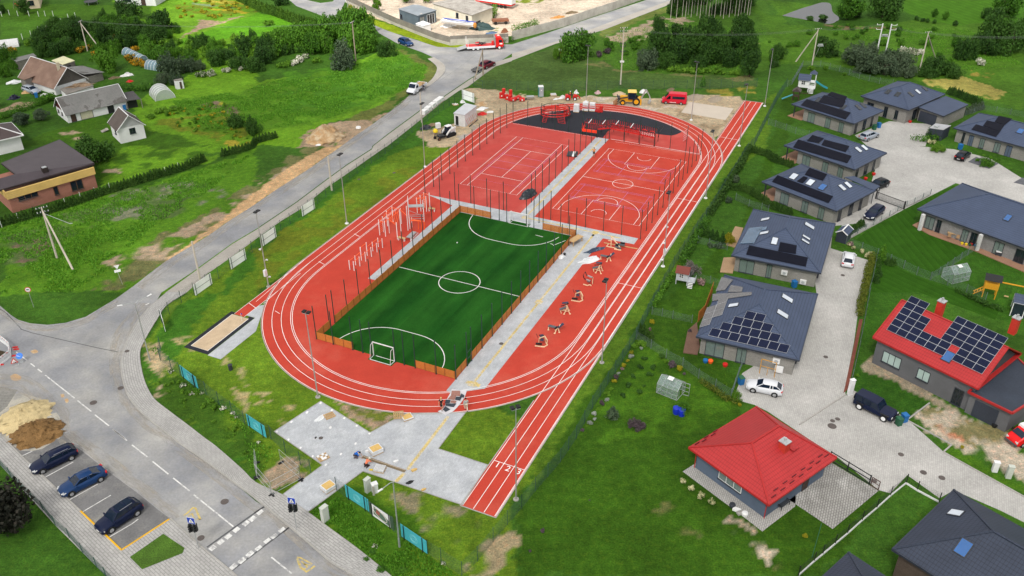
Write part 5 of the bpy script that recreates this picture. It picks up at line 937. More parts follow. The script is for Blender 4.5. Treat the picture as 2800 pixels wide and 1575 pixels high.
def pal(label,px,rz,load=None,h=.5,m=None,sz=(1.2,1.0),lm=None,lean=False):
 r=thing('pallet',label,'pallet',W(*px)+Zv(.03),rz);q=MB()
 for y in(-.42,0,.42):q.box((0,y*sz[1],.05),(sz[0],.1,.09))
 for k in range(6):q.box((-sz[0]/2+.08+k*(sz[0]-.16)/5,0,.115),(.13,sz[1],.03))
 q.obj('deck',PALLET,r,lc=True)
 if load=='sand':
  q=MB();q.box((0,0,.13+h/2),(sz[0]*.98,sz[1]*.98,h),0,1.06);q.obj('film',FILM,r,lc=True);q=MB();q.box((0,0,.15+h),(sz[0]*.84,sz[1]*.84,.06));q.obj('paving_stack',lm or mat('yellow_stone',(.60,.40,.14),.9,var=.2,vs=3),r,lc=True)
 elif load=='wrap':
  q=MB();q.box((0,0,.13+h/2),(sz[0],sz[1],h),0,.9);q.obj('wrapped_load',lm or FILM,r,lc=True)
 elif load=='setts':
  q=MB();rr=random.Random(5)
  for a in range(7):
   for b in range(6):
    for c in range(2):q.box((-.5+a*.165,-.42+b*.165,.18+c*.12),(.13,.13,.1),rr.uniform(-.6,.6))
  q.obj('stone_setts',mat('pale_setts',(.62,.63,.64),.9),r,lc=True)
 elif load=='slabs':
  q=MB();rr=random.Random(6)
  for a in range(4):
   for b in range(3):
    if rr.random()<.6:q.box((-.42+a*.28,-.33+b*.33,.17),(.26,.3,.08))
  q.obj('slabs',PALEP,r,lc=True)
 if lean:r.rotation_euler=(R(80),0,rz);r.location.z=.55
pal('bare pale pallet on the plaza beside a scrap of film',(9,728,1225),.6);pal('pallet standing on edge by the lower bend of the track',(9,1415,1245),.15,lean=True);pal('low pallet with leftover yellow stones beside the upright pallet',(9,1500,1245),.5,'sand',.12)
pal('pallet partly covered with white slabs near the slab row of the plaza',(13,665,280),.65,'slabs');pal('wrapped pallet of yellow paving stones behind the kneeling workers',(13,1190,225),.62,'sand',.5,sz=(1.3,1.1));pal('wrapped pallet of yellow paving stones at the plaza entrance',(13,720,590),.8,'sand',.45,sz=(1.3,1.1));pal('pallet of pale stone setts beside the trench',(13,1228,400),-.25,'setts')
hp_('plastic_film','scrap of clear film beside the bare pallet on the plaza','wrapping',W(9,640,1240,.03),(.9,.35,.1),FILM,.9,4)
for lb,x,y,s_ in[('small pile of broken setts by the trench end',1380,320,.25),('single white stone by the wrapped pallet behind the workers',1097,218,.2),('yellow stone block beside the trench corner',1560,405,.28),('yellow stone block near the plaza grass edge',1655,600,.22)]:
 q=MB();p=W(13,x,y,.03);q.box((p.x,p.y,.1),(s_*1.6,s_,.2),.6);q.box((p.x+s_*.9,p.y+.15,.07),(s_,s_*.8,.12),1.2);tag(q.obj('stone_block',PALEP if 'white' in lb or 'broken' in lb else mat('yellow_stone',(.6,.4,.14)),lc=True),lb,'stone')
hp_('dropped_jacket','black crumpled jacket on the plaza right of the trench','jacket',W(13,1525,520,.03),(.45,.22,.1),BK,.5,4,.4)
r=thing('spirit_level','yellow tool lying beside the stone setts','tool',W(13,1140,400,.04));q=MB();p=W(13,1140,400,.04);q.box((p.x,p.y,.09),(.4,.14,.1),-.1);q.obj('body',mat('yellow_plastic',(.75,.55,.02),.5),r)
for lb,px,ld,h,lm in[('tall white wrapped pallet at the left of the row beyond the black surface',(2,638,1108),'wrap',1.5,None),('wrapped pallet with red striped goods, middle of the row beyond the black surface',(2,728,1095),'wrap',1.7,None),('wrapped pallet with red striped goods, right of the row beyond the black surface',(2,795,1098),'wrap',1.6,None)]:
 pal(lb,px,LR+.2,ld,h,lm=lm)
 if 'red' in lb:
  rr_=[o for o in COL.objects if o.get('label')==lb][0];q=MB();q.box((0,-.02,.75),(1.15,1.02,.25));q.box((0,-.02,1.15),(1.1,.98,.12));q.obj('red_goods',REDP,rr_,lc=True)
r=thing('red_rails','bundle of loose red rails lying beside the wrapped pallets','rails',W(2,830,1100),LR-.3);q=MB()
for k in range(7):q.bar((-1.3,-.5+.14*k,.15+.1*(k%3)),(1.3,-.4+.17*k,.12+.12*(k%2)),.08)
q.obj('rails',REDP,r,lc=True)
r=thing('striped_panel','red and white striped panel hung between two posts at the upper right bend','panel',Lf(27.6,80.5));q=MB();a,b=W(2,1690,1430),W(2,1722,1300,0);b=Vc((a.x+.9,a.y+1.0,0))
for k in range(5):q.bar(a+Zv(.7+.45*k),b+Zv(.9+.45*k),.05,.2)
q.obj('stripes',mat('pale_red_stripe',(.6,.25,.25),.6),r)
r=thing('road_works_barrier','white plastic barrier with red stripes round an excavation at the left edge','barrier',W(8,110,640));WP8=WP(8,"-60,480 0,478 60,520 105,560 110,640 60,680 0,725 -60,755");BZ_=.0
for a,b in zip(WP8,WP8[1:]):
 q=MB();q.bars([a+Zv(1.0),b+Zv(1.0)],.06,.18);q.bars([a+Zv(.12),b+Zv(.12)],.08,.2);n=int((b-a).length/.16)
 for k in range(n):p=a.lerp(b,k/n);q.bar(p+Zv(.15),p+Zv(1.),.05,.04)
 q.obj('barrier_panel',WH,r);q=MB();n=max(1,int((b-a).length/.5))
 for k in range(n):p=a.lerp(b,(k+.3)/n);e=a.lerp(b,(k+.65)/n);o_=Vc((b.y-a.y,a.x-b.x,0)).normalized()*.035;q.bar(p+o_+Zv(.95),e+o_+Zv(1.05),.015,.1);q.bar(p-o_+Zv(.95),e-o_+Zv(1.05),.015,.1)
 q.obj('red_stripe',REDP,r)
for k,(x,y)in enumerate([(150,545),(160,565),(145,628),(8,718)]):
 r=thing('barrier_foot','red barrier foot block on the asphalt by the excavation','barrier foot',W(8,x,y),.2,'red foot blocks of the road works barrier');q=MB();q.box((0,0,.07),(.75,.24,.14),0,.75);q.obj('block',REDP,r,lc=True)
r=thing('keep_right_sign','round blue sign with a white arrow standing by the road works','road sign',W(8,215,690),.15);q=MB();q.cyl((0,0,0),(-.02,0,1.0),.03,.03);q.box((0,0,.05),(.5,.4,.08));q.obj('stand',GALV,r,lc=True);q=MB();q.cyl((0,-.04,1.0),(0,-.07,1.03),.42,.42,20);q.obj('disc',mat('bright_blue_sign',(.02,.16,.6),.5),r,lc=True);q=MB();q.bar((-.3,-.09,1.1),(.2,-.09,.93),.1,.012);q.add([(.14,-.095,1.06),(.14,-.095,.8),(.36,-.095,.88)],[(0,1,2)]);q.obj('arrow',LINE,r,lc=True)
r=thing('works_sign','triangular red and white road works sign on a low stand','road sign',W(8,150,715),.5);q=MB();q.add([(-.45,0,.25),(.45,.0,.25),(0,.08,1.0),(-.45,.04,.25),(.45,.04,.25),(0,.12,1.0)],[(0,1,2),(5,4,3),(0,3,4,1),(1,4,5,2),(2,5,3,0)]);q.obj('red_triangle',REDP,r,lc=True);q=MB();q.add([(-.3,-.012,.33),(.3,-.012,.33),(0,.05,.85)],[(0,1,2)]);q.obj('white_field',LINE,r,lc=True);q=MB();q.bar((-.1,-.03,.38),(.05,.0,.6),.06,.01);q.box((.12,-.03,.38),(.14,.01,.1));q.obj('digger_symbol',BK,r,lc=True);q=MB();q.bars([(-.4,-.35,.03),(.4,-.35,.03),(.4,0,.25)],.04);q.obj('stand',GALV,r,lc=True)
GRAV=mat('yellow_gravel',(.52,.42,.23),1,var=.3,vs=3,bump=.6,bs=14);EARTH=mat('brown_earth',(.20,.115,.045),1,var=.4,vs=1.5,big=.25,bump=1.,bs=5)
hp_('gravel_pile','pale yellow gravel pile spilling over the asphalt above the parked cars','gravel pile',W(8,240,1235),(3.3,2.8,1.1),GRAV,1.,11,.15,40);hp_('earth_pile','brown earth pile beside the gravel, next to the first parked car','earth pile',W(8,365,1400),(3.0,2.4,1.4),EARTH,.4,12,.19,40)
hp_('sand_mound','large pale sand mound on the verge of the diagonal road','sand mound',W(1,690,1370),(3.8,3.0,2.6),SANDY,.3,13,.16,40)
for lb,t_,x,y,sz,m,sd in[('small pale sand heap behind the yellow backhoe loader',2,1060,935,(2.6,1.8,1.1),SAND,1),('grey gravel heap behind the yellow backhoe loader',2,1300,915,(1.7,1.2,1.2),PALEP,2),('broad grey-brown soil heap right of the red van',2,1800,970,(4.8,2.6,1.3),mat('grey_soil',(.30,.25,.19),1,var=.2,bump=.5,bs=5),3),('low sandy heap near the far end of the sprint straight',2,2010,985,(4.,2.2,1.0),MATS['grey_soil'],4),('dark soil heap under the far fence behind the red van',2,1570,890,(2.6,1.2,.7),TR,5),('sandy heap beside the rubbish by the container',1,2240,1030,(2.6,1.8,.8),SANDY,6)]:
 hp_('soil_heap',lb,'heap',W(t_,x,y),tuple(.58*v for v in sz),m,.2*sd,20+sd,.16,22)
# ================================================================ BUILDINGS
SLATE=mat('slate_blue_roof_tiles',(.055,.075,.128),.65,var=.08,big=.08,spec=.25,pat=('v',.42,1,.3),pc=.62);SLATE2=mat('dark_blue_roof_tiles',(.035,.045,.072),.6,var=.08,pat=('uv',.3,.42,.25),pc=.6)
REDR=mat('red_metal_tiles',(.40,.028,.03),.5,var=.06,big=.08,pat=('uv',.3,.42,.25),pc=.66);FASC=mat('anthracite_fascia',(.035,.042,.06),.5)
GBRICK=mat('grey_brick',(.27,.262,.245),.9,var=.12,pat=('brick',.25,.08,.012),pc=.6);GREND=mat('grey_render',(.115,.118,.128),.9,var=.05);BREND=mat('blue_grey_render',(.085,.115,.165),.9,var=.06)
WHR=mat('white_render',(.66,.67,.68),.9,var=.05,big=.08);CURT=mat('window_with_curtain',(.16,.21,.20),.15,var=.1,spec=.6,pat=('u',.16,1,.5),pc=.7);PALEG=mat('bright_skylight_glass',(.50,.55,.62),.15,var=0,spec=.8);BLUEG=mat('blue_skylight_glass',(.02,.10,.30),.12,var=0,spec=.8)
PV=mat('black_solar_panel',(.004,.005,.012),.35,var=.1,spec=.12,pat=('u',1.05,1,.02),pc=.2);PVC=mat('solar_cells',(.006,.010,.032),.3,var=.1,spec=.15,pat=('brick',.32,.16,.006),pc=2.2);PVF=mat('aluminium_frame',(.42,.44,.47),.5,.2);PVG=mat('grey_solar_panel',(.10,.10,.105),.2,var=.1,spec=.6,pat=('brick',.5,.25,.012),pc=1.6);PVB=mat('sky_blue_solar_panel',(.055,.11,.19),.2,var=.1,spec=.6,pat=('u',.52,1,.03),pc=.6)
WIN=[GLASSD,CURT]
def onplane(t,x,y,p,n):
 px,py=S(t,x,y);d=_fw*FPX+_X*(px-1400)-_Y*(py-787.5);c=Vc((0,0,H));return c+d*((p-c).dot(n)/d.dot(n))
class House:pass
def hip(name,label,E0,E1,E2,he=2.8,slope=.44,over=.55,roofm=None,wallm=None,wins=(),porch=0.,gable=False,fasc=None,base=None,rlen=None,raxis=None,cat='house'):
 """E1 = nearest eave corner (world, z ignored); E0, E2 = its neighbours"""
 h=House();E0,E1,E2=[Vc((p.x,p.y,0))for p in(E0,E1,E2)]
 a=E0-E1;b=E2-E1;la,lb=a.length,b.length;a.normalize();b2=Vc((-a.y,a.x,0));b2=b2 if b2.dot(b)>0 else-b2;b=b2
 E0=E1+a*la;E2=E1+b*lb;E3=E0+b*lb;C=[E0,E1,E2,E3];ctr=(E0+E2)/2
 r=thing(name,label,cat,ctr);h.r=r;h.he=he;h.C=C;short=min(la,lb);rise=slope*short/2;h.hr=he+rise
 al=la>=lb if raxis is None else raxis=='a';ax=a if al else b;rl=max(abs(la-lb)/2,.01)if rlen is None else rlen/2
 if gable:rl=max(la,lb)/2
 R0=ctr-ax*rl+Zv(he+rise);R1=ctr+ax*rl+Zv(he+rise);T=[p+Zv(he)for p in C]
 if al:F=[(T[0],T[1],R0,R1),(T[1],T[2],R0),(T[2],T[3],R1,R0),(T[3],T[0],R1)]
 else:F=[(T[0],T[1],R0),(T[1],T[2],R1,R0),(T[2],T[3],R1),(T[3],T[0],R0,R1)]
 h.planes=[];q=MB()
 for i,f in enumerate(F):
  n=(f[1]-f[0]).cross(f[2]-f[0]).normalized();n=n if n.z>0 else-n;h.planes.append((f[0],n))
  if gable and len(f)==3:continue
  f=list(f);nn=(f[1]-f[0]).cross(f[2]-f[0]);q.poly(f if nn.z>0 else f[::-1])
 roof=q.obj('roof',roofm or SLATE,r);h.roof=roof
 q=MB();q.bars([p-Zv(.10)for p in T+T[:1]],.10,.22);q.prism([p+(ctr-p)*.01+Zv(he-.16)for p in C],.04);q.obj('eaves',fasc or FASC,r)
 if not gable:
  q=MB()
  ends=[(T[0],R1 if al else R0),(T[1],R0),(T[2],R0 if al else R1),(T[3],R1)]
  for p,e in ends:q.bar(p+Zv(.02),e+Zv(.02),.2,.09)
  q.bar(R0+Zv(.03),R1+Zv(.03),.22,.1);q.obj('ridge_caps',fasc or roofm or SLATE,r)
 else:
  q=MB();q.bar(R0+Zv(.03),R1+Zv(.03),.22,.08)
  for s_,R_ in((0,R0),(1,R1)):
   for p in T:
    if(p-R_).length<max(short,1)*1.05:q.bar(p,R_,.12,.16)
  q.obj('ridge_caps',fasc or roofm or SLATE,r)
 wc=[E0-a*(over+porch)+b*over,E1+a*over+b*over,E2+a*over-b*over,E3-a*(over+porch)-b*over];h.wc=wc;h.a=a;h.b=b
 q=MB();q.prism([p+Zv(-.05)for p in wc],he-.08)
 if gable:
  for R_ in(R0,R1):
   s=[p for p in wc if(Vc((R_.x,R_.y,0))-p).length<short*1.2]
   if len(s)==2:ii=(Vc((ctr.x,ctr.y,0))-Vc((R_.x,R_.y,0))).normalized();q.add([s[0]+Zv(he-.15),s[1]+Zv(he-.15),Vc((R_.x,R_.y,h.hr-.12))+ii*over],[(0,1,2),(2,1,0)])
 h.wall=q.obj('wall',wallm or GBRICK,r)
 if base:q=MB();q.prism([p+(p-ctr).normalized()*.04+Zv(-.02)for p in wc],.35);q.obj('plinth',base,r)
 if porch:
  q=MB();p=E0-a*.5+b*.6;q.cyl(p,p+Zv(he-.15),.12,.12,8);p=E3-a*.5-b*.6;q.cyl(p,p+Zv(he-.15),.12,.12,8);q.obj('porch_post',ANTH,r)
  q=MB();q.prism([E0+b*.1+a*.6,E0-a*(porch+over)+b*.1,E3-a*(porch+over)-b*.1,E3-b*.1+a*.6],.12);q.obj('terrace',mat('terrace_boards',(.30,.17,.11),.8,var=.15,pat=('v',.15,1,.1),pc=.6),r)
 for wi in wins:window(h,*wi)
 return h
def window(h,e,u0,u1,z0,z1,m=1,kind='window',fr=None,mull=1):
 p0,p1=h.wc[e],h.wc[(e+1)%4];d=p1-p0;ln=d.length;d.normalize();n=Vc((d.y,-d.x,0));c=sum(h.wc,Vc())/4
 if n.dot(p0-c)<0:n=-n
 a,b=p0+d*(u0*ln),p0+d*(u1*ln);mid=(a+b)/2;wd=(b-a).length;rz=dir_rz(a,b)
 q=MB();q.box(tuple(mid+n*.01+Zv((z0+z1)/2)),(wd,.05,z1-z0),rz);o=q.obj(kind,WIN[m]if isinstance(m,int)else m,h.r)
 q=MB();f=n*.03
 q.bars([a+f+Zv(z0),a+f+Zv(z1),b+f+Zv(z1),b+f+Zv(z0),a+f+Zv(z0)],.09,.06)
 for k in range(1,mull+1):p=a.lerp(b,k/(mull+1))+f;q.bar(p+Zv(z0),p+Zv(z1),.07,.06)
 q.obj('frame',fr or ANTH,o);q=MB();q.box(tuple(mid+n*.1+Zv(z0-.03)),(wd+.16,.2,.05),rz);q.obj('sill',ANTH,o)
def skyl(h,pl,t,x,y,m=PALEG,w_=.78,l_=1.25):
 p,n=h.planes[pl];c=onplane(t,x,y,p,n);u=Vc((-n.y,n.x,0)).normalized();v=n.cross(u)
 def rect(w1,l1,e):return[c+u*(i*w1/2)+v*(j*l1/2)+n*e for i,j in((-1,-1),(1,-1),(1,1),(-1,1))]
 q=MB();a,b=rect(w_+.16,l_+.16,.0),rect(w_+.16,l_+.16,.09);q.add(a+b,[(4,5,6,7),(0,1,5,4),(1,2,6,5),(2,3,7,6),(3,0,4,7)]);o=q.obj('skylight',ANTH,h.r)
 q=MB();q.poly(rect(w_-.02,l_-.02,.10));q.obj('pane',m,o)
def solar(h,pl,quads,m=PV,e=.12):
 p,n=h.planes[pl]
 for(t,*pts)in quads:
  Q=[onplane(*((pt[0],pt[1],pt[2])if len(pt)==3 else(t,*pt)),p,n)+n*e for pt in pts]
  q=MB();g=.03
  q.add(Q+[v-n*.05 for v in Q],[(0,1,2,3),(0,3,7,4),(1,0,4,5),(2,1,5,6),(3,2,6,7)])
  if(Q[1]-Q[0]).cross(Q[2]-Q[0]).dot(n)<0:q.f=[f[::-1]for f in q.f]
  q.obj('solar_panel',m,h.r)
def sgrid(h,pl,o,du,dv,cells,m=PVC,t=None,e=.12):
 """o: pixel of grid origin on the roof; du, dv: pixel of the ends of unit steps; cells: list of (i,j)"""
 p,n=h.planes[pl];O=onplane(*o,p,n)+n*e;U=onplane(*du[0],p,n)+n*e-O;V=onplane(*dv[0],p,n)+n*e-O;U/=du[1];V/=dv[1]
 for(i,j)in cells:
  a=O+U*i+V*j;g=.024;q=MB();Q=[a,a+U,a+U+V,a+V];q.add(Q+[v-n*.05 for v in Q],[(0,1,2,3),(0,3,7,4),(1,0,4,5),(2,1,5,6),(3,2,6,7)])
  if U.cross(V).dot(n)<0:q.f=[f[::-1]for f in q.f]
  s_=q.obj('solar_panel',PVF,h.r);q=MB();uu,vv=U.normalized()*g,V.normalized()*g;Q=[a+uu+vv+n*.004,a+U-uu+vv+n*.004,a+U+V-uu-vv+n*.004,a+V+uu-vv+n*.004]
  q.poly(Q if U.cross(V).dot(n)>0 else Q[::-1]);q.obj('cells',m,s_)
def perp_corner(E1,E2,L_,side):
 d=(E2-E1).normalized();n=Vc((-d.y,d.x,0))*side;return E1+n*L_
def chimney(h,t,x,y,w_,ht,m,cap=None,z=None):
 p=W(t,x,y,z);q=MB();q.box((p.x,p.y,z+ht/2-.6),(w_,w_,ht+1.2),dir_rz(h.C[0],h.C[1]));c=q.obj('chimney',m,h.roof);c.parent=h.r;q=MB();q.box((p.x,p.y,z+ht+.05),(w_+.14,w_+.14,.1),dir_rz(h.C[0],h.C[1]));q.cyl((p.x,p.y,z+ht),(p.x,p.y,z+ht+.5),.14,.14,8);q.obj('chimney_cap',cap or GALV,h.r)
we=lambda t,x,y,z=2.8:W(t,x,y,z)
stdw=[(0,.10,.24,.1,2.1,1),(0,.47,.57,.1,2.1,1),(0,.75,.84,.1,2.1,1),(1,.12,.2,.1,2.1,0),(1,.42,.53,.1,2.1,0,'door'),(1,.72,.79,.1,2.1,0)]
hA=hip('bungalow','grey bungalow with blue hip roof and stepped black solar panels beside the silver estate',we(3,235,1030),we(3,850,1225),we(3,1160,1100),wins=stdw,porch=2.2)
solar(hA,0,[(3,(385,985),(820,1120),(770,1185),(325,1045)),(3,(555,945),(770,1005),(735,1070),(500,1015)),(3,(630,912),(785,960),(760,1005),(585,945))])
for x,y in((630,1015),(745,1062),(500,990)):skyl(hA,0,3,x,y,GLASSD)
for x,y in((895,1065),(945,1045)):skyl(hA,1,3,x,y,GLASSD)
E1,E2=we(7,860,230),we(7,1205,75)
hC=hip('bungalow','grey brick bungalow with blue hip roof between the silver estate car and the dark hatchback',we(3,160,1440),E1,E2,wins=stdw,porch=2.2)
solar(hC,0,[(7,(3,300,1385),(830,100),(785,170),(3,250,1462)),(7,(3,560,1385),(3,808,1452),(770,60),(3,530,1440)),(7,(3,440,1340),(3,555,1375),(3,500,1420),(3,385,1400))])
skyl(hC,0,3,505,1395,GLASSD)
for x,y in((895,35),(955,15)):skyl(hC,1,7,x,y)
E1,E2=we(7,680,640),we(7,1065,440)
hD=hip('bungalow','grey bungalow with blue hip roof and bright skylights beside the black sliding gate',perp_corner(E1,E2,14.4,1),E1,E2,wins=stdw,porch=2.0)
solar(hD,0,[(7,(95,290),(645,500),(600,565),(40,355)),(7,(410,215),(585,280),(545,345),(365,285)),(7,(355,300),(395,315),(345,370),(285,350))])
for x,y,m in((255,300,PALEG),(420,360,PALEG),(540,405,BLUEG)):skyl(hD,0,7,x,y,m,1.0,1.3)
for x,y in((735,410),(793,383)):skyl(hD,1,7,x,y)
hB=hip('villa','large grey brick villa with blue hip roof, five skylights and an attached garage',we(3,920,950,3.2),we(3,1395,1090,3.2),we(3,1765,935,3.2),3.2,wins=[(0,.1,.25,.6,2.2,0),(0,.5,.58,.2,2.3,0),(0,.75,.82,.5,2.2,0),(1,.2,.3,.0,2.2,0,'door')])
for x,y,m in((1190,910,GLASSD),(1285,935,GLASSD)):skyl(hB,0,3,x,y,m)
for x,y,m in((1415,935,GLASSD),(1485,910,PALEG),(1555,880,GLASSD)):skyl(hB,1,3,x,y,m)
ga=[we(3,1490,1060,2.9),we(3,1740,1150,2.7),we(3,1985,1035,2.7),we(3,1760,950,2.9)];q=MB();q.poly(ga);q.f[0]=q.f[0][::-1]if(ga[1]-ga[0]).cross(ga[2]-ga[0]).z<0 else q.f[0];q.obj('garage_roof',SLATE,hB.r);q=MB();q.bars([p-Zv(.1)for p in ga+ga[:1]],.1,.22);q.obj('eaves',FASC,hB.r)
gc=sum(ga,Vc())/4;gw=[Vc((p.x,p.y,0)).lerp(Vc((gc.x,gc.y,0)),.07)for p in ga];q=MB();q.prism([p for p in gw],2.5);q.obj('garage_wall',GBRICK,hB.r);d=gw[1]-gw[0];n=Vc((d.y,-d.x,0)).normalized();n=n if n.y<0 else-n;q=MB();c=gw[0].lerp(gw[1],.4)+n*.03;q.box((c.x,c.y,1.1),(d.length*.72,.06,2.2),dir_rz(gw[0],gw[1]));q.obj('garage_door',FASC,hB.r)
q=MB();q.box((0,0,0),(.1,.1,.1))
hE=hip('detached_house','grey house with blue hip roof and black solar stack beside the white hatchback',we(6,2175,1080),we(7,525,1255),we(7,655,765),wins=[(0,.06,.24,.1,2.2,1),(0,.40,.46,.1,2.2,1),(1,.1,.2,.8,2.1,0),(1,.45,.52,0,2.1,0,'door')])
solar(hE,0,[(7,(6,2350,985),(395,1105),(375,1195),(6,2320,1075)),(7,(120,952),(285,985),(275,1070),(100,1040))])
skyl(hE,0,7,65,940)
for x,y in((410,790),):skyl(hE,1,7,x,y,PALEG,.9,1.5)
for x,y in((378,905),(370,945)):skyl(hE,1,7,x,y,PALEG,.5,1.2)
solar(hE,3,[(6,(2350,815),(2490,800),(2400,965),(2260,970)),(6,(2440,820),(2530,800),(2520,830),(2420,850))],PVB);skyl(hE,3,6,2500,860);skyl(hE,3,6,2510,725)
hF=hip('detached_house','grey brick house with slate blue hip roof and pyramid of white-framed solar panels',we(10,1825,435),we(11,310,670),we(11,475,10),wins=[(0,.06,.26,.1,2.2,1),(0,.40,.50,.1,2.2,1),(1,.12,.2,.6,2.1,0),(1,.5,.57,0,2.1,0,'door')])
o_=(10,1945,428);sgrid(hF,0,o_,((11,185,605),8),((10,2010,300),1.72),[(i,0)for i in range(8)]+[(i+.75,1)for i in range(6)]+[(i+1.6,2)for i in range(4)]+[(i+2.5,3)for i in range(2)])
sgrid(hF,3,(10,1860,350),((10,1935,155),3.),((10,1960,320),1.),[(0,0),(1,0),(2,0),(1,1),(2,1),(3,1)],PVG)
solar(hF,3,[(10,(1990,20),(2380,0),(2375,30),(1985,90)),(10,(6,2080,1300),(6,2190,1330),(6,2110,1430),(6,2020,1440)),(10,(6,2170,1380),(6,2290,1400),(6,2280,1449),(6,2140,1449))],PVG);skyl(hF,3,10,2195,128)
for x,y in((190,60),(143,215)):skyl(hF,1,11,x,y,PALEG,.9,1.5)
q=MB();a=hF.wc[1];q.box(tuple(a-hF.a*-1.6-hF.b*.35+Zv(.65)),(1.,.4,.8),dir_rz(hF.C[0],hF.C[1]));o=q.obj('heat_pump',WH,hF.r)
for h_,u_,z in((hF,.82,1.7),(hE,.62,1.5),(hE,.86,.6)):
 p=h_.wc[0].lerp(h_.wc[1],u_)-h_.b*.2;q=MB();q.box((p.x,p.y,z),(.85,.35,.65),dir_rz(h_.wc[0],h_.wc[1]));o=q.obj('air_conditioner',WH,h_.r);q=MB();c=p-h_.b*.18;q.cyl((c.x,c.y,z),(c.x-h_.b.x*.02,c.y-h_.b.y*.02,z),.24,.24,12);q.obj('fan',PVF,o)
def halfhouse(name,label,far,near,dirpt,L_,he,**k):
 E1=near;E0=far;d=(E1-E0).normalized();n=Vc((-d.y,d.x,0));n=n if n.dot(dirpt-E1)>0 else-n;return hip(name,label,E0,E1,E1+n*L_,he,**k)
hG=halfhouse('long_bungalow','long grey bungalow with dark blue hip roof and covered wooden terrace at the right edge',we(7,1925,365,3.),we(7,1480,620,3.),we(7,2400,950,3.),24,3.,over=.6,slope=.42,roofm=SLATE,wallm=mat('pale_grey_brick',(.24,.24,.24),.9,pat=('brick',.25,.08,.012),pc=.7))
h=hG;skyl(h,1,7,2375,710,BLUEG)
q=MB();q.prism([p for p in WP(7,"1430,785 1490,755 2050,960 2536,1160 2800,1270 2800,1400 2536,1250 2060,1045 1600,880")],.12);q.obj('terrace',MATS['terrace_boards'],h.r)
h.wc=[p for p in h.wc];
for u0,u1,m in((.04,.10,CURT),(.12,.15,0),(.30,.34,CURT),(.36,.40,0),(.52,.58,CURT),(.66,.72,0)):window(h,1,u0,u1,.15,2.2,m)
for x,y in((1500,830),(2065,1035)):p=W(7,x,y);q=MB();q.box((p.x,p.y,1.4),(.45,.45,2.8),.3);q.obj('porch_pillar',mat('white_pillar',(.6,.6,.6)),h.r)
hH=halfhouse('long_bungalow','long grey brick bungalow with blue hip roof and stepped black panels behind the gravel bed',we(3,2090,1120),we(3,1840,1265),we(3,2536,1440),22,2.8,slope=.40,wins=[(1,.06,.08,.3,2.2,0),(1,.12,.16,.0,2.1,BREND,'door'),(1,.22,.26,.2,2.1,1),(1,.35,.40,.2,2.1,1),(1,.45,.5,.0,2.1,BREND,'door')])
solar(hH,1,[(3,(2060,1235),(2300,1305),(2260,1360),(2015,1285)),(3,(2170,1195),(2345,1240),(2300,1305),(2130,1250)),(3,(2285,1150),(2420,1180),(2345,1240),(2245,1210))]);skyl(hH,1,3,2500,1300,BLUEG,1.,1.3)
hK=halfhouse('dark_roofed_house','large house with dark navy tiled hip roof in the bottom right corner',we(15,1840,592,4.),we(15,1230,1180,4.),we(15,1640,1449,4.),17.5,4.,slope=.5,roofm=SLATE2,wallm=mat('brown_brick',(.10,.075,.06),.9,pat=('brick',.25,.08,.012),pc=.6))
skyl(hK,1,15,1935,1170,BLUEG,1.0,1.5);skyl(hK,0,15,1860,826,PALEG,.9,1.2)
E3=W(15,800,1212,3.6);dK=(hK.C[1]-hK.C[0]).normalized();nK=hK.b if True else 0
hL=hip('garage_roof_house','small dark navy hip roof peeking in at the bottom edge beside the large dark-roofed house',E3+dK*6.5,E3+dK*6.5+hK.b*6.5,E3+hK.b*6.5,3.6,slope=.5,roofm=SLATE2,wallm=MATS['brown_brick'])
hI=hip('cottage','small blue-grey cottage with bright red metal hip roof and paved apron',we(14,1750,175),we(15,10,745),we(15,660,260),slope=.47,over=.7,rlen=4.4,raxis='b',roofm=REDR,wallm=BREND,fasc=mat('red_fascia',(.36,.02,.02),.5),wins=[(0,.34,.66,.95,2.05,1,'window',WH,2),(1,.62,.72,0,2.1,mat('brown_door',(.06,.035,.025)),'door')])
chimney(hI,15,150,215,.85,1.35,mat('red_chimney',(.45,.04,.025),.6),z=hI.hr-1.3)
q=MB();p_,n_=hI.planes[1];c=onplane(15,245,180,p_,n_);q.box(tuple(c+n_*.12),(.8,.9,.12),dir_rz(hI.C[0],hI.C[1]));q.obj('roof_hatch',REDR,hI.r)
q=MB()
for pl,pts in((1,[(15,55,660),(15,75,592),(15,145,590),(15,165,523),(15,235,520),(15,255,458),(15,325,455),(15,345,390),(15,410,388),(15,432,325),(15,495,325),(15,515,262),(15,580,258)]),(3,[(14,1835,140),(14,1905,112),(14,1925,75),(14,1995,52),(14,2015,15)])):
 p_,n_=hI.planes[pl];u_=Vc((-n_.y,n_.x,0)).normalized()
 for(t_,x,y)in pts:c=onplane(t_,x,y,p_,n_)+n_*.08;q.bar(c-u_*.35,c+u_*.35,.06,.12)
q.obj('snow_guard',mat('dark_red_metal',(.12,.015,.02),.5),hI.r)
for e in(0,1):p=hI.wc[e];dd_=(p-sum(hI.wc,Vc())/4).normalized()*.1;q=MB();q.cyl(p+dd_,p+dd_+Zv(2.7),.05,.05,6);q.obj('downpipe',MATS['red_fascia'],hI.r)
e0,e1=W(11,1040,440,3.9),W(11,2085,950,3.9);ed=(e1-e0).normalized();en=Vc((-ed.y,ed.x,0));en=en if en.y>0 else-en
hJ=hip('gabled_house','grey rendered house with bright red tiled gable roof covered in solar panels',e1,e0,e0+en*10.6,3.9,slope=.62,over=.45,roofm=REDR,wallm=GREND,gable=True,fasc=MATS['red_fascia'])
hJ.wc_front=None
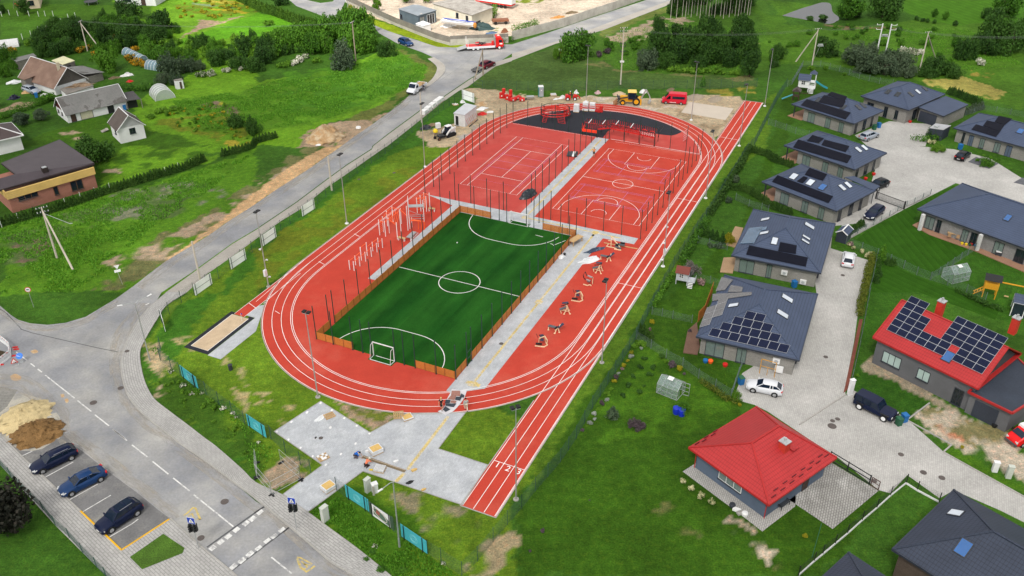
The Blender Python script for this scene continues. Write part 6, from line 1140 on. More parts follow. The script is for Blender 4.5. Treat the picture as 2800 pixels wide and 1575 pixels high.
sgrid(hJ,0,(11,1175,370),((11,1735,632),6.0),((11,1420,35),6.0),[(i,j)for j in range(6)for i in range(2)]+[(i,0)for i in range(2,6)]+[(i,1)for i in range(2,6)]+[(2,2),(2,3)])
sgrid(hJ,0,(11,2380,455),((11,1880,235),5.),((11,2120,812),6.),[(i,j)for j in range(4)for i in range(5)]+[(i,j)for j in(4,5)for i in range(3)])
skyl(hJ,0,11,1785,636,BLUEG,1.0,1.3);chimney(hJ,11,1705,160,.8,1.1,MATS['red_chimney'],z=6.6);chimney(hJ,11,2445,320,.8,1.0,MATS['red_chimney'],z=6.8)
for(u0,u1,z0,z1,m,k,mu)in((.09,.28,1.0,2.5,mat('pale_blind',(.36,.46,.44),.2,var=.03),'window',2),(.46,.58,1.1,2.5,MATS['pale_blind'],'window',1),(.83,.92,.1,2.3,GLASSD,'door',1)):
 hJ.wcs=hJ.wc;hh=House();hh.wc=[hJ.wc[1],hJ.wc[0],hJ.wc[3],hJ.wc[2]];hh.r=hJ.r;window(hh,0,u0,u1,z0,z1,m,k,ANTH,mu)
an=[W(11,1985,985,3.0),W(11,2420,1195,3.0),W(11,2800,960,3.0),W(11,2460,640,3.0)];q=MB();q.prism([p-Zv(.12)for p in an],.12);q.obj('annex_roof',mat('dark_roof_felt',(.035,.045,.065),.8,var=.15),hJ.r);q=MB();q.bars([p for p in an+an[:1]],.22,.26);q.obj('annex_fascia',MATS['red_fascia'],hJ.r)
q=MB();ac=sum(an,Vc())/4;aw=[Vc((p.x,p.y,0)).lerp(Vc((ac.x,ac.y,0)),.06)for p in an];q.prism(aw,2.86);q.obj('annex_wall',GREND,hJ.r);q=MB();d=aw[1]-aw[0];n=Vc((d.y,-d.x,0)).normalized();n=n if n.y<0 else-n;c=aw[0].lerp(aw[1],.45)+n*.02;q.box((c.x,c.y,1.15),(d.length*.58,.05,2.3),dir_rz(aw[0],aw[1]));q.obj('garage_door',FASC,hJ.r)
RFB=mat('brown_metal_roof',(.062,.05,.058),.5,var=.08,pat=('v',.36,1,.08),pc=.75);BRB=mat('terracotta_render',(.34,.15,.11),.9,var=.05,pat=('brick',.25,.08,.01),pc=.85);YR=mat('yellow_render',(.62,.42,.14),.85,var=.04)
a=W(4,130,662);b=W(4,958,412);d=(b-a).normalized();n=Vc((-d.y,d.x,0));n=n if n.y>0 else-n;b=b+d*.2;L_=(b-a).length;dep=10.5
r=thing('brown_house','low terracotta house with a brown shallow roof and a yellow band under the eaves','house',(a+b)/2+n*dep/2);q=MB();q.prism([a,b,b+n*dep,a+n*dep],2.9);q.obj('wall',BRB,r)
q=MB();q.prism([a-n*.25-d*.2+Zv(2.6),b-n*.25+d*.2+Zv(2.6),b+n*.02+d*.2+Zv(2.6),a+n*.02-d*.2+Zv(2.6)],1.3);q.prism([a-d*.3+n*.1+Zv(2.75),a-d*.1+n*.1+Zv(2.75),a-d*.1+n*dep+Zv(2.75),a-d*.3+n*dep+Zv(2.75)],1.2);q.obj('yellow_band',YR,r)
q=MB();A0,B0=W(4,-60,447,4.1),W(4,925,178,4.1);A1,B1=W(4,150,275,4.75),W(4,928,163,4.35);A2,B2=W(4,10,165,4.75),W(4,590,-67,4.2)
A1L=W(4,-60,335,4.75);q.poly([A0,B0,B1,A1]);q.poly([A0,A1,A1L]);q.poly([A1,B1,B2,A2]);q.obj('roof',RFB,r);q=MB();q.bars([p-Zv(.13)for p in(A1L,A0,B0,B1,B2,A2,A1)],.14,.26);q.obj('eaves',mat('dark_brown_trim',(.03,.022,.022),.6),r)
q=MB();p=W(4,447,245,4.6);q.box((p.x,p.y,4.75),(.9,.9,1.1),dir_rz(a,b));q.obj('chimney',MATS['dark_brown_trim'],r);q=MB();q.box((p.x,p.y,5.32),(.7,.7,.06),dir_rz(a,b));q.obj('chimney_top',GALV,r)
hh=House();hh.wc=[a,b,b+n*dep,a+n*dep];hh.r=r
for u0,u1,z0_,z1_,mu in((.1,.32,1.7,2.5,2),(.5,.55,.9,2.4,0),(.70,.84,.7,2.4,1)):window(hh,0,u0,u1,z0_,z1_,GLASSD,'window',mat('brown_window_frame',(.14,.065,.03)),mu)
OLDT=mat('old_dark_tiles',(.095,.078,.07),.85,var=.15,big=.15,pat=('uv',.3,.3,.08),pc=.7);FIBRE=mat('grey_corrugated_sheets',(.19,.19,.185),.9,var=.1,big=.2,vs=.5,col2=(.11,.105,.10),ns=.35,thr=(.56,.6),pat=('u',.18,1,.4),pc=.7);BRNT=mat('brown_corrugated_sheets',(.20,.125,.095),.85,var=.1,big=.15,col2=(.22,.145,.11),ns=.4,pat=('u',.2,1,.4),pc=.7)
def ghs(name,label,p0,p1,depth,hw,rise,wallm,roofm,over=.3,ridge_along=False,gm_=None,cat='shed',trim=WH):
 """front wall from p0 to p1 on the ground; ridge perpendicular (or along) the front"""
 d=(p1-p0).normalized();n=Vc((-d.y,d.x,0));n=n if n.y>0 else-n;wdt=(p1-p0).length;r=thing(name,label,cat,(p0+p1)/2+n*depth/2)
 c4=[p0,p1,p1+n*depth,p0+n*depth];q=MB();q.prism(c4,hw);wall=q.obj('wall',wallm,r)
 if ridge_along:ra,rb=p0+n*depth/2-d*over,p1+n*depth/2+d*over;e=[(p0-n*over-d*over,p1-n*over+d*over),(p0+n*(depth+over)-d*over,p1+n*(depth+over)+d*over)];hl=depth/2;gs=[(c4[0],c4[3],p0+n*depth/2),(c4[1],c4[2],p1+n*depth/2)]
 else:ra,rb=p0+d*wdt/2-n*over,p0+d*wdt/2+n*(depth+over);e=[(p0-d*over-n*over,p0-d*over+n*(depth+over)),(p1+d*over-n*over,p1+d*over+n*(depth+over))];hl=wdt/2;gs=[(c4[0],c4[1],p0+d*wdt/2),(c4[3],c4[2],p0+d*wdt/2+n*depth)]
 dz=rise*over/hl;q=MB();pl=[]
 for(u,v)in e:
  Q=[u+Zv(hw-dz),v+Zv(hw-dz),rb+Zv(hw+rise),ra+Zv(hw+rise)];nn=(Q[1]-Q[0]).cross(Q[2]-Q[0]).normalized()
  if nn.z<0:Q=Q[::-1];nn=-nn
  q.add(Q+[p-nn*.09 for p in Q],[(0,1,2,3),(7,6,5,4),(0,4,5,1),(1,5,6,2),(2,6,7,3),(3,7,4,0)]);pl.append((Q[0],nn))
 roof=q.obj('roof',roofm,r);q=MB()
 for a_,b_,c_ in gs:q.add([a_+Zv(hw-.02),b_+Zv(hw-.02),c_+Zv(hw+rise-.06)],[(0,1,2),(2,1,0)])
 q.obj('gable',gm_ or wallm,r);q=MB();q.bar(ra+Zv(hw+rise+.03),rb+Zv(hw+rise+.03),.2,.06)
 for(u,v)in e:q.bar(u+Zv(hw-dz),ra+Zv(hw+rise),.1,.12);q.bar(v+Zv(hw-dz),rb+Zv(hw+rise),.1,.12)
 q.obj('trim',trim,r);hh=House();hh.wc=c4;hh.r=r;hh.planes=pl;hh.roof=roof;hh.C=c4;return hh
h=ghs('white_shed','small white gabled shed with a dark tiled roof standing on the lawn',W(0,1200,1425),W(0,1450,1366),5.2,3.0,2.3,WHR,OLDT,.35)
window(h,0,.43,.65,1.5,2.6,0,'window',ANTH,1);window(h,3,.55,.68,1.4,2.5,0,'window',ANTH,1);q=MB()
for k in range(4):p=W(0,1065,1300);q.box((p.x-.3*k,p.y-.1*k,.45-.12*k),(.4,1.,.14),.6)
q.obj('steps',OLDCONC,h.r)
h=ghs('white_barn','long white barn with grey corrugated roof, cream garage door and red gable',W(0,680,1220),W(0,1262,1080),6.4,2.0,2.6,WHR,FIBRE,.35,True,mat('faded_red_boards',(.17,.03,.03),.8,var=.2,pat=('u',.15,1,.1),pc=.6))
for u0,u1,z1,m in((.06,.14,1.9,mat('brown_door',())if 0 else MATS['brown_door']),(.22,.42,1.75,mat('cream_door',(.46,.44,.33),.7)),(.68,.78,1.95,BK)):window(h,0,u0,u1,.02,z1,m,'door',ANTH,0)
for u0 in(.15,.5):window(h,3,u0,u0+.1,.9,1.5,MATS['brown_door'],'window',ANTH,0)
f0,f1=W(0,225,850),W(0,560,945);h=ghs('farmhouse','old farmhouse with brown corrugated roof, grey board gable and stone chimney',W(0,560,945),W(0,868,850),13.5,1.9,3.4,WHR,BRNT,.4,False,GREYW);q=MB();p=h.wc[0].lerp(h.wc[1],.42);nn_=(h.wc[3]-h.wc[0]).normalized();c=p+nn_*2.0;q.box((c.x,c.y,5.2),(.7,.7,1.9),.5);q.obj('chimney',mat('stone_chimney',(.42,.38,.28),.9,var=.2),h.r)
p=h.wc[0]+nn_*8.5;q=MB();dn=(h.wc[0]-h.wc[1]).normalized();q.prism([p+dn*.0,p+dn*1.6,p+dn*1.6+nn_*2,p+nn_*2],2.4);q.obj('porch',GREYW,h.r);q=MB();q.prism([p+dn*-1.2-nn_*.2+Zv(2.6),p+dn*1.9-nn_*.2+Zv(2.4),p+dn*1.9+nn_*2.2+Zv(2.4),p-dn*1.2+nn_*2.2+Zv(2.6)],.1);q.obj('porch_roof',BRNT,h.r)
p0=h.wc[1]+nn_*.5;q=MB();q.prism([p0,p0-dn*4.5,p0-dn*4.5+nn_*8,p0+nn_*8],1.7);q.obj('lean_to',GREYW,h.r);q=MB();q.add([p0+Zv(2.6)-nn_*.3,p0-dn*5+Zv(1.75)-nn_*.3,p0-dn*5+nn_*8.3+Zv(1.75),p0+nn_*8.3+Zv(2.6)],[(0,1,2,3)]);q.obj('lean_to_roof',FIBRE,h.r)
def fsh(name,label,px_roof,z,wallm,roofm,cat='shed',doors=()):
 Q=[W(*p,z)for p in px_roof];c=sum(Q,Vc())/4;r=thing(name,label,cat,(c.x,c.y,0));q=MB();q.prism([p-Zv(.1)for p in Q],.12);q.obj('roof',roofm,r);q=MB();wc=[Vc((p.x,p.y,0)).lerp(Vc((c.x,c.y,0)),.05)for p in Q];q.prism(wc,z-.11);q.obj('wall',wallm,r)
 hh=House();hh.wc=wc;hh.r=r
 for dr in doors:window(hh,*dr)
 return hh
fsh('cream_roofed_shed','small grey shed with a pale cream sheet roof behind the farmhouse',[(0,510,598),(0,620,640),(0,742,600),(0,630,555)],2.6,GREYW,mat('cream_sheet',(.62,.60,.38),.6,pat=('u',.3,1,.06),pc=.8),doors=[(1,.3,.6,.0,1.9,BK,'door',ANTH,0)])
fsh('board_shed','weathered grey board shed with slumped roof above the farmhouse',[(0,110,582),(0,165,612),(0,362,555),(0,330,528)],2.0,GREYW,FIBRE);fsh('ruined_store','roofless white store with heaps of old timber between farmhouse and barn',[(0,590,880),(0,660,935),(0,930,850),(0,860,800)],1.6,WHR,GREYW)
hp_('timber_heap','heap of old broken timber on top of the roofless store','timber',W(0,790,850,1.6),(2.6,1.3,.5),mat('old_timber',(.24,.17,.11),.9,var=.4,vs=4),.5,31,.5)
r=thing('open_lean_to','curved black roofed open shelter at the end of the white barn','shelter',W(0,1300,1040));q=MB();a,b,c,d_=W(0,1205,925,2.4),W(0,1250,1000,2.0),W(0,1395,985,1.9),W(0,1320,905,2.4);q.prism([a,b,c,d_],.1);q.obj('roof',mat('tarred_roof',(.07,.068,.07),.8,var=.2,pat=('u',.3,1,.1)),r)
for p in(b,c,d_):q=MB();q.cyl((p.x,p.y,0),(p.x,p.y,2.1),.07,.07,6);q.obj('post',GREYW,r)
q=MB();q.prism([Vc((p.x,p.y,0)).lerp(Vc((a.x,a.y,0)),.25)for p in(a,b,c,d_)],1.6);q.obj('black_block',BK,r)  # solid black block filling most of the space under the roof
E1=W(0,-20,1395,3.);h=hip('white_house','white house with a dark brown hip roof cut off by the left edge',W(0,-480,1500,3.),E1+(W(0,232,1335,3.)-E1)*1.,W(0,112,1212,3.),3.,roofm=mat('brown_roof',(.075,.055,.055),.6,pat=('u',.3,1,.1),pc=.8),wallm=WHR,fasc=WH)
hip('maroon_roofed_hut','small hut with a maroon hip roof at the left edge beside the dark tarpaulin',W(0,-130,995,2.2),W(0,-10,968,2.2),W(0,88,940,2.2),2.2,.4,.3,roofm=mat('maroon_roof',(.10,.035,.04),.7),wallm=GREYW,cat='hut')
hip('cream_house','cream rendered house cut off by the top edge, nearest the red slide',W(0,150,-10,3.2),W(0,382,-30,3.2),W(0,440,-110,3.2),3.2,.5,.3,roofm=BRNT,wallm=mat('cream_render',(.60,.50,.36),.9),wins=[(0,.5,.75,1.,2.3,0)])
hip('pale_house','pale rendered house with bicycles at the wall, cut off by the top edge',W(0,1110,-60,3.2),W(0,1530,-50,3.2),W(0,1600,-140,3.2),3.2,.5,.3,roofm=BRNT,wallm=WHR,wins=[(0,.2,.4,1.,2.3,0),(0,.65,.75,.1,2.2,MATS['brown_door'],'door')])
fsh('brick_hut','tiny white-washed hut with a brown door beside the bushes',[(0,1718,790),(0,1735,800),(0,1812,790),(0,1795,775)],2.0,WHR,GREYW,doors=[(1,.5,.75,.0,1.6,MATS['brown_door'],'door',GREYW,0)])
h=ghs('old_workshop','long cream workshop with a weathered grey roof and ivy on its end wall',W(1,2140,235),W(1,2250,210),34,3.2,1.1,mat('cream_wall',(.62,.58,.47),.9,var=.08),FIBRE,.4,False)
e_=h.wc;bx_=ghs
r_=fsh('workshop_hall','big cream industrial hall with a mottled grey roof in the yard',[(1,1740,30),(1,2140,150),(1,2355,72),(1,2060,-30)],3.6,MATS['cream_wall'],mat('mottled_roof',(.36,.34,.31),.95,var=.3,vs=1.,big=.2,col2=(.24,.22,.20),ns=.4),'industrial hall',doors=[(0,.60,.66,1.6,2.9,GLASSD),(0,.85,.91,1.6,2.9,GLASSD),(1,.2,.4,.4,1.3,GLASSD)])
for o in[o for o in COL.objects if o.parent==h.r]+[h.r]:bpy.data.objects.remove(o)
fsh('modern_cabin','dark blue-grey modern cabin with a glass door behind the wooden fence',[(1,1408,88),(1,1600,155),(1,1792,100),(1,1580,38)],3.3,mat('blue_grey_cladding',(.10,.14,.17),.7,pat=('v',.2,1,.1)),mat('blue_grey_roof',(.22,.25,.28),.7,var=.1,col2=(.5,.45,.38),ns=.3,thr=(.62,.66)),'cabin',[(1,.1,.35,.1,2.6,mat('grey_door',(.20,.21,.2))),(1,.5,.9,.1,2.7,GLASSD,'window',WH,2),(0,.05,.15,.8,2.,0)])
fsh('white_box','white box-shaped tank beside the cabin in the yard',[(1,1580,232),(1,1655,258),(1,1733,235),(1,1655,205)],1.8,WH,WH,'container')
r=thing('semi_trailer','white box semi-trailer with a red chassis parked in the yard at the top','trailer',W(1,2420,95));a,b=W(1,2290,60),W(1,2530,95);d=(b-a).normalized();n=Vc((-d.y,d.x,0));n=n if n.y>0 else-n;q=MB();q.prism([p+Zv(1.3)for p in(a-d*4,b,b+n*2.5,a-d*4+n*2.5)],2.8);q.obj('body',WH,r);q=MB();q.prism([p+Zv(.9)for p in(a-d*4,b,b+n*2.3,a-d*4+n*2.3)],.3);q.obj('chassis',REDP,r)
for k in range(4):p=a+d*(2+1.3*k);q=MB();q.cyl(p-n*.02+Zv(.5),p+n*.3+Zv(.5),.5,.5,12);q.obj('wheel',RUBBER,r)
def plank_fence(name,label,pts,h,m,m2,base_h=.7,cat='fence'):
 r=thing(name,label,cat,pts[0]);q=MB();q.bars([p+Zv(base_h/2)for p in pts],.16,base_h);q.obj('concrete_base',m2,r)
 if m:q=MB();q.bars([p+Zv(base_h+(h-base_h)/2+.02)for p in pts],.05,h-base_h);q.obj('boards',m,r)
plank_fence('yard_fence','long weathered plank fence on a concrete base curving round the yard',WP(1,"890,25 1000,75 1200,170 1400,260 1600,340 1780,410 1925,450"),2.2,GREYW,OLDCONC);plank_fence('yard_fence','weathered plank fence on tall concrete slabs behind the red truck',WP(1,"1925,450 2100,440 2500,425"),2.4,GREYW,OLDCONC,1.5)
plank_fence('concrete_wall','long grey concrete slab wall climbing along the upper road',WP(2,"0,400 250,335 520,262 800,165 1000,100 1330,-20"),2.3,None,OLDCONC,2.3,'wall')
hp_('boat_like_tarpaulin','dark green tarpaulin over goods near the workshop end','tarpaulin',W(1,2240,285),(3.6,1.8,1.6),mat('green_tarpaulin',(.03,.06,.06),.5,var=.3),.1,41,.2);r=thing('boat','long white boat hull with an orange tip on stands in the yard','boat',W(1,2050,300));a,b=W(1,1840,270),W(1,2170,310);d=(b-a).normalized();n=Vc((-d.y,d.x,0));q=MB();rings=[]
for k in range(9):
 u_=k/8;w_=1.5*math.sin(math.pi*min(1,.08+u_*1.0))**.6+.08;z_=1.2;p=a.lerp(b,u_);rings.append([p+n*w_+Zv(z_+1.0),p+n*w_*.8+Zv(z_+.4),p+Zv(z_-.1),p-n*w_*.8+Zv(z_+.4),p-n*w_+Zv(z_+1.0)])
q.loft(rings,True,False);q.obj('hull',WH,r);q=MB();q.bars([a+n*1+Zv(2.2),b+n*.6+Zv(2.25)],.3,.15);q.obj('deck_rail',BLUE,r)
for u_ in(.3,.55,.8):p=a.lerp(b,u_);q=MB();q.cyl(p,p+Zv(1.2),.06,.06,6);q.obj('stand',GALV,r)
q=MB();c=b;q.ell(tuple(c+Zv(1.6)),(.5,.5,.8),8,6);q.obj('bow_tip',mat('orange_brown',(.45,.2,.04)),r)
r=thing('farm_trailer','rusty farm trailer with two wheels beside the ivy wall','trailer',W(1,2420,235),.15);q=MB();q.box((0,0,1.0),(4.5,2.0,.5));q.obj('bed',mat('rust',(.22,.09,.05),.9,var=.3),r,lc=True)
for x in(-1.4,1.4):q=MB();q.cyl((x,-1.05,.45),(x,-.8,.45),.45,.45,12);q.obj('wheel',RUBBER,r,lc=True)
for lb,t_,x,y,s_,m in[('pile of orange scrap sheets on top of the concrete wall yard',2,460,175,(3.5,1.2,.9),mat('orange_scrap',(.5,.25,.08),.9,var=.3)),('dark scrap heap behind the concrete wall',2,590,130,(3.5,1.2,.9),TR),('brown rusty scrap container contents by the yard corner',1,2460,320,(2.,1.5,1.6),MATS['rust']),('blue sheet heap beside the yard corner',1,2330,330,(3.2,1.,.7),mat('blue_sheet',(.08,.14,.25),.6)),('pale rubble heap in the industrial yard by the boat',1,1900,260,(3.5,2.,1.2),PALEP)]:hp_('scrap_heap',lb,'heap',W(t_,x,y),tuple(.6*v for v in s_),m,.4,int(x),.35)
h=fsh('site_container','white corrugated site container with an open door and tools leaning on its side',[(1,1955,1120),(1,2068,1140),(1,2188,1048),(1,2075,1020)],2.6,mat('white_corrugated',(.62,.63,.64),.6,pat=('u',.22,1,.3),pc=.8),mat('container_roof',(.52,.54,.57),.7,var=.1,pat=('v',.3,1,.1),pc=.85),'container',[(0,.12,.42,.1,2.1,BK,'door',WH,0)])
for k in range(9):
 p=h.wc[1].lerp(h.wc[2],.08+.09*k);n_=(h.wc[1]-h.wc[0]).normalized();r=thing('long_handled_tool','long handled hand tool leaning on the side of the white container','tool',p+n_*.7,0,'tools leaning on the container');q=MB();q.tube([p+n_*.75,p+n_*.08+Vc((.1*((k%3)-1),0,1.5))],.025,5);q.obj('handle',PALLET if k%2 else REDP,r);q=MB();q.box(tuple(p+n_*.78+Zv(.12)),(.22,.06,.26),.4*k);q.obj('blade',ANTH,r)
r=thing('portable_toilet','grey and turquoise portable toilet cabin in front of the far fence','toilet',W(2,285,952),.08);q=MB();q.box((0,0,1.1),(1.1,1.1,2.2));q.obj('cabin',mat('turquoise_plastic',(.04,.22,.22),.5),r,lc=True);q=MB();q.box((.05,-.56,1.08),(.95,.05,2.0));dr=q.obj('door',mat('grey_plastic',(.33,.35,.38),.5),r,lc=True);q=MB();q.cyl((.05,-.585,1.5),(.05,-.6,1.5),.13,.13,10);q.obj('sign',WH,dr,lc=True);q=MB();q.box((0,0,2.26),(1.16,1.16,.14),0,.85);q.obj('roof',WH,r,lc=True)
def playhouse(label,px,rz,roofm,wallm,s_=1.,slide=None):
 r=thing('playhouse',label,'playhouse',W(*px),rz);r.scale=(s_,)*3;q=MB();q.box((0,0,1.35),(1.7,1.4,1.3));q.obj('wall',wallm,r,lc=True);q=MB()
 q.add([(-1.0,-.95,1.95),(1.0,-.95,1.95),(1.0,0,2.75),(-1.0,0,2.75),(-1.0,.95,1.95),(1.0,.95,1.95)],[(0,1,2,3),(3,2,5,4)]);q.obj('roof',roofm,r,lc=True);q=MB();q.add([(-.85,-.7,2.0),(-.85,.7,2.0),(-.85,0,2.66),(.85,-.7,2.0),(.85,.7,2.0),(.85,0,2.66)],[(0,1,2),(2,1,0),(3,4,5),(5,4,3)]);q.obj('gable',wallm,r,lc=True)
 for x,y in((-.8,-.65),(.8,-.65),(.8,.65),(-.8,.65)):q=MB();q.box((x,y,.35),(.12,.12,.7));q.obj('leg',wallm,r,lc=True)
 q=MB();q.box((-.1,-.71,1.5),(.6,.03,.6));wn=q.obj('window',GLASSD,r,lc=True);q=MB();q.bars([(-.4,-.73,1.2),(.2,-.73,1.2),(.2,-.73,1.8),(-.4,-.73,1.8),(-.4,-.73,1.2)],.06);q.bar((-.1,-.73,1.2),(-.1,-.73,1.8),.05);q.bar((-.4,-.73,1.5),(.2,-.73,1.5),.05);q.obj('frame',WH,wn,lc=True)
 q=MB();q.box((1.35,0,.7),(1.0,1.4,.08))
 for k in range(5):q.box((1.0+.2*k,-.68,1.0),(.07,.04,.55));q.box((1.83,-.6+.3*k,1.0),(.04,.07,.55))
 q.obj('balcony',wallm,r,lc=True);q=MB()
 for k in range(4):q.box((1.3,-.85-.16*k,.6-.16*k),(.7,.16,.05))
 q.obj('steps',WH,r,lc=True);return r
playhouse('white playhouse on stilts with a red-brown roof in the narrow garden by the track',(6,1685,1350),-.35,mat('redbrown_roof',(.16,.04,.03),.7),mat('pale_blue_boards',(.50,.53,.58),.7,pat=('v',.14,1,.1),pc=.8))
r=playhouse('white playhouse with a dark roof and climbing tower on the lawn behind the villas',(3,345,895),-.35,SLATE,WH,1.35)
r=thing('slide_tower','white climbing tower with a turquoise slide beside the larger white playhouse','play tower',W(3,430,870),-.4);TURQ=mat('turquoise_slide',(.03,.26,.33),.4)
for x,y in((-.6,-.6),(.6,-.6),(.6,.6),(-.6,.6)):q=MB();q.box((x,y,1.7),(.12,.12,3.4));q.obj('post',WH,r,lc=True)
q=MB();q.box((0,0,1.5),(1.3,1.3,.1));q.obj('platform',WH,r,lc=True);q=MB();q.add([(-.8,-.8,3.3),(.8,-.8,3.3),(.8,.8,3.3),(-.8,.8,3.3),(0,0,4.1)],[(0,1,4),(1,2,4),(2,3,4),(3,0,4)]);q.obj('roof',SLATE,r,lc=True);q=MB();q.bars([(.6,0,1.55),(2.4,0,.6),(3.4,0,.25)],.55,.06);q.bars([(.6,-.28,1.65),(2.4,-.28,.72),(3.4,-.28,.35)],.06,.2);q.bars([(.6,.28,1.65),(2.4,.28,.72),(3.4,.28,.35)],.06,.2);q.obj('slide',TURQ,r,lc=True)
q=MB()
for k in range(5):q.bar((-.5,-.65-.15*k,1.4-.3*k),(.5,-.65-.15*k,1.4-.3*k),.08)
q.obj('ladder',WH,r,lc=True)
r=thing('slide_tower','dark wooden play tower with a blue slide behind the first bungalow','play tower',W(3,270,1000),-.4)
for x,y in((-.6,-.6),(.6,-.6),(.6,.6),(-.6,.6)):q=MB();q.box((x,y,1.2),(.12,.12,2.4));q.obj('post',MATS['brown_door'],r,lc=True)
q=MB();q.add([(-.9,-.9,2.3),(.9,-.9,2.3),(.9,.9,2.3),(-.9,.9,2.3),(0,-.9,3.),(0,.9,3.)],[(0,4,5,3),(4,1,2,5),(0,1,4),(2,3,5)]);q.obj('roof',mat('brown_roof',())if 0 else MATS['brown_roof'],r,lc=True);q=MB();q.bars([(-.6,0,1.4),(-2.8,-.6,.3)],.55,.08);q.obj('slide',TURQ,r,lc=True);q=MB();q.box((0,0,1.2),(1.3,1.3,.1));q.box((1.8,0,1.9),(2.4,.1,.1));q.box((2.9,0,.95),(.1,.1,1.9));q.obj('platform',MATS['brown_door'],r,lc=True)
YW=mat('yellow_wood',(.62,.30,.02),.7,var=.1);r=thing('swing_tower','bright yellow wooden play tower with swing beam behind the red solar roof','play tower',W(7,2180,1480),-.45)
for x,y in((-.8,-.7),(.8,-.7),(.8,.7),(-.8,.7)):q=MB();q.box((x,y,1.4),(.12,.12,2.8));q.obj('post',YW,r,lc=True)
q=MB();q.box((0,0,1.9),(1.8,1.5,.9));q.obj('cabin',YW,r,lc=True);q=MB();q.add([(-1.1,-1.,2.85),(1.1,-1.,2.85),(1.1,0,3.5),(-1.1,0,3.5),(-1.1,1.,2.85),(1.1,1.,2.85)],[(0,1,2,3),(3,2,5,4)]);q.obj('roof',BK,r,lc=True);q=MB();q.bar((.8,0,2.5),(4.6,0,2.5),.14);q.bar((4.6,0,2.5),(4.4,-1.,0),.12);q.bar((4.6,0,2.5),(4.4,1.,0),.12);q.bar((4.45,-.6,.9),(4.45,.6,.9),.1);q.obj('swing_frame',YW,r,lc=True)
for x in(2.2,3.5):q=MB();q.box((x,0,.5),(.6,.25,.06));q.obj('swing_seat',PALLET,r,lc=True);q=MB();q.tube([(x-.27,0,.5),(x-.27,0,2.5)],.015,3);q.tube([(x+.27,0,.5),(x+.27,0,2.5)],.015,3);q.obj('rope',BK,r,lc=True)
q=MB();q.bars([(-.8,-.7,1.3),(-2.,-.9,.3)],.1);q.bars([(-.8,.1,1.3),(-2.,-.1,.3)],.1)
for k in range(4):u_=k/4+.1;q.bar((-.8-1.2*u_,-.7-.2*u_,1.3-u_),(-.8-1.2*u_,.1-.2*u_,1.3-u_),.08)
q.obj('ladder',YW,r,lc=True)
GGL=mat('greenhouse_glass',(.42,.52,.54),.15,var=.1,spec=.6,alpha=.32);ALU=mat('aluminium',(.36,.39,.40),.4,.4)
def greenhouse(label,px,rz,L_=3.,w_=2.3,hw=1.5,hr=2.3,s_=1.,door=True):
 r=thing('greenhouse',label,'greenhouse',W(*px),rz);x,y=L_/2,w_/2;q=MB()
 for sx in(-x,x):q.bars([(sx,-y,0),(sx,-y,hw),(sx,0,hr),(sx,y,hw),(sx,y,0),(sx,-y,0)],.055)
 for k in range(1,4):sx=-x+L_*k/4;q.bars([(sx,-y,0),(sx,-y,hw),(sx,0,hr),(sx,y,hw),(sx,y,0)],.03)
 for(yy,z)in((-y,hw),(y,hw),(0,hr),(-y,.05),(y,.05),(-y,hw*.5),(y,hw*.5)):q.bar((-x,yy,z),(x,yy,z),.045)
 q.obj('frame',ALU,r,lc=True);q=MB();q.poly([(-x,-y,.1),(x,-y,.1),(x,-y,hw),(-x,-y,hw)]);q.poly([(-x,y,.1),(x,y,.1),(x,y,hw),(-x,y,hw)]);q.poly([(-x,-y,.1),(-x,y,.1),(-x,y,hw),(-x,0,hr),(-x,-y,hw)]);q.poly([(x,-y,.1),(x,-.35,.1),(x,-.35,1.9),(x,-y,hw)]);q.poly([(-x,-y,hw),(x,-y,hw),(x,0,hr),(-x,0,hr)]);q.poly([(-x,y,hw),(x,y,hw),(x,0,hr),(-x,0,hr)]);q.obj('glazing',GGL,r,lc=True)
 if door:q=MB();q.bars([(x,.35,.05),(x+.8,.5,.05),(x+.8,.5,1.8),(x,.35,1.8),(x,.35,.05)],.06);q.bar((x,.35,.6),(x+.8,.5,.6),.05);q.bar((x,.35,1.2),(x+.8,.5,1.2),.05);q.obj('door',ALU,r,lc=True)
 q=MB();q.add([(-.35,-.25-.35,2.2),(.35,-.6,2.2),(.35,-.05,2.36),(-.35,-.05,2.36)],[(0,1,2,3)]);q.obj('roof_vent',WH,r,lc=True);return r
greenhouse('small glass greenhouse with an open door on the lawn between track and houses',(10,1570,985),-.62,2.7,2.2,1.35,2.1);greenhouse('small glass greenhouse behind the mesh fence beside the yellow play tower',(7,1850,1310),.35,3.,2.2,door=False)
r=thing('glass_pavilion','white-framed glass pavilion at the right edge beside the yellow swing','pavilion',W(11,2520,210),-.5);q=MB();q.add([(-1.6,-1.4,2.1),(1.6,-1.4,2.1),(1.6,0,2.9),(-1.6,0,2.9),(-1.6,1.4,2.1),(1.6,1.4,2.1)],[(0,1,2,3),(3,2,5,4)]);q.obj('roof',SLATE,r,lc=True);q=MB()
for x in(-1.5,0,1.5):q.bar((x,-1.3,0),(x,-1.3,2.1),.1);q.bar((x,1.3,0),(x,1.3,2.1),.1)
q.bars([(-1.5,-1.3,2.1),(1.5,-1.3,2.1),(1.5,1.3,2.1),(-1.5,1.3,2.1),(-1.5,-1.3,2.1)],.1);q.obj('frame',WH,r,lc=True);q=MB();q.box((0,0,1.),(2.8,2.4,2.));q.obj('glazing',mat('tinted_glass',(.02,.03,.045),.1,var=0,spec=.6),r,lc=True)
fsh('garden_store','dark garden store with a pale flat roof in front of the garage',[(3,1600,1265),(3,1740,1285),(3,1815,1242),(3,1660,1222)],2.3,FASC,mat('pale_flat_roof',(.35,.36,.38),.7));h=ghs('bin_store','small dark blue garden hut by the mesh fence corner of the drive',W(7,665,940),W(7,765,970),2.2,1.7,.5,FASC,SLATE,.15,False)
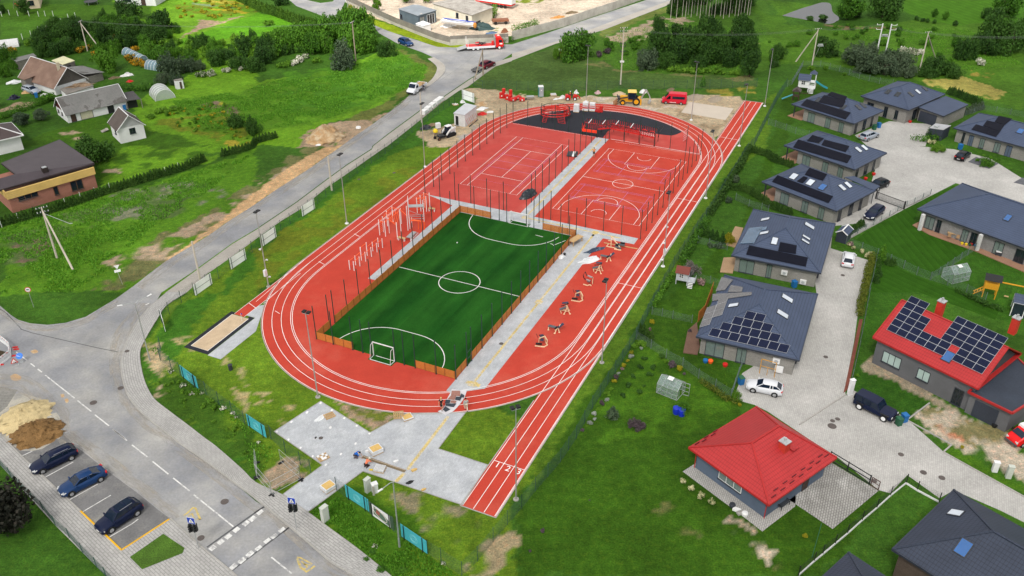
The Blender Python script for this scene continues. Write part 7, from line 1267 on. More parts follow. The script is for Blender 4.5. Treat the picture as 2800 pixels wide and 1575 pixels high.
fsh('carport','flat blue metal carport between the bungalow and the dark hatchback',[(7,810,340),(7,1040,440),(7,1115,405),(7,890,310)],2.3,FASC,SLATE,'carport')if 0 else None
r=thing('carport','flat blue metal carport over the dark hatchback behind the bungalow','carport',W(7,960,400));Q=[W(7,*p,2.4)for p in((760,310),(1050,440),(1110,400),(850,300))];q=MB();q.prism(Q,.12);q.obj('roof',SLATE,r)
for p in Q:q=MB();q.cyl((p.x,p.y,0),(p.x,p.y,2.4),.06,.06,6);q.obj('post',ANTH,r)
def tunnel(label,a,b,wd,ht,m,n=7,rib=WH):
 A,B=W(*a),W(*b);d=(B-A).normalized();s_=Vc((-d.y,d.x,0));r=thing('polytunnel',label,'polytunnel',(A+B)/2);rings=[]
 for k in range(n+1):p=A.lerp(B,k/n);rings.append([p+s_*(wd/2*math.cos(t_))+Zv(ht*math.sin(t_))for t_ in[math.pi*i_/10 for i_ in range(11)]])
 q=MB();q.loft(rings,True,False);q.obj('film',m,r);q=MB()
 for rg in rings:q.tube(rg,.05,4)
 q.obj('hoops',rib,r)
TUN=mat('polytunnel_film',(.52,.56,.56),.35,var=.1,alpha=.6);TUNB=mat('blue_polytunnel_film',(.28,.42,.52),.35,var=.15,alpha=.55)
tunnel('white polytunnel at the left edge above the farm sheds',(0,-30,470),(0,190,445),3.4,1.7,mat('white_tunnel_film',(.62,.63,.63),.4));tunnel('bluish hooped polytunnel among the orange flowers',(0,1255,530),(0,1425,610),2.4,1.5,TUNB,5);tunnel('brighter blue hooped polytunnel beside the dark bush',(0,1480,665),(0,1630,690),3.0,1.8,TUNB,5);tunnel('rounded plastic film greenhouse on the grass behind the barn',(0,1640,985),(0,1580,925),4.3,2.2,TUN,4)
def zfe(label,pts,h=1.5,base=False,m=None):mfen('mesh_fence',label,pts,h,2.5,m or GZ,.012,.18,.2,.07,'mesh fence',base)
zfe('grey mesh fence slanting across the lawn beside the glass greenhouse',WP(10,"1228,460 1375,555 1525,650 1688,735 1845,850 2012,950 2165,1045"),1.35);zfe('grey mesh fence from the blue bin to the lawn corner',WP(10,"2165,1045 2275,730"),1.3);zfe('grey mesh fence across the narrow garden behind the solar pyramid house',WP(10,"1385,215 1485,235 1590,258 1780,300"),1.2);zfe('grey mesh fence between the playhouse garden and the next lawn',WP(6,"1770,1310 1960,1360 2080,1400"),1.2)
zfe('grey mesh fence at the terrace of the second detached house',WP(6,"1840,960 1950,985 2130,1030"),1.2);zfe('grey mesh fence beside the dark blue path behind the bungalow',WP(6,"2215,530 2345,595 2470,630 2536,650"),1.2);zfe('grey mesh fence between the first and second bungalow lawns',WP(3,"0,1235 70,1255 175,1290 270,1325 400,1360"),1.3);zfe('green-grey mesh fence round the playhouse lawn by the shrub bank',WP(3,"190,860 235,840 340,660 515,660 705,710 900,780 1100,830 1230,850"),1.4)
zfe('grey mesh fence along the big lawn between the drive and the long bungalow',WP(7,"770,970 925,1030 1080,1090 1340,1210 1470,1275 1605,1325 1775,1375 1960,1449 2150,1530"),1.3);zfe('grey mesh fence between the two lawns in front of the long bungalow',WP(7,"1605,1325 1690,1275 1830,1180 1975,1080 2045,1035"),1.3);zfe('grey mesh fence on a concrete base along the narrow drive',WP(7,"800,920 965,830 1115,750 1280,650 1370,600 1445,570 1530,525 1605,485"),1.1,True);zfe('grey mesh fence beside the hedge in front of the red solar roof',WP(7,"1000,1440 1030,1340 1075,1110"),1.2);zfe('grey mesh fence beside the red kerb strip',WP(11,"835,840 900,560 1000,30"),1.2)
zfe('black mesh fence on a white concrete base along the bottom lawn',WP(15,"300,1449 455,1310 540,1240 785,1035 930,905 1075,782 1210,660 1365,535"),1.3,WH,BK);zfe('black mesh fence on a white concrete base in front of the dark navy roof',WP(15,"1365,535 1475,605 1690,720"),1.3,WH,BK);zfe('low mesh fence behind the garage beside the conifer row',WP(3,"1950,1150 2120,1090 2536,1160"),1.2)
mfen('mesh_fence','green mesh fence between the parking pavement and the lower left lawn',WP(12,"-100,240 0,350 220,590 430,800 550,950 690,1075 820,1220 960,1362 1150,1560"),1.3,2.4,GM,.016,.11,.2,.06)
def bar_gate(label,pts,h=1.3):
 r=thing('sliding_gate',label,'gate',pts[0]);q=MB();n=int((pts[1]-pts[0]).length/.16)
 for z in(.12,h):q.bar(pts[0]+Zv(z),pts[1]+Zv(z),.08)
 q.obj('rail',BK,r);q=MB()
 for k in range(n+1):p=pts[0].lerp(pts[1],k/n);q.bar(p+Zv(.12),p+Zv(h),.035)
 q.obj('bars',BK,r)
 for p in pts:q=MB();q.box((p.x,p.y,h/2+.1),(.16,.16,h+.2));q.obj('gate_post',BK,r)
bar_gate('long black barred sliding gate across the narrow drive',WP(7,"1065,520 1345,625"));r=thing('driveway_gate','long black two-rail gate beside the red roofed cottage','gate',W(15,640,320));P_=WP(15,"610,305 1000,545");q=MB()
for z in(.15,.7,1.25):q.bar(P_[0]+Zv(z),P_[1]+Zv(z),.08)
q.obj('rail',BK,r)
for u_ in(0,.45,1):p=P_[0].lerp(P_[1],u_);q=MB();q.box((p.x,p.y,.68),(.1,.1,1.35));q.obj('gate_post',BK,r)
r=thing('wicket_gate','small black garden gate at the end of the long two-rail gate','gate',W(15,1010,550));P_=WP(15,"1015,555 1090,600");q=MB();q.bars([P_[0]+Zv(.1),P_[0]+Zv(1.2),P_[1]+Zv(1.2),P_[1]+Zv(.1),P_[0]+Zv(.1)],.07);q.bar(P_[0]+Zv(.65),P_[1]+Zv(.65),.05);q.obj('gate_frame',mat('brown_metal',(.08,.04,.035)),r)
r=thing('garden_bench','dark slatted garden bench against the cottage wall by the door','bench',W(15,150,760),.68);q=MB()
for k in range(4):q.box((0,-.2+.13*k,.45),(1.5,.1,.04))
q.obj('seat',ANTH,r,lc=True);q=MB()
for k in range(3):q.box((0,.26,.6+.14*k),(1.5,.04,.1))
q.obj('backrest',ANTH,r,lc=True)
for x in(-.7,.7):q=MB();q.bars([(x,-.25,0),(x,-.25,.6),(x,.28,.62)],.06);q.bar((x,.28,0),(x,.28,.95),.06);q.obj('leg',BK,r,lc=True)
r=thing('privacy_screen','orange slatted wooden privacy screen at the corner of the solar pyramid house','screen',W(10,1860,290));P_=[W(10,1838,300),W(10,1900,235),W(6,1985,1449)];q=MB()
for k in range(11):q.bars([p+Zv(.15+.16*k)for p in P_],.04,.12)
q.obj('boards',WOODB,r)
q=MB();q.prism(WP(10,"1695,600 1835,620 1860,540 1830,300 1740,380"),.15);tag(q.obj('wooden_terrace',mat('dark_terrace',(.15,.085,.06),.8,pat=('u',.15,1,.1))),'dark brown wooden terrace beside the solar pyramid house','terrace');q=MB();q.prism(WP(6,"2060,1250 2185,1262 2225,1105 2095,1110"),.15);q.prism(WP(6,"2120,980 2220,1010 2290,815 2210,800"),.15);tag(q.obj('wooden_terrace',mat('tan_terrace',(.36,.24,.14),.8,pat=('u',.15,1,.1))),'tan wooden terrace on the track side of the second detached house','terrace')
GRP=mat('green_plastic',(.02,.10,.05),.5);BLP=mat('blue_plastic',(.015,.13,.36),.5);YLP=mat('yellow_plastic',(.75,.55,.02),.5)
for lb,t_,x,y,m in[('blue wheeled bin with a green lid behind the white saloon car',10,2265,905,'b'),('green wheeled bin behind the dark pickup',11,1290,1310,'g'),('blue wheeled bin behind the dark pickup',11,1345,1275,'b'),('blue wheeled bin beside the first bungalow wall',3,1095,1265,'b'),('dark green wheeled bin beside the first bungalow wall',3,1050,1285,'g'),('blue wheeled bin at the corner of the second detached house',7,255,1395,'b'),('blue wheeled bin at the white barn end',0,1240,1088,'b'),('blue wheeled bin beside the far right bungalow',7,1900,30,'b'),('dark blue barrel-like bin in the farm yard',0,365,965,'b')]:
 r=thing('wheeled_bin',lb,'bin',W(t_,x,y),.3);mm=BLP if m=='b' else GRP;q=MB();q.box((0,0,.5),(.55,.6,.95),0,1.12);q.obj('body',mm,r,lc=True);q=MB();q.box((0,0,1.02),(.66,.74,.07));q.obj('lid',GRP if 'green lid' in lb else mm,r,lc=True)
 for s_ in(-.26,.26):q=MB();q.cyl((s_-.04,.3,.1),(s_+.04,.3,.1),.1,.1,8);q.obj('wheel',RUBBER,r,lc=True)
for x,y in((1625,1195),(1680,1215)):q=MB();p=W(10,x,y);q.lathe(p,[(.36,0),(.42,.45),(.42,.85),(.36,.9)],14);o=q.obj('plastic_barrel',mat('cobalt_plastic',(.01,.03,.45),.4));tag(o,('left' if x<1650 else 'right')+' cobalt blue open barrel beside the leafy bush','barrel')
r=thing('garden_lounge','dark outdoor sofa set with white cushions on the covered terrace','garden furniture',W(7,2380,1090,.12),-.4)
for x,w_ in((-1.4,.9),(0,1.7),(1.3,.9)):q=MB();q.box((x,0,.3),(w_,.8,.5));q.obj('frame',ANTH,r,lc=True);q=MB();q.box((x,-.05,.6),(w_-.1,.7,.14));q.obj('cushion',WH,r,lc=True)
r=thing('dining_set','wooden dining table with chairs on the covered terrace','garden furniture',W(7,1830,900,.12),-.4);q=MB();q.box((0,0,.74),(1.8,.9,.06));q.obj('table_top',PALLET,r,lc=True)
for x,y in((-.6,-.8),(.6,-.8),(-.6,.8),(.6,.8)):q=MB();q.box((x,y,.45),(.45,.45,.08));q.box((x,y+(.22 if y>0 else-.22),.75),(.45,.06,.6));q.obj('chair_seat',mat('tan_chair',(.35,.22,.12)),r,lc=True)
r=thing('playthings','bright toys and pots at the edge of the covered terrace','toys',W(7,1960,980,.12));
for k,(x,y,m)in enumerate(((0,0,'yellow_plastic'),(.5,-.2,'green_plastic'),(.9,.1,'red_paint'),(1.3,-.3,'blue_plastic'),(-.5,.3,'yellow_plastic'))):q=MB();q.lathe((x,y,0),[(.16,0),(.22,.3),(.2,.34)],8);q.obj('toy',MATS[m],r,lc=True)
r=thing('trampoline','round dark trampoline on the lawn below the top edge','trampoline',W(0,905,40));q=MB();q.cyl((0,0,.8),(0,0,.86),1.9,1.9,20);q.obj('mat',BK,r,lc=True);q=MB();q.tube([(1.9*math.cos(k*.35),1.9*math.sin(k*.35),.85)for k in range(18)],.06,4,True);q.obj('ring',ANTH,r,lc=True)
for k in range(4):q=MB();q.cyl((1.8*math.cos(k*1.57),1.8*math.sin(k*1.57),0),(1.8*math.cos(k*1.57),1.8*math.sin(k*1.57),.8),.05,.05,5);q.obj('leg',GALV,r,lc=True)
r=thing('swing_slide','small red slide and swing frame near the cream house at the top left','play set',W(0,160,80));q=MB();q.bars([(0,0,1.3),(1.4,-.3,.2)],.5,.08);q.obj('slide',REDP,r,lc=True);q=MB();q.bars([(-.5,-.6,0),(-.2,0,2.0),(-.5,.6,0)],.08);q.bars([(2.,-.6,2.0-2.0),(1.8,0,2.2),(2.,.6,0)],.08);q.bar((-.2,0,2.0),(1.8,0,2.2),.08);q.obj('frame',GREYW,r,lc=True)
for lb,t_,x,y,s_,m in[('navy tarpaulin heap beside the maroon hut',0,145,975,(2.3,1.6,1.3),mat('black_blue_tarp',(.012,.014,.035),.5,var=.3)),('grey tarpaulin mound left of the farmhouse',0,140,820,(2.8,2.0,1.0),FILM),('heap of split timber in front of the farmhouse',0,270,920,(2.2,1.2,.8),PALLET),('white junk heap in front of the farmhouse',0,440,945,(1.5,1.,.7),PALEP),('junk heap with white bags behind the barn',0,1260,750,(2.4,1.2,1.1),PALEP),('red junk heap behind the barn hedge',0,1285,810,(1.5,.8,.7),REDP),('brown junk heap behind the barn hedge',0,1130,775,(2.2,1.1,.7),TR),('pile of firewood and bars left of the white skid loader',1,1745,1245,(2.4,1.0,.8),MATS['old_timber']),('dark machinery heap behind the floodlight mast near the skid loader',1,1680,1270,(2.2,1.5,1.0),ANTH),('rubbish heap with red and white sheets behind the container',1,2240,1130,(2.0,1.4,.6),REDP),('white plastic rubbish behind the container',1,2240,1080,(2.2,1.3,.7),WH),('pale broken foil near the far mast by the container',1,2320,1110,(1.4,.9,.4),PALEP),('white bulk bags beside the mini loader',2,635,925,(1.0,.8,1.2),WH),('white bulk bag in front of the mini loader',2,500,970,(1.6,.8,.9),WH),('low white sack left of the mini loader',2,435,985,(1.1,.5,.5),WH),('pale stone heap with pink packs by the far fence',2,850,925,(1.3,.9,1.),mat('pink_packs',(.55,.38,.4),.8,var=.4,vs=4)),('round white bag beside the container roof',1,2045,1015,(.9,.8,.9),WH),('small stones pile on the sand mound verge',1,620,1435,(1.2,.6,.3),PALEP)]:hp_('heap',lb,'heap',W(t_,x,y),tuple(.6*v for v in s_),m,.5,int(x+y),.35)
for k,(x,y)in enumerate([(1665,1130),(1705,1098),(1748,1062),(1790,1030),(1825,1005)]):
 r=thing('stone_pallet','wrapped block of pale paving stones on the footpath, %s of five'%('nearest the slim pole','second','third','fourth','farthest')[k],'pallet',W(1,x,y),dir_rz(W(1,1665,1130),W(1,1825,1005)));q=MB();q.box((0,0,.5),(1.5,1.1,.8));q.obj('stones',PALEP,r,lc=True);q=MB();q.box((0,0,.06),(1.4,1.1,.12));q.obj('deck',PALLET,r,lc=True)
pal('pallet of pale slabs on the grass behind the container',(1,1975,1040),.4,'slabs');pal('row of pallets with grey stones near the portable toilet',(2,410,945),.1,'setts',sz=(1.4,1.1))
r=thing('wheelbarrow','grey wheelbarrow tipped beside the red drums','wheelbarrow',W(*Z3(850,620)),.1);q=MB();q.add([(-.5,-.35,.35),(.5,-.4,.5),(.5,.4,.5),(-.5,.35,.35),(-.9,-.5,.8),(.8,-.5,.8),(.8,.5,.8),(-.9,.5,.8)],[(3,2,1,0),(0,1,5,4),(1,2,6,5),(2,3,7,6),(3,0,4,7)]);q.obj('tray',GALV,r,lc=True);q=MB();q.cyl((-.9,-.06,.2),(-.9,.06,.2),.22,.22,12);q.obj('wheel',RUBBER,r,lc=True);q=MB();q.bars([(-.9,-.08,.2),(1.3,-.3,.6)],.05);q.bars([(-.9,.08,.2),(1.3,.3,.6)],.05);q.obj('handles',GALV,r,lc=True)
r=thing('football','white ball lying on the green pitch','ball',W(5,1993,962));q=MB();q.ell((0,0,.14),(.11,.11,.11),8,6);q.obj('ball',WH,r,lc=True)
for k,(t_,x,y,s_)in enumerate([(8,925,1090,.42),(8,1195,945,.35),(8,1258,580,.30),(12,2225,712,.42),(12,1990,1072,.36),(9,2430,506,.3),(11,635,1322,.5),(11,640,1270,.28),(11,690,1252,.28),(11,572,637,.3),(15,1317,245,.32),(15,1540,423,.35),(15,1723,476,.35),(7,740,1277,.3),(5,1020,327,.28),(5,1367,262,.28),(13,643,82,.25),(15,1052,508,.3)]):
 q=MB();p=W(t_,x,y,.034 if(t_,x)!=(8,1258)else.125);q.cyl(p,p+Zv(.012),s_,s_,18);o=q.obj('manhole_cover',mat('cast_iron',(.10,.085,.08),.8,var=.2));tag(o,None);o['kind']='structure'
r=thing('washing_pole','thin green washing line pole leaning on the cottage lawn','pole',W(15,435,1265));q=MB();q.tube([W(15,435,1265),W(15,530,930,.6)],.035);q.obj('pole',GRP,r)
r=thing('climbing_goal','orange metal frame standing against the wall of the solar pyramid house','frame',W(11,20,820));a,b=W(10,2450,800),W(11,60,840);q=MB()
q.bars([a,a+Zv(2.2),b+Zv(2.2),b],.07);q.bar(a+Zv(1.2),b+Zv(1.2),.05);q.bar(a.lerp(b,.5)+Zv(1.2),a.lerp(b,.5),.05);q.obj('frame',mat('orange_yellow_paint',(.55,.27,.03),.5),r)
for lb,t_,x,y,m in[('round dark pot on the cottage apron',14,2180,765,ANTH),('pale stone at the cottage apron edge, nearest the pot',14,2225,800,PALEP),('grey stone slab at the cottage apron edge',14,2265,830,KERB),('white and blue sack at the cottage corner',14,2305,850,WH),('pot with red flowers at the villa door',3,1405,1215,REDP),('pot with red flowers by the bungalow door step',7,965,330,REDP),('second pot with red flowers by the bungalow door step',7,1045,285,REDP),('blue bucket of toys on the solar pyramid house terrace strip',10,1915,690,BLP),('orange toy on the solar pyramid house terrace strip',10,1965,695,ORANGE),('red toy on the solar pyramid house terrace strip',10,2110,730,REDP),('white waste bag at the grey house garage',11,2110,1235,WH),('cream cupboard in front of the grey house garage',11,1995,1180,mat('cream_door',())if 0 else MATS['cream_door']),('black crate at the grey house garage corner',11,2240,1330,BK)]:
 r=thing('pot' if 'pot' in lb or 'bucket' in lb else 'garden_object',lb,'garden item',W(t_,x,y),x*.1);q=MB();q.lathe((0,0,0),[(.26,0),(.34,.3),(.32,.42),(.22,.46)],9)if 'stone' not in lb else q.box((0,0,.12),(.8,.45,.24));q.obj('body',m,r,lc=True)
# ================================================================ VEGETATION
LD=leafmat('dark_green_leaves',[(0.011,0.038,0.008),(0.027,0.080,0.011),(0.053,0.133,0.017)]);LM=leafmat('mid_green_leaves',[(0.019,0.072,0.006),(0.048,0.144,0.010),(0.096,0.240,0.016)]);LB=leafmat('bright_green_leaves',[(0.036,0.108,0.007),(0.084,0.204,0.012),(0.144,0.288,0.022)])
LG_WIL=leafmat('grey_willow_leaves',[(0.027,0.053,0.030),(0.056,0.094,0.050),(0.094,0.138,0.073)]);LG_THU=leafmat('thuja_leaves',[(0.014,0.048,0.007),(0.031,0.085,0.010),(0.058,0.128,0.017)]);LG_YEL=leafmat('yellow_green_leaves',[(.10,.13,.008),(.25,.25,.012),(.42,.36,.02)]);LG_PUR=leafmat('dark_purple_leaves',[(.010,.012,.009),(.022,.024,.016),(.045,.038,.03)])
FL_WH=leafmat('white_flower_petals',[(.03,.08,.01),(.05,.11,.02),(.4,.42,.3),(.68,.66,.58)],.1);FL_OR=leafmat('orange_flower_petals',[(.03,.08,.01),(.05,.10,.01),(.45,.24,.01),(.5,.28,.01)],.1);FL_PK=leafmat('pink_flower_petals',[(.03,.06,.02),(.2,.12,.12),(.45,.3,.3)],.1);FL_SIL=leafmat('silver_leaves',[(.12,.15,.11),(.28,.31,.27),(.45,.48,.45)],.1);FL_CR=leafmat('cream_flower_heads',[(.03,.08,.01),(.05,.11,.015),(.6,.56,.3),(.72,.68,.45)],.1);FL_PU=leafmat('mauve_leaves',[(.03,.025,.03),(.07,.05,.06),(.12,.09,.10)],.1)
BARK=mat('bark',(.09,.07,.05),.95,var=.3);BIRCH=mat('birch_bark',(.42,.39,.34),.9,var=.3,vs=2)
def leaves_mesh(name,lobes,n,size,seed,m,squash=1.0):
 """n leaf-clump faces spread through a set of lobes (centre, radii)"""
 rs=np.random.RandomState(seed);lb=np.array([[*c,*r]for c,r in lobes],float);wt=(lb[:,3]*lb[:,4]*lb[:,5])**(2/3.);k=rs.choice(len(lb),n,p=wt/wt.sum())
 d=rs.normal(size=(n,3));d/=np.linalg.norm(d,axis=1)[:,None];rad=rs.uniform(.25,1.06,n)**.55
 P_=lb[k,:3]+d*lb[k,3:]*rad[:,None];P_[:,2]=np.maximum(P_[:,2],.03)
 nn=d+rs.normal(size=(n,3))*.65+np.array([0,0,.35]);nn/=np.linalg.norm(nn,axis=1)[:,None]
 a=np.cross(nn,rs.normal(size=(n,3)));a/=np.linalg.norm(a,axis=1)[:,None];b_=np.cross(nn,a);s_=size*rs.uniform(.55,1.35,n)[:,None]
 a*=s_;b_*=s_*rs.uniform(.5,.9,n)[:,None]
 V=np.stack([P_-a*.9,P_-b_+a*.15,P_+a,P_+b_+a*.1],1).reshape(-1,3)
 me=bpy.data.meshes.new(name);me.vertices.add(4*n);me.vertices.foreach_set('co',V.ravel());me.loops.add(4*n);me.loops.foreach_set('vertex_index',np.arange(4*n));me.polygons.add(n);me.polygons.foreach_set('loop_start',np.arange(n)*4);me.update(calc_edges=True);me.materials.append(m);return me
def lobes_for(kind,rs):
 L=[];U=rs.uniform
 if kind=='bush':
  L=[((0,0,.40),(.58,.58,.40))]
  for k in range(34):t_=U(0,6.28);q=U(.2,.88);z=U(.12,.95)*(1.08-q*.6);r=U(.10,.32);L.append(((q*math.cos(t_),q*math.sin(t_),z),(r*U(.8,1.2),r*U(.8,1.2),r*U(.8,1.3))))
 elif kind=='tree':
  for k in range(32):t_=U(0,6.28);z=U(.28,1.02);q=U(.1,.62)*math.sin(min(1,(z-.15)/.5)*1.57)*(1.15-.55*max(0,z-.55)/.45);r=U(.11,.32);L.append(((q*math.cos(t_),q*math.sin(t_),z*.9),(r,r,r*.85)))
 elif kind=='spire':
  L=[((0,0,.5),(.15,.15,.5))]
  for k in range(16):z=k/15.;q=.36*(1-z)**.7+.03;t_=k*2.4;L.append(((q*.25*math.cos(t_),q*.25*math.sin(t_),.08+z*.86),(q,q,.11)))
 elif kind=='birch':
  for k in range(14):t_=U(0,6.28);z=U(.5,1.0);q=U(.02,.2);r=U(.09,.16);L.append(((q*math.cos(t_),q*math.sin(t_),z),(r,r,r*.9)))
 elif kind=='shrub':
  for k in range(9):t_=U(0,6.28);q=U(.0,.6);r=U(.28,.42);L.append(((q*math.cos(t_),q*math.sin(t_),.25+U(0,.3)*(1-q)),(r,r,r*.8)))
 return L
PROTO={}
SPEC={'bush':(3600,.048),'tree':(4000,.046),'spire':(760,.06),'birch':(900,.03),'shrub':(420,.11),'tiny':(130,.2)}
def proto(kind,m,var):
 key=(kind,m.name,var)
 if key not in PROTO:
  rs=random.Random(hash((kind,var))%1000 if False else len(PROTO)*7+3);n,s_=SPEC[kind]
  PROTO[key]=leaves_mesh('crown',lobes_for('shrub' if kind=='tiny' else kind,rs),n,s_,len(PROTO)+11,m)
 return PROTO[key]
def trunk_mesh(kind,m):
 key=('trunk',kind,m.name)
 if key not in PROTO:
  q=MB();rs=random.Random(5)
  if kind in('tree','bush'):
   q.cyl((0,0,-.02),(.01,.01,.45),.05,.03,6)
   for k in range(5):t_=k*1.3;q.cyl((.005,.005,.15+.06*k),(.35*math.cos(t_),.35*math.sin(t_),.55+.05*k),.022,.008,5)
  else:q.cyl((0,0,-.02),(0,0,.9 if kind=='birch' else.5),.018 if kind=='birch' else.04,.006,6)
  o=q.obj('trunk',m,lc=True,uv=False);PROTO[key]=o.data;bpy.data.objects.remove(o)
 return PROTO[key]
NV=[0];cname={'bush':'bush','tree':'tree','spire':'conifer','birch':'birch_tree','shrub':'shrub','tiny':'garden_plant'}
def plt(kind,p,rad,hgt,m,label,group=None,name=None,cat=None,bark=None,trunk=None):
 NV[0]+=1;rr=random.Random(NV[0]);big=kind in('bush','tree','spire','birch');trunk=kind in('tree','birch','bush')if trunk is None else trunk
 me_=proto(kind,m,rr.randrange(3 if kind in('bush','tree')else 2));nm=name or cname[kind];ct=cat or('tree' if kind in('tree','birch')else 'shrub' if kind!='tiny' else 'plant');rz=rr.uniform(0,6.28)
 sx=rad/({'bush':1.0,'tree':.88,'spire':.37,'birch':.33,'shrub':.95,'tiny':.95}[kind]);sz=hgt/({'bush':.98,'tree':1.12,'spire':1.02,'birch':1.08,'shrub':.85,'tiny':.85}[kind])
 if trunk:
  r=thing(nm,label,ct,p,rz,group);c=bpy.data.objects.new('crown',me_);COL.objects.link(c);c.parent=r;c.scale=(sx,sx,sz);t_=bpy.data.objects.new('trunk',trunk_mesh(kind,bark or(BIRCH if kind=='birch' else BARK)));COL.objects.link(t_);t_.parent=r;t_.scale=(sx,sx,sz);return r
 o=bpy.data.objects.new(nm,me_);COL.objects.link(o);o.location=p;o.rotation_euler=(0,0,rz);o.scale=(sx,sx,sz);return tag(o,label,ct,group)
def apx(kind,t,x,y,wpx,hr,m,label,group=None,**k):
 """x, y: pixel of the foot (centre), wpx: crown width in tile pixels, hr: height / width"""
 p=W(t,x,y);wd=wpx/3.6229*mpp(p);return plt(kind,p,wd/2,wd*hr,m,label,group,**k)
def mny(kind,rows,m,label,group,hr=.9,**k):
 bk=1.22 if 'bank' in label and kind!='shrub' else 1
 for(t,x,y,wpx,*h)in rows:apx(kind,t,x,y,wpx*bk,h[0]if h else hr,m,label,group,**k)
mny('bush',[(0,660,420,210),(0,790,390,220),(0,450,480,200),(0,560,560,160),(0,700,520,200),(0,880,360,180),(0,1010,400,220),(0,1250,430,210),(0,1400,400,210),(0,1130,480,170),(0,1300,480,160),(0,420,560,140),(0,1030,210,120)],LD,'dark green bush in the overgrown garden behind the farmhouse','dark bushes in the overgrown farm garden',.85)
mny('bush',[(0,1500,560,190),(0,1580,620,210),(0,1060,690,260),(0,1440,480,150),(0,980,520,130),(0,60,640,200),(0,50,760,140),(0,150,680,130),(0,620,300,110),(0,1130,330,160),(0,1530,330,150)],LM,'leafy mid-green bush in the overgrown garden round the farm sheds','mid-green bushes round the farm sheds',.85)
apx('tree',0,1650,345,190,1.25,LD,'tall dark oval tree at the garden edge beside the soil strip');apx('bush',0,1285,185,260,.75,LD,'broad dark bush below the pale house at the top');apx('tree',0,265,140,160,.8,LD,'dark spreading tree beside the cream house');apx('bush',0,30,130,90,.9,LD,'dark bush at the left edge below the cream house')
mny('bush',[(0,1700,740,270,.75),(0,1830,720,190,.8),(0,1620,830,160,.7),(0,1960,690,150,.7),(0,1760,840,150,.7)],LG_WIL,'grey-green willow bush between the polytunnel and the meadow','grey-green bushes beside the blue polytunnels',.75)
mny('bush',[(0,2150,640,190),(0,2270,620,180),(0,2430,560,220),(0,2350,690,160),(0,2500,700,180),(1,60,640,200),(1,150,560,190),(1,80,520,170),(1,30,700,130)],LD,'dark bush in the tall belt between the meadow and the bright field','dark bushes in the belt along the bright field',.95)
mny('bush',[(1,240,530,200),(1,330,500,210),(1,430,480,220),(1,520,470,230),(1,620,460,230),(1,720,440,230),(1,820,410,230),(1,900,480,240),(1,1000,520,230),(1,1080,520,190),(1,560,540,170),(1,700,520,180),(1,850,330,200),(1,1060,330,190),(1,1140,500,150)],LM,'leafy green bush in the tall hedge bank beside the far road','leafy bushes of the bank beside the far road',1.0)
mny('tree',[(1,950,400,250,1.1),(1,1040,420,260,1.05),(1,1110,480,200,1.1)],LM,'broad leafy tree at the road end of the hedge bank','leafy trees at the road end of the hedge bank',1.0)
apx('bush',1,850,670,300,.85,LG_WIL,'big round grey-green willow bush beside the slim utility pole');apx('bush',1,1300,550,190,1.0,LD,'round dark bush at the end of the hedge bank by the road');apx('bush',1,240,50,170,.8,LD,'dark bush behind the conifer hedge at the top')
mny('shrub',[(1,420,610,130),(1,480,580,110),(1,380,640,110),(0,2000,760,130),(0,2100,745,130),(0,2250,715,110),(0,2400,690,110)],FL_WH,'clump of white umbel flowers at the edge of the bushes','clumps of white umbel flowers by the bushes',.5,cat='flowers',name='flower_clump')
mny('shrub',[(0,1290,600,150),(0,1360,640,150),(0,1420,660,120),(0,1110,390,120),(0,800,520,130),(0,890,490,110),(0,930,550,100),(0,110,520,110),(0,1350,500,100)],FL_OR,'clump of orange flowers in the overgrown farm garden','clumps of orange flowers in the farm garden',.5,cat='flowers',name='flower_clump')
mny('shrub',[(1,600,620,120),(1,250,670,120),(1,330,650,110),(1,130,250,120),(1,420,300,140),(0,2350,450,130),(0,2480,480,130),(0,1900,560,130),(0,1750,640,140),(0,2050,560,120),(0,300,450,120),(0,1640,450,130),(0,1760,440,120)],LB,'bright green weed clump among the gardens and field edges','bright weed clumps along the field edges',.55)
apx('bush',0,950,1449,260,.55,LD,'round dark bush between the white shed and the brown house')if 0 else None
apx('bush',4,960,160,400,.62,LD,'big dark bush beside the brown house');apx('tree',0,215,1240,200,.55,LG_WIL,'low grey-green fruit tree left of the barn');apx('tree',0,420,1190,170,.6,LG_WIL,'grey-green fruit tree at the barn corner');apx('bush',0,470,1000,140,.5,LM,'green bush at the end of the farm hedge')
apx('bush',0,2350,1260,190,.75,LD,'dark bush in the vegetable plots');apx('bush',0,2500,1330,180,.9,LD,'round dark bush in the vegetable plots by the thuja row');mny('shrub',[(0,1600,1120,160,.4),(0,1500,1170,120,.4),(0,1720,1090,120,.4)],LB,'low leafy vegetable row behind the white shed','low leafy rows behind the white shed',.4)
def hdg(label,pts,wd,h,m,n=None,leaf=.14,name='hedge'):
 """clipped hedge: leaf faces filling a long rounded box"""
 lob=[];tot=0
 for a,b in zip(pts,pts[1:]):
  k=max(1,int((b-a).length/(wd*.55)));tot+=(b-a).length
  for i_ in range(k+1):p=a.lerp(b,i_/max(1,k));lob.append(((p.x,p.y,h*.5),(wd*.6,wd*.6,h*.56)))
 o_=pts[0];lob=[((c[0]-o_.x,c[1]-o_.y,c[2]),r)for c,r in lob]
 me_=leaves_mesh(name,lob,n or int(min(26000,tot*(wd+h)*2*26*(.14/leaf)**2)),leaf,len(label),m);o=bpy.data.objects.new(name,me_);COL.objects.link(o);o.location=o_;return tag(o,label,'hedge')
hdg('clipped dark hedge in front of the farm yard',WP(0,"0,1190 200,1110 380,1050 530,990"),1.3,1.7,LM);hdg('leafy hedge between the barn roof and the junk heaps',WP(0,"1180,880 1300,900 1420,900 1550,880"),1.8,1.7,LM)
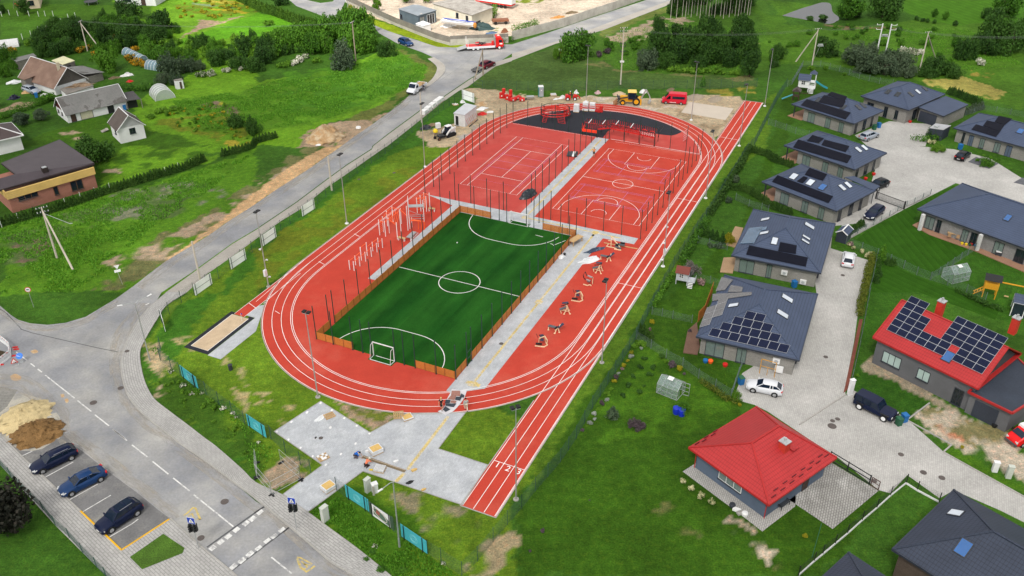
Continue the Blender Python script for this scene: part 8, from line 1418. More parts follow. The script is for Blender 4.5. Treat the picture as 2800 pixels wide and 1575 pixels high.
hdg('ivy over the end wall of the yard building',WP(1,"2230,215 2340,180 2370,150"),1.6,3.2,LB);hdg('green creeper on the concrete wall by the upper road',WP(2,"20,330 120,310 240,270"),1.5,2.4,LM);hdg('green creeper hanging at the road end of the plank fence',WP(1,"2440,430 2480,420 2536,410"),1.2,1.6,LD)
THUJA=[LG_THU,LD]
def row(pts,n,rad,h,m,label,group,kind='spire',jit=.06):
 seg=[(a,b,(b-a).length)for a,b in zip(pts,pts[1:])];T_=sum(s[2]for s in seg)
 for k in range(n):
  d=T_*k/(n-1)
  for a,b,l in seg:
   if d<=l+1e-6:break
   d-=l
  p=a.lerp(b,min(1,d/l));rr=random.Random(k+n);plt(kind,p+Vc((rr.uniform(-jit,jit),rr.uniform(-jit,jit),0)),rad*rr.uniform(.88,1.12),h*rr.uniform(.88,1.1),m,label,group,name='thuja',cat='conifer')
row(WP(1,"-240,-30 0,90 200,160 400,230 560,275 760,330"),52,.75,3.1,leafmat('sunlit_thuja_leaves',[(0.024,0.072,0.006),(0.048,0.120,0.010),(0.084,0.180,0.014)]),'slender thuja in the long row beside the far left road','thujas of the long row beside the far road')
row(WP(4,"0,795 200,745 500,660 800,565 1000,490 1300,395 1600,300 1800,245 2030,150"),62,.48,1.9,LG_THU,'small thuja in the row behind the brown house lawn','thujas of the row behind the brown house');row(WP(4,"2210,100 2300,75 2400,50 2500,20 1:0,1420 100,1390 200,1365"),20,.5,1.7,LG_THU,'small thuja in the short row by the vegetable plots','thujas of the short row by the vegetable plots')
q=None
for k,(x,y)in enumerate([(20,805),(190,750),(345,702),(500,648),(655,600),(805,535),(950,490),(1095,445),(1240,410),(1378,368),(1512,325),(1645,285),(1775,242),(1902,200)]):
 o=MB();p=W(4,x,y);o.box((p.x,p.y,.8),(.06,.06,1.6));tag(o.obj('white_fence_post',WH),'thin white fence post standing in the thuja row behind the brown house','post','white posts in the thuja row')
for k,(x,y)in enumerate([(20,165),(95,150),(180,160),(290,160),(385,165),(450,160),(530,160),(610,235),(545,265),(465,295),(385,315),(310,360),(225,390),(750,175),(680,190)]):
 o=MB();p=W(0,x,y);o.box((p.x,p.y,.75),(.1,.1,1.5));tag(o.obj('white_fence_post',WH),'thin white fence post on the lawns at the top left','post','white posts on the top left lawns')
row(WP(6,"2350,55 2420,70 2536,100 7:50,150 240,210"),22,.5,1.6,LG_THU,'small thuja in the row between the bungalow lawns','thujas between the bungalow lawns');row(WP(6,"2120,420 2300,440 2450,520 2536,580 7:0,600 110,640 220,680"),26,.5,1.5,LG_THU,'small thuja in the row behind the bungalow with bright skylights','thujas behind the skylight bungalow');row(WP(6,"1870,880 1920,890 1960,900 2000,930 2080,960"),5,.55,2.0,LD,'single thuja in the short row at the terrace','thujas at the terrace lawn')
row(WP(7,"790,880 840,845 890,815 930,790"),8,.45,1.5,LG_THU,'small thuja by the dark garden hut','thujas by the garden hut');row(WP(3,"1790,930 1900,970 2000,1010 2100,1060"),18,.6,1.9,LD,'dark young conifer in the row behind the garage','young conifers behind the garage');row(WP(3,"1960,1130 2030,1100 2110,1080"),6,.7,1.8,LG_WIL,'grey-green young conifer at the end of the garage row','grey conifers behind the garage')
row(WP(10,"1270,400 1300,430 1335,450 1380,470"),4,.4,1.9,LG_THU,'slim thuja in the corner of the narrow lawn by the track','slim thujas in the narrow lawn corner')
hdg('long clipped hedge along the right side of the track, upper part',WP(6,"2340,60 2250,230 2130,400 2060,540 1960,690"),1.3,1.7,LG_THU);hdg('long clipped hedge along the right side of the track, middle part',WP(6,"1930,760 1840,900 1750,1050 1680,1170"),1.3,1.6,LM);hdg('leafy low hedge by the white playhouse at the track fence',WP(6,"1590,1290 1520,1400 10:1440,80 1400,150"),.9,1.1,LM);hdg('narrow clipped hedge with yellowing leaves beside the paved court',WP(7,"1030,1110 990,1250 960,1400 11:920,100 900,230"),1.1,1.1,leafmat('olive_hedge_leaves',[(0.036,0.066,0.007),(0.072,0.114,0.011),(0.132,0.156,0.014)]),leaf=.11)
hdg('low yellow-green hedge at the end of the slanting mesh fence',WP(10,"1880,890 2000,970 2120,1060 2210,1100"),.9,.6,MATS['olive_hedge_leaves'],leaf=.1);apx('bush',10,2225,1060,120,.8,LB,'bright round bush at the corner of the driveway');hdg('low shrub hedge behind the yellow play tower fence',WP(11,"1880,0 2000,60 2150,130 2300,180"),.9,.8,LD,leaf=.1)
hdg('low bush row in front of the villa garage court',WP(3,"1450,1390 1560,1400 1660,1380"),1.6,1.2,LM);apx('bush',3,1650,1370,150,.8,LD,'dark bush beside the garden store');mny('shrub',[(3,1590,1420,60,.8),(3,1640,1430,60,.8)],FL_CR,'cream hydrangea in front of the garden store','cream hydrangeas by the garden store',.8,cat='flowers')
mny('shrub',[(10,1385,310,60,1.1),(10,1180,605,60),(10,1145,685,45),(10,1110,735,60),(10,1012,890,65,.7),(10,1665,770,80),(15,362,1060,72,.6),(10,2255,1120,50),(15,1925,185,45)],LG_YEL,'bright yellow-green garden shrub beside a fence','yellow-green shrubs in the gardens',.8)
mny('shrub',[(10,1185,640,80,.5),(10,1275,560,50),(10,1055,805,45,.5),(10,940,1070,60),(10,820,1215,80),(10,820,1258,50),(10,775,1300,70)],FL_SIL,'silver-white garden plant along the track fence','silver plants along the track fence',.6,cat='plant',name='garden_plant')
mny('shrub',[(10,1020,855,90,.6),(10,885,1110,85,.7),(10,1590,735,120,.7),(14,695,10,60,.6),(10,1710,810,50,.5),(10,1755,390,60,.7)],FL_PU,'mauve-brown garden shrub by a mesh fence','mauve shrubs by the fences',.7)
mny('shrub',[(10,1365,380,50,1.0),(10,1085,765,55,.6),(6,1870,1370,110,.8),(7,815,985,70,.8),(7,985,1090,60,.7)],FL_PK,'pink flowering shrub in the garden beds','pink flowering shrubs',.8,cat='flowers')
mny('shrub',[(10,1310,660,90),(10,1270,745,90),(10,1400,750,100),(10,1365,820,90),(10,1200,835,90),(10,1150,930,100),(10,1260,1000,100),(10,1100,1030,90),(10,1310,930,50),(10,1480,650,100,.5)],LD,'low dark green currant bush on the lawn left of the glass greenhouse','currant bushes on the greenhouse lawn',.45)
mny('shrub',[(10,1290,520,130,.4),(10,1210,540,90,.4),(10,950,1010,90,.4),(10,850,1160,60),(10,1530,690,70,.5),(10,2115,920,50,1.1),(10,980,960,60,.4),(11,880,830,60,.5)],LB,'light green low perennial in the fence borders','light green perennials in the fence borders',.5)
apx('spire',10,995,1240,130,1.15,LG_WIL,'stout grey-green pine standing on the lawn below the currant bushes',name='young_pine',cat='tree');apx('bush',10,1225,1330,180,.5,FL_PU,'mauve heather bed with a stone border on the lawn');apx('bush',10,1690,1185,180,.65,LM,'leafy bush behind the two blue barrels');apx('bush',6,1775,1260,180,.75,leafmat('grey_pink_leaves',[(.05,.06,.04),(.13,.12,.11),(.26,.22,.22)]),'round pinkish flowering bush beside the white playhouse');apx('bush',6,2150,955,130,.8,LG_YEL,'yellow-green bush on the terrace edge of the second detached house')
apx('spire',7,1120,1130,90,2.0,LM,'tall slim conifer at the meeting of the hedge and fence',name='conifer',cat='tree');mny('spire',[(7,1085,1190,70),(7,1180,1170,60),(7,1215,1180,60),(7,1245,1175,50),(7,1090,1290,70),(7,1065,1350,70)],LD,'young conifer along the fence of the solar roof garden','young conifers of the solar roof garden',1.5,name='conifer')
for lb,x,y,w_ in[('cream hydrangea farthest from the cottage door, first of four on the lawn',1685,530,75),('cream hydrangea second from the left below the cottage window',1780,595,80),('broad cream hydrangea third from the left below the cottage wall',1868,670,100),('cream hydrangea nearest the stones by the cottage',1965,735,95)]:apx('shrub',14,x,y,w_,.8,FL_CR,lb,name='hydrangea',cat='flowers')
mny('shrub',[(7,800,985,50),(7,850,1020,50),(7,925,1055,60),(7,975,1095,60),(7,1010,1075,50)],FL_CR,'cream and pink hydrangea in the border by the white hatchback','hydrangeas in the border by the white hatchback',.8,cat='flowers');mny('tiny',[(7,2130,105,40),(7,2200,125,50),(7,2275,145,50),(7,2070,150,45)],LM,'small clipped plant by the gravel bed','small plants by the gravel bed',.7);apx('bush',7,2150,190,150,.5,LM,'spreading green plant in the dark gravel bed');apx('bush',7,1670,45,150,.5,LB,'low bright bush at the edge of the paved court');mny('shrub',[(6,2220,360,110,.9),(6,2150,560,100,.8),(6,2050,1000,130,.4),(6,1950,990,110,.4)],LG_WIL,'grey-green plant by the hedge corner of the gardens','grey-green plants by the hedge corner',.6);mny('tiny',[(14,305,1010,60,.9),(14,180,1205,40,.6),(14,770,705,25)],FL_PU,'tiny sapling on the big near lawn','saplings on the big near lawn',.8)
mny('tiny',[(8,1700,790,60),(8,1820,930,70),(8,1900,1010,50),(8,2210,1150,60),(8,2300,1200,50),(8,2340,1240,40),(13,1850,1330,50),(13,30,130,40),(13,1170,1160,60),(8,2000,1000,40)],FL_WH,'small clump of white flowers along the fence bank','white flower clumps along the fence bank',.4,cat='flowers',name='flower_clump');mny('shrub',[(13,1150,1210,100,.3),(13,1100,1290,90,.3),(13,1450,1400,120,.3),(13,1250,1400,140,.3)],LM,'low leafy weed clump by the near banners','weed clumps by the near banners',.35)
apx('bush',2,640,560,440,.65,LM,'big broad leafy tree-bush at the footpath behind the site fence');apx('bush',2,470,575,130,1.0,LB,'yellow-green young bush beside the sale board');apx('bush',2,1320,670,300,.62,LG_WIL,'round grey-green willow bush left of the dark thicket')
mny('bush',[(2,1480,560,300),(2,1650,620,280),(2,1800,560,330),(2,1950,640,260),(2,1700,470,300),(2,1900,430,280),(2,2050,500,280),(2,2200,520,300),(2,2300,430,280),(2,2350,600,260),(2,1560,680,200),(2,1420,480,220),(2,2150,640,230),(2,1850,690,180)],LD,'dark bushy tree in the thicket behind the red van','dark bushy trees of the thicket behind the red van',.9)
mny('tree',[(2,1440,430,160,1.7),(2,1960,420,170,1.5),(2,2060,600,220,1.3),(2,2350,760,240,1.1),(2,2250,430,240,1.2)],LD,'taller dark tree rising from the thicket behind the red van','taller trees of the thicket behind the red van')
mny('shrub',[(2,1600,710,160),(2,1750,720,160),(2,1900,720,160),(2,2050,730,150),(2,2200,740,130)],LB,'bright nettle clump at the foot of the dark thicket','bright clumps at the foot of the thicket',.45);mny('shrub',[(2,950,530,120),(2,860,560,120)],FL_PU,'brownish scrub clump right of the big leafy tree-bush','brownish scrub clumps',.5);apx('spire',2,1890,855,60,1.9,LM,'slim young conifer at the far fence',name='conifer',cat='tree')
for k in range(28):
 x=1570+k*29;rr=random.Random(k);p=W(2,x,190-((k*37)%60));plt('birch',p,1.7,rr.uniform(11,14),LD,'slim pale-stemmed birch in the grove at the top edge','birches of the grove at the top edge')
mny('bush',[(2,1600,150,200,.8),(2,1700,60,220,.9),(2,2200,120,230,.9),(2,2300,60,220,.9),(2,2050,130,180,.6),(2,1840,40,200,.6)],LD,'dark undergrowth bush at the foot of the birch grove','undergrowth bushes of the birch grove',.8)
apx('tree',3,780,190,290,.85,LM,'olive-green broad tree at the right bank of the pond');apx('bush',3,1130,170,320,.85,LD,'large dark bush above the mown slope, right of the pond');apx('bush',3,870,170,140,.8,LD,'dark bush behind the olive tree at the pond');apx('tree',3,2360,170,260,.8,LM,'olive-green tree at the far right edge of the mown field');apx('bush',3,2200,200,180,.8,LD,'dark bush left of the olive tree at the right edge')
mny('bush',[(3,2250,470,380,.8),(3,2400,520,320,.8),(3,2150,540,250,.7),(3,2480,350,200,.9)],LD,'big dark bush in the clump at the right edge','big dark bushes at the right edge',.8);apx('bush',3,1935,580,210,1.1,LD,'upright dark bush left of the clump at the right edge')
mny('bush',[(3,880,650,330,.62),(3,1010,720,330,.6),(3,1150,740,300,.6),(3,1290,690,280,.62),(3,960,590,260,.6),(3,1390,760,190,.6),(3,1180,640,250,.6)],LG_WIL,'rounded grey-green willow bush in front of the twin pole','grey-green willow bushes in front of the twin pole',.65)
mny('bush',[(3,1600,700,220),(3,1710,740,260),(3,1830,770,190),(3,1560,760,170)],LD,'dark leafy bush at the foot of the braced pole','dark bushes at the foot of the right braced pole',.6);mny('bush',[(3,100,590,180),(3,560,540,240),(3,640,560,150,.5),(3,60,660,120,.6)],LD,'dark bush around the transformer pole','dark bushes round the transformer pole',.8)
mny('shrub',[(3,1340,530,120),(3,1420,540,130),(3,1500,540,100),(3,2080,640,130,.5)],FL_WH,'clump of white umbel flowers beside the right braced pole','white umbel flowers by the right braced pole',.6,cat='flowers',name='flower_clump');mny('shrub',[(3,1470,200,70),(3,1530,215,60),(3,1580,225,60),(3,1640,230,60),(3,1860,260,80)],LD,'small dark shrub along the edge of the mown slope','small shrubs along the mown slope',.7);mny('tree',[(3,1645,170,70,1.1),(3,1755,195,70,1.1)],LM,'young fruit tree on the mown slope at the top right','young fruit trees on the mown slope')
mny('shrub',[(3,420,195,130,.3),(3,530,190,150,.3)],LD,'patch of water plants in the pond','water plants in the pond',.3);mny('shrub',[(3,565,690,60,.8),(3,430,690,90,.5),(3,755,745,60,.5)],LB,'garden plant along the fence of the playhouse lawn','plants along the playhouse lawn fence',.7)
mny('tree',[(1,1200,120,110,1.3),(1,1490,30,160,.8),(1,1680,30,140,.9)],LB,'bright leafy tree in the industrial yard','bright trees in the industrial yard');apx('tree',12,110,1000,640,.75,LG_PUR,'dark-leaved tree at the lower left edge');apx('bush',1,940,90,45,1.0,LG_YEL,'small yellow-green bush by the white street lamp')
def scat(ps,n,kind,rng,m,label,group,seed,hr=(.7,1.0)):
 poly=WP(0,ps);rr=random.Random(seed);bx=[p.x for p in poly];by=[p.y for p in poly];k=0
 while k<n:
  x,y=rr.uniform(min(bx),max(bx)),rr.uniform(min(by),max(by))
  if inpoly(np.array([x]),np.array([y]),poly)[0]:k+=1;rd=rr.uniform(*rng);plt(kind,Vc((x,y,0)),rd,rd*2*rr.uniform(*hr),m,label,group)
TH='0:400,420 620,260 900,230 1500,240 1800,330 1650,420 1400,500 1250,470 1180,560 900,480 640,540 430,600'
scat(TH,34,'bush',(1.4,2.9),LD,'dark bush among the crowded thicket behind the farmhouse','dark bushes of the farm thicket',1);scat(TH,20,'bush',(1.0,2.2),LM,'leafy bush among the crowded thicket behind the farmhouse','leafy bushes of the farm thicket',2);scat(TH,22,'shrub',(.7,1.4),LB,'pale weed clump in the crowded thicket behind the farmhouse','pale weeds of the farm thicket',3)
TW='0:1680,480 2000,430 2536,380 1:300,330 700,330 820,420 300,560 0:2536,640 2200,700 1900,640 1700,650'
scat(TW,46,'shrub',(.7,1.6),LB,'tall pale weed clump in the belt above the meadow','tall pale weeds of the belt above the meadow',4,(.6,.9));scat(TW,26,'bush',(.9,2.0),LM,'leafy bush in the belt above the meadow','leafy bushes of the belt above the meadow',5);scat(TW,14,'bush',(1.2,2.4),LD,'dark round bush in the belt above the meadow','dark round bushes of the belt above the meadow',6)
VG='0:1620,1100 2200,1010 2500,1130 2450,1449 2100,1380 1700,1230'
scat(VG,60,'tiny',(.3,.6),LB,'small leafy vegetable plant in the plots','vegetable plants of the plots',7,(.5,.8));scat(VG,22,'tiny',(.3,.55),LG_YEL,'small yellow flowering plant in the plots','yellow plants of the plots',8,(.5,.8));scat('0:1750,40 2100,0 2536,60 2500,130 2100,190 1750,200',40,'tiny',(.5,1.0),LG_YEL,'yellow flowering plant in the far vegetable field','yellow plants of the far field',9,(.4,.7))
scat('3:0,420 450,250 900,260 2000,280 2100,560 1800,640 1450,480 700,420 200,560',40,'shrub',(.6,1.5),LM,'low wild shrub on the rough slope below the wires','wild shrubs of the rough slope',10,(.5,.8));scat('2:900,420 1300,330 1500,420 1300,560 1000,560',16,'shrub',(.6,1.4),LM,'low wild shrub on the cleared ground left of the thicket','wild shrubs of the cleared ground',11,(.5,.8));scat('8:1480,900 1700,830 2300,1190 2400,1330 12:2536,400 2150,0 8:1800,1250',26,'tiny',(.25,.6),LB,'low weed on the bank between the footway and the fence','weeds of the fence bank',12,(.4,.7))
def tufts(name,zones,n,size,m,seed,label=None):
 rs=np.random.RandomState(seed);P_=[]
 for ps,wgt in zones:
  poly=WP(0,ps);bx=[p.x for p in poly];by=[p.y for p in poly];x=rs.uniform(min(bx),max(bx),int(n*wgt));y=rs.uniform(min(by),max(by),int(n*wgt));k=inpoly(x,y,poly)&(fbm(x,y,3.)>.42);P_.append(np.stack([x[k],y[k]],1))
 P_=np.concatenate(P_);n=len(P_);h=size*rs.uniform(.5,1.4,n);t_=rs.uniform(0,6.28,n);w_=size*rs.uniform(.25,.6,n);dx,dy=np.cos(t_)*w_,np.sin(t_)*w_;lx,ly=rs.normal(size=n)*size*.35,rs.normal(size=n)*size*.35
 z0=np.zeros(n);V=np.stack([np.stack([P_[:,0]-dx,P_[:,1]-dy,z0],1),np.stack([P_[:,0]+dx,P_[:,1]+dy,z0],1),np.stack([P_[:,0]+lx,P_[:,1]+ly,h],1)],1).reshape(-1,3)
 me_=bpy.data.meshes.new(name);me_.vertices.add(3*n);me_.vertices.foreach_set('co',V.ravel());me_.loops.add(3*n);me_.loops.foreach_set('vertex_index',np.arange(3*n));me_.polygons.add(n);me_.polygons.foreach_set('loop_start',np.arange(n)*3);me_.update(calc_edges=True);me_.materials.append(m);o=bpy.data.objects.new(name,me_);COL.objects.link(o);return tag(o,label,'grass',kind='stuff')
tufts('meadow_grass',[("1:700,720 1400,530 1690,650 1650,800 1300,960 700,1180 100,1280 0:2000,1280 1700,1000 2400,900 1:200,800",1.3),("4:0,830 700,580 1400,420 2100,200 2500,80 2100,420 1500,800 1100,1200 700,1449 0,1449",.9)],42000,.26,leafmat('meadow_blades',[(0.042,0.147,0.008),(0.084,0.252,0.015),(0.158,0.357,0.032)]),5,'tall uncut grass of the meadows left of the road')
tufts('rough_grass',[("8:1480,560 1640,330 1600,700 1900,950 2400,1350 12:2500,500 13:250,640 150,140 8:2300,1100 1750,820",1.),("13:540,830 880,560 1100,720 1700,1240 2000,1449 1340,1449 1000,1150",1.),("2:900,600 1100,700 2300,750 2400,500 2536,300 1500,200 900,400",.8),("3:700,250 2000,300 2536,650 2000,700 1300,500 600,300",1.)],22000,.2,MATS['meadow_blades'],6,'rough grass on the banks and fields')
# ================================================================ VEHICLES
def paint(name,c,met=0.):return mat(name,c,.3,met,var=.04,big=.04,spec=.18,coat=.05)
P_NAVY=paint('black_navy_car_paint',(.005,.010,.036));P_BLUE=paint('dark_blue_car_paint',(.010,.038,.12));P_WHITE=paint('white_car_paint',(.62,.64,.68));P_SILV=paint('silver_car_paint',(.36,.40,.46),.3);P_WINE=paint('wine_red_car_paint',(.11,.010,.022));P_BLK=paint('black_car_paint',(.008,.009,.012));P_RED=paint('red_van_paint',(.55,.015,.035))
CARGL=mat('car_glass',(.008,.016,.032),.08,var=0,spec=.4);TAIL=mat('tail_lamp_red',(.55,.012,.012),.3,var=0);HEAD=mat('head_lamp_glass',(.55,.57,.58),.15,var=0,spec=.7);PLATE=mat('number_plate',(.65,.65,.65),.6)
def wheel(r,x,y,rad,wd=.22,rim=None):
 s_=1 if y>0 else-1;q=MB();q.cyl((x,y-s_*wd,rad),(x,y,rad),rad,rad,16);o=q.obj('wheel',RUBBER,r,lc=True);q=MB();q.cyl((x,y-s_*.02,rad),(x,y+s_*.012,rad),rad*.66,rad*.6,12)
 for k in range(5):t_=k*1.2566;q.bar((x,y+s_*.018,rad),(x+rad*.58*math.cos(t_),y+s_*.018,rad+rad*.58*math.sin(t_)),.05,.02)
 q.obj('rim',rim or RIM,o,lc=True)
CARS={
'saloon':(4.85,1.84,1.46,[(-2.42,.62,.72),(-2.36,.92,.82),(-1.75,1.04,.89),(-.9,1.0,.92),(.6,.97,.92),(1.05,.95,.90),(1.9,.80,.86),(2.32,.66,.76),(2.42,.5,.66)],(1.05,.25,-1.0,-1.95)),
'estate':(4.85,1.84,1.48,[(-2.42,.62,.76),(-2.38,1.0,.84),(-1.75,1.04,.90),(-.9,1.0,.92),(.6,.97,.92),(1.05,.95,.90),(1.9,.80,.86),(2.32,.66,.76),(2.42,.5,.66)],(1.05,.25,-1.85,-2.33)),
'hatch':(4.3,1.82,1.48,[(-2.15,.62,.74),(-2.1,.98,.82),(-1.5,1.04,.90),(-.7,1.0,.91),(.6,.98,.91),(.95,.95,.89),(1.75,.82,.84),(2.08,.66,.74),(2.15,.5,.66)],(.98,.2,-1.35,-2.0)),
'suv':(4.65,1.88,1.70,[(-2.32,.7,.78),(-2.28,1.1,.86),(-1.6,1.16,.92),(-.7,1.12,.94),(.7,1.08,.94),(1.05,1.05,.92),(1.85,.95,.88),(2.25,.8,.80),(2.32,.6,.72)],(1.05,.3,-1.7,-2.2))}
def car(kind,pnt,label,a,b,trim=None,roofbars=False,sunroof=False):
 """a: pixel of the rear, b: pixel of the front, on the ground line"""
 L_,Wd,Ht,st,(xw,xf,xr,xb)=CARS[kind];A,B=W(*a),W(*b);r=thing('parked_car',label,'car',(A+B)/2,dir_rz(A,B));hw=Wd/2;rad=.34 if kind!='suv' else.37
 rings=[]
 for x,zt,h in st:
  e=abs(x)>L_/2-.12;zl=.32 if e else.2;rings.append([(x,-h*.9,zl),(x,-h,zl+.14),(x,-h,zt*.72),(x,-h*.96,zt-.07),(x,-h*.84,zt),(x,0,zt+.025),(x,h*.84,zt),(x,h*.96,zt-.07),(x,h,zt*.72),(x,h,zl+.14),(x,h*.9,zl)])
 q=MB();q.loft(rings)
 o=q.obj('body',pnt,r,smooth=True,lc=True,uv=False)
 q=MB()
 for x in(-L_/2+.86,L_/2-.92):
  for s_ in(-1,1):q.cyl((x,s_*(hw-.25),rad),(x,s_*(hw+.006),rad),rad+.055,rad+.055,16)
 q.obj('wheel_arch',BK,r,lc=True)
 zb=st[4][1]-.02;yb=hw*.86;yt=hw*.66;q=MB()
 zz_=lambda x:np.interp(x,[s[0]for s in st],[s[1]for s in st])-.01
 gr=[[(xw,-yb*.96,zz_(xw)),(xw,yb*.96,zz_(xw))],[(xf,-yt,Ht-.05),(xf,yt,Ht-.05)],[(xr,-yt*.97,Ht-.07),(xr,yt*.97,Ht-.07)],[(xb,-yb*.88,zz_(xb)),(xb,yb*.88,zz_(xb))]]
 q.poly([gr[0][0],gr[0][1],gr[1][1],gr[1][0]]);q.poly([gr[2][0],gr[2][1],gr[3][1],gr[3][0]])
 for s_,i_ in((-1,0),(1,1)):q.poly([gr[0][i_],gr[1][i_],gr[2][i_],gr[3][i_]])
 q.obj('windows',CARGL,r,lc=True,uv=False)
 q=MB();rt=[]
 for x,y_,z in((xf+.07,yt*1.0,Ht-.075),(xf-.15,yt*1.05,Ht-.03),((xf+xr)/2,yt*1.07,Ht),(xr+.1,yt*1.03,Ht-.035),(xr-.07,yt*.98,Ht-.09)):rt.append([(x,-y_,z-.05),(x,-y_*.92,z),(x,0,z+.025),(x,y_*.92,z),(x,y_,z-.05)])
 q.loft(rt,False,False);q.obj('roof',pnt,r,smooth=True,lc=True,uv=False)
 q=MB()
 for s_,i_ in((-1,0),(1,1)):
  for u,v in((gr[0][i_],gr[1][i_]),(gr[2][i_],gr[3][i_])):q.bar(u,v,.09,.05)
  xm=(xf+xr)/2-.1;q.bar((xm+.05,s_*yb*1.0,zz_(xm)),(xm,s_*yt*1.03,Ht-.06),.10,.04);xm=xr+.35;q.bar((xm,s_*yb*.99,zz_(xm)),(xm+.05,s_*yt*1.03,Ht-.06),.09,.04)
 q.obj('pillars',pnt,r,lc=True)
 for x in(-L_/2+.86,L_/2-.92):
  for s_ in(-1,1):wheel(r,x,s_*hw,rad)
 for s_ in(-1,1):
  q=MB();q.add([(L_/2-.02,s_*hw*.5,.56),(L_/2-.14,s_*hw*.86,.58),(L_/2-.5,s_*hw*.93,.74),(L_/2-.25,s_*hw*.55,.74)],[(0,1,2,3),(3,2,1,0)]);q.bar((L_/2-.05,s_*hw*.55,.62),(L_/2-.3,s_*hw*.90,.68),.12,.12);q.obj('headlight',HEAD,r,lc=True)
  q=MB();q.bar((-L_/2+.04,s_*hw*.55,.84),(-L_/2+.12,s_*hw*.9,.86),.16,.18);q.obj('tail_light',TAIL,r,lc=True);q=MB();q.box((xw-.15,s_*(hw+.04),zz_(xw)+.08),(.14,.2,.13));q.obj('mirror',pnt,r,lc=True)
 for x in(-L_/2-.01,L_/2+.01):q=MB();q.box((x,0,.5),(.03,.5,.11));q.obj('number_plate',PLATE,r,lc=True)
 q=MB();q.bar((L_/2-.03,-.5,.46),(L_/2-.03,.5,.46),.1,.16);q.obj('grille',BK,r,lc=True)
 if trim:
  q=MB()
  for i_ in(0,1):q.bars([Vc(gr[0][i_]),Vc(gr[1][i_])+Vc((0,(-1,1)[i_]*.02,-.01)),Vc(gr[2][i_])+Vc((0,(-1,1)[i_]*.02,-.01)),Vc(gr[3][i_])],.03,.03)
  q.obj('chrome_trim',RIM,r,lc=True)
 if roofbars:
  for s_ in(-1,1):q=MB();q.bar((xf-.3,s_*yt*.95,Ht+.04),(xr+.3,s_*yt*.93,Ht+.04),.04);q.obj('roof_rail',RIM,r,lc=True)
 if sunroof:q=MB();q.box((xf-.6,0,Ht+.01),(.8,.9,.06));q.box((xf-1.5,0,Ht+.01),(.7,.9,.06));q.obj('sunroof',CARGL,r,lc=True)
 return r
car('estate',P_NAVY,'black-blue estate car parked next to the earth pile, topmost of the three in the bays',(12,752,235),(12,330,432),True,True);car('saloon',P_BLUE,'dark blue saloon car, middle of the three parked in the bays',(12,1035,445),(12,615,655),True);car('suv',P_NAVY,'black-blue off-road car with roof hatches parked nearest the yellow kerb',(12,1390,770),(12,985,1035),None,True,True)
car('suv',P_BLUE,'dark blue car driving on the far road beside the hedge bank',(1,1435,425),(1,1535,462));car('suv',P_WINE,'dark wine-red off-road car towing an open trailer at the road corner',(1,2235,690),(1,2350,640));car('estate',P_SILV,'silver estate car in front of the first bungalow',(3,935,1395),(3,1060,1345),None,True);car('hatch',P_BLK,'black hatchback half under the carport roof',(7,1145,385),(7,1030,430));car('estate',P_NAVY,'dark blue-black estate car on the narrow drive beside the bungalow',(7,1105,640),(7,985,735));car('hatch',P_BLK,'small black hatchback with red lamps by the far right bungalow',(7,1880,150),(7,1965,85))
car('hatch',P_WHITE,'white hatchback seen from behind on the paved yard beside the hydrangea border',(7,780,1205),(7,800,1095));car('hatch',P_WHITE,'white car standing by the blue bin and solar pyramid house',(11,115,1005),(10,2340,940));car('estate',P_SILV,'wrecked silver car with open bonnet in the farm yard',(0,265,900),(0,370,930))
A,B=W(11,875,1095),W(11,1235,1275);r=thing('pickup_truck','dark navy off-road vehicle with white wheels and spare wheel in front of the grey house','off-road vehicle',(A+B)/2,dir_rz(A,B));q=MB();rg=[]
for x,zt,h in((-2.4,.9,.8),(-2.3,1.1,.9),(.55,1.15,.92),(.8,1.12,.90),(2.2,1.05,.86),(2.35,.95,.8)):rg.append([(x,-h,.5),(x,-h,zt-.1),(x,-h*.9,zt),(x,0,zt+.02),(x,h*.9,zt),(x,h,zt-.1),(x,h,.5)])
q.loft(rg);q.obj('body',P_NAVY,r,lc=True);q=MB();rg=[[(x,-y*.95,z0),(x,-y,z0+.1),(x2,-y*.85,z),(x2,y*.85,z),(x,y,z0+.1),(x,y*.95,z0)]for x,x2,y,z0,z in((-2.3,-2.2,.88,1.05,1.85),(-.8,-.8,.9,1.08,1.88),(.85,.35,.88,1.05,1.82))];q.loft(rg);q.obj('windows',CARGL,r,lc=True);q=MB();q.loft([[(x,-.78,z-.05),(x,-.7,z),(x,.7,z),(x,.78,z-.05)]for x,z in((-2.3,1.86),(-.8,1.92),(.42,1.86))],False,False);q.box((-2.25,0,1.5),(.08,1.7,.6));q.obj('roof',P_NAVY,r,lc=True);q=MB()
for s_ in(-1,1):q.bar((.85,s_*.86,1.1),(.38,s_*.76,1.83),.08,.06);q.bar((-.35,s_*.9,1.1),(-.35,s_*.78,1.84),.1,.05);q.bar((-1.3,s_*.9,1.1),(-1.3,s_*.78,1.86),.12,.05);q.bar((-2.25,s_*.87,1.1),(-2.18,s_*.76,1.84),.12,.06)
q.obj('pillars',P_NAVY,r,lc=True)
for x in(-1.5,1.5):
 for s_ in(-.98,.98):wheel(r,x,s_,.44,.32,WH)
q=MB();q.cyl((-2.4,0,1.0),(-2.62,0,1.0),.4,.4,16);q.obj('spare_wheel',RUBBER,r,lc=True);q=MB();q.box((2.42,0,.62),(.14,1.75,.24));q.obj('bumper',BK,r,lc=True)
for s_ in(-.7,.7):q=MB();q.box((2.36,s_,.88),(.06,.24,.18));q.obj('headlight',HEAD,r,lc=True)
for x in(-1.5,1.5):q=MB();q.box((x,0,.98),(1.05,2.0,.1));q.obj('fender',BK,r,lc=True)
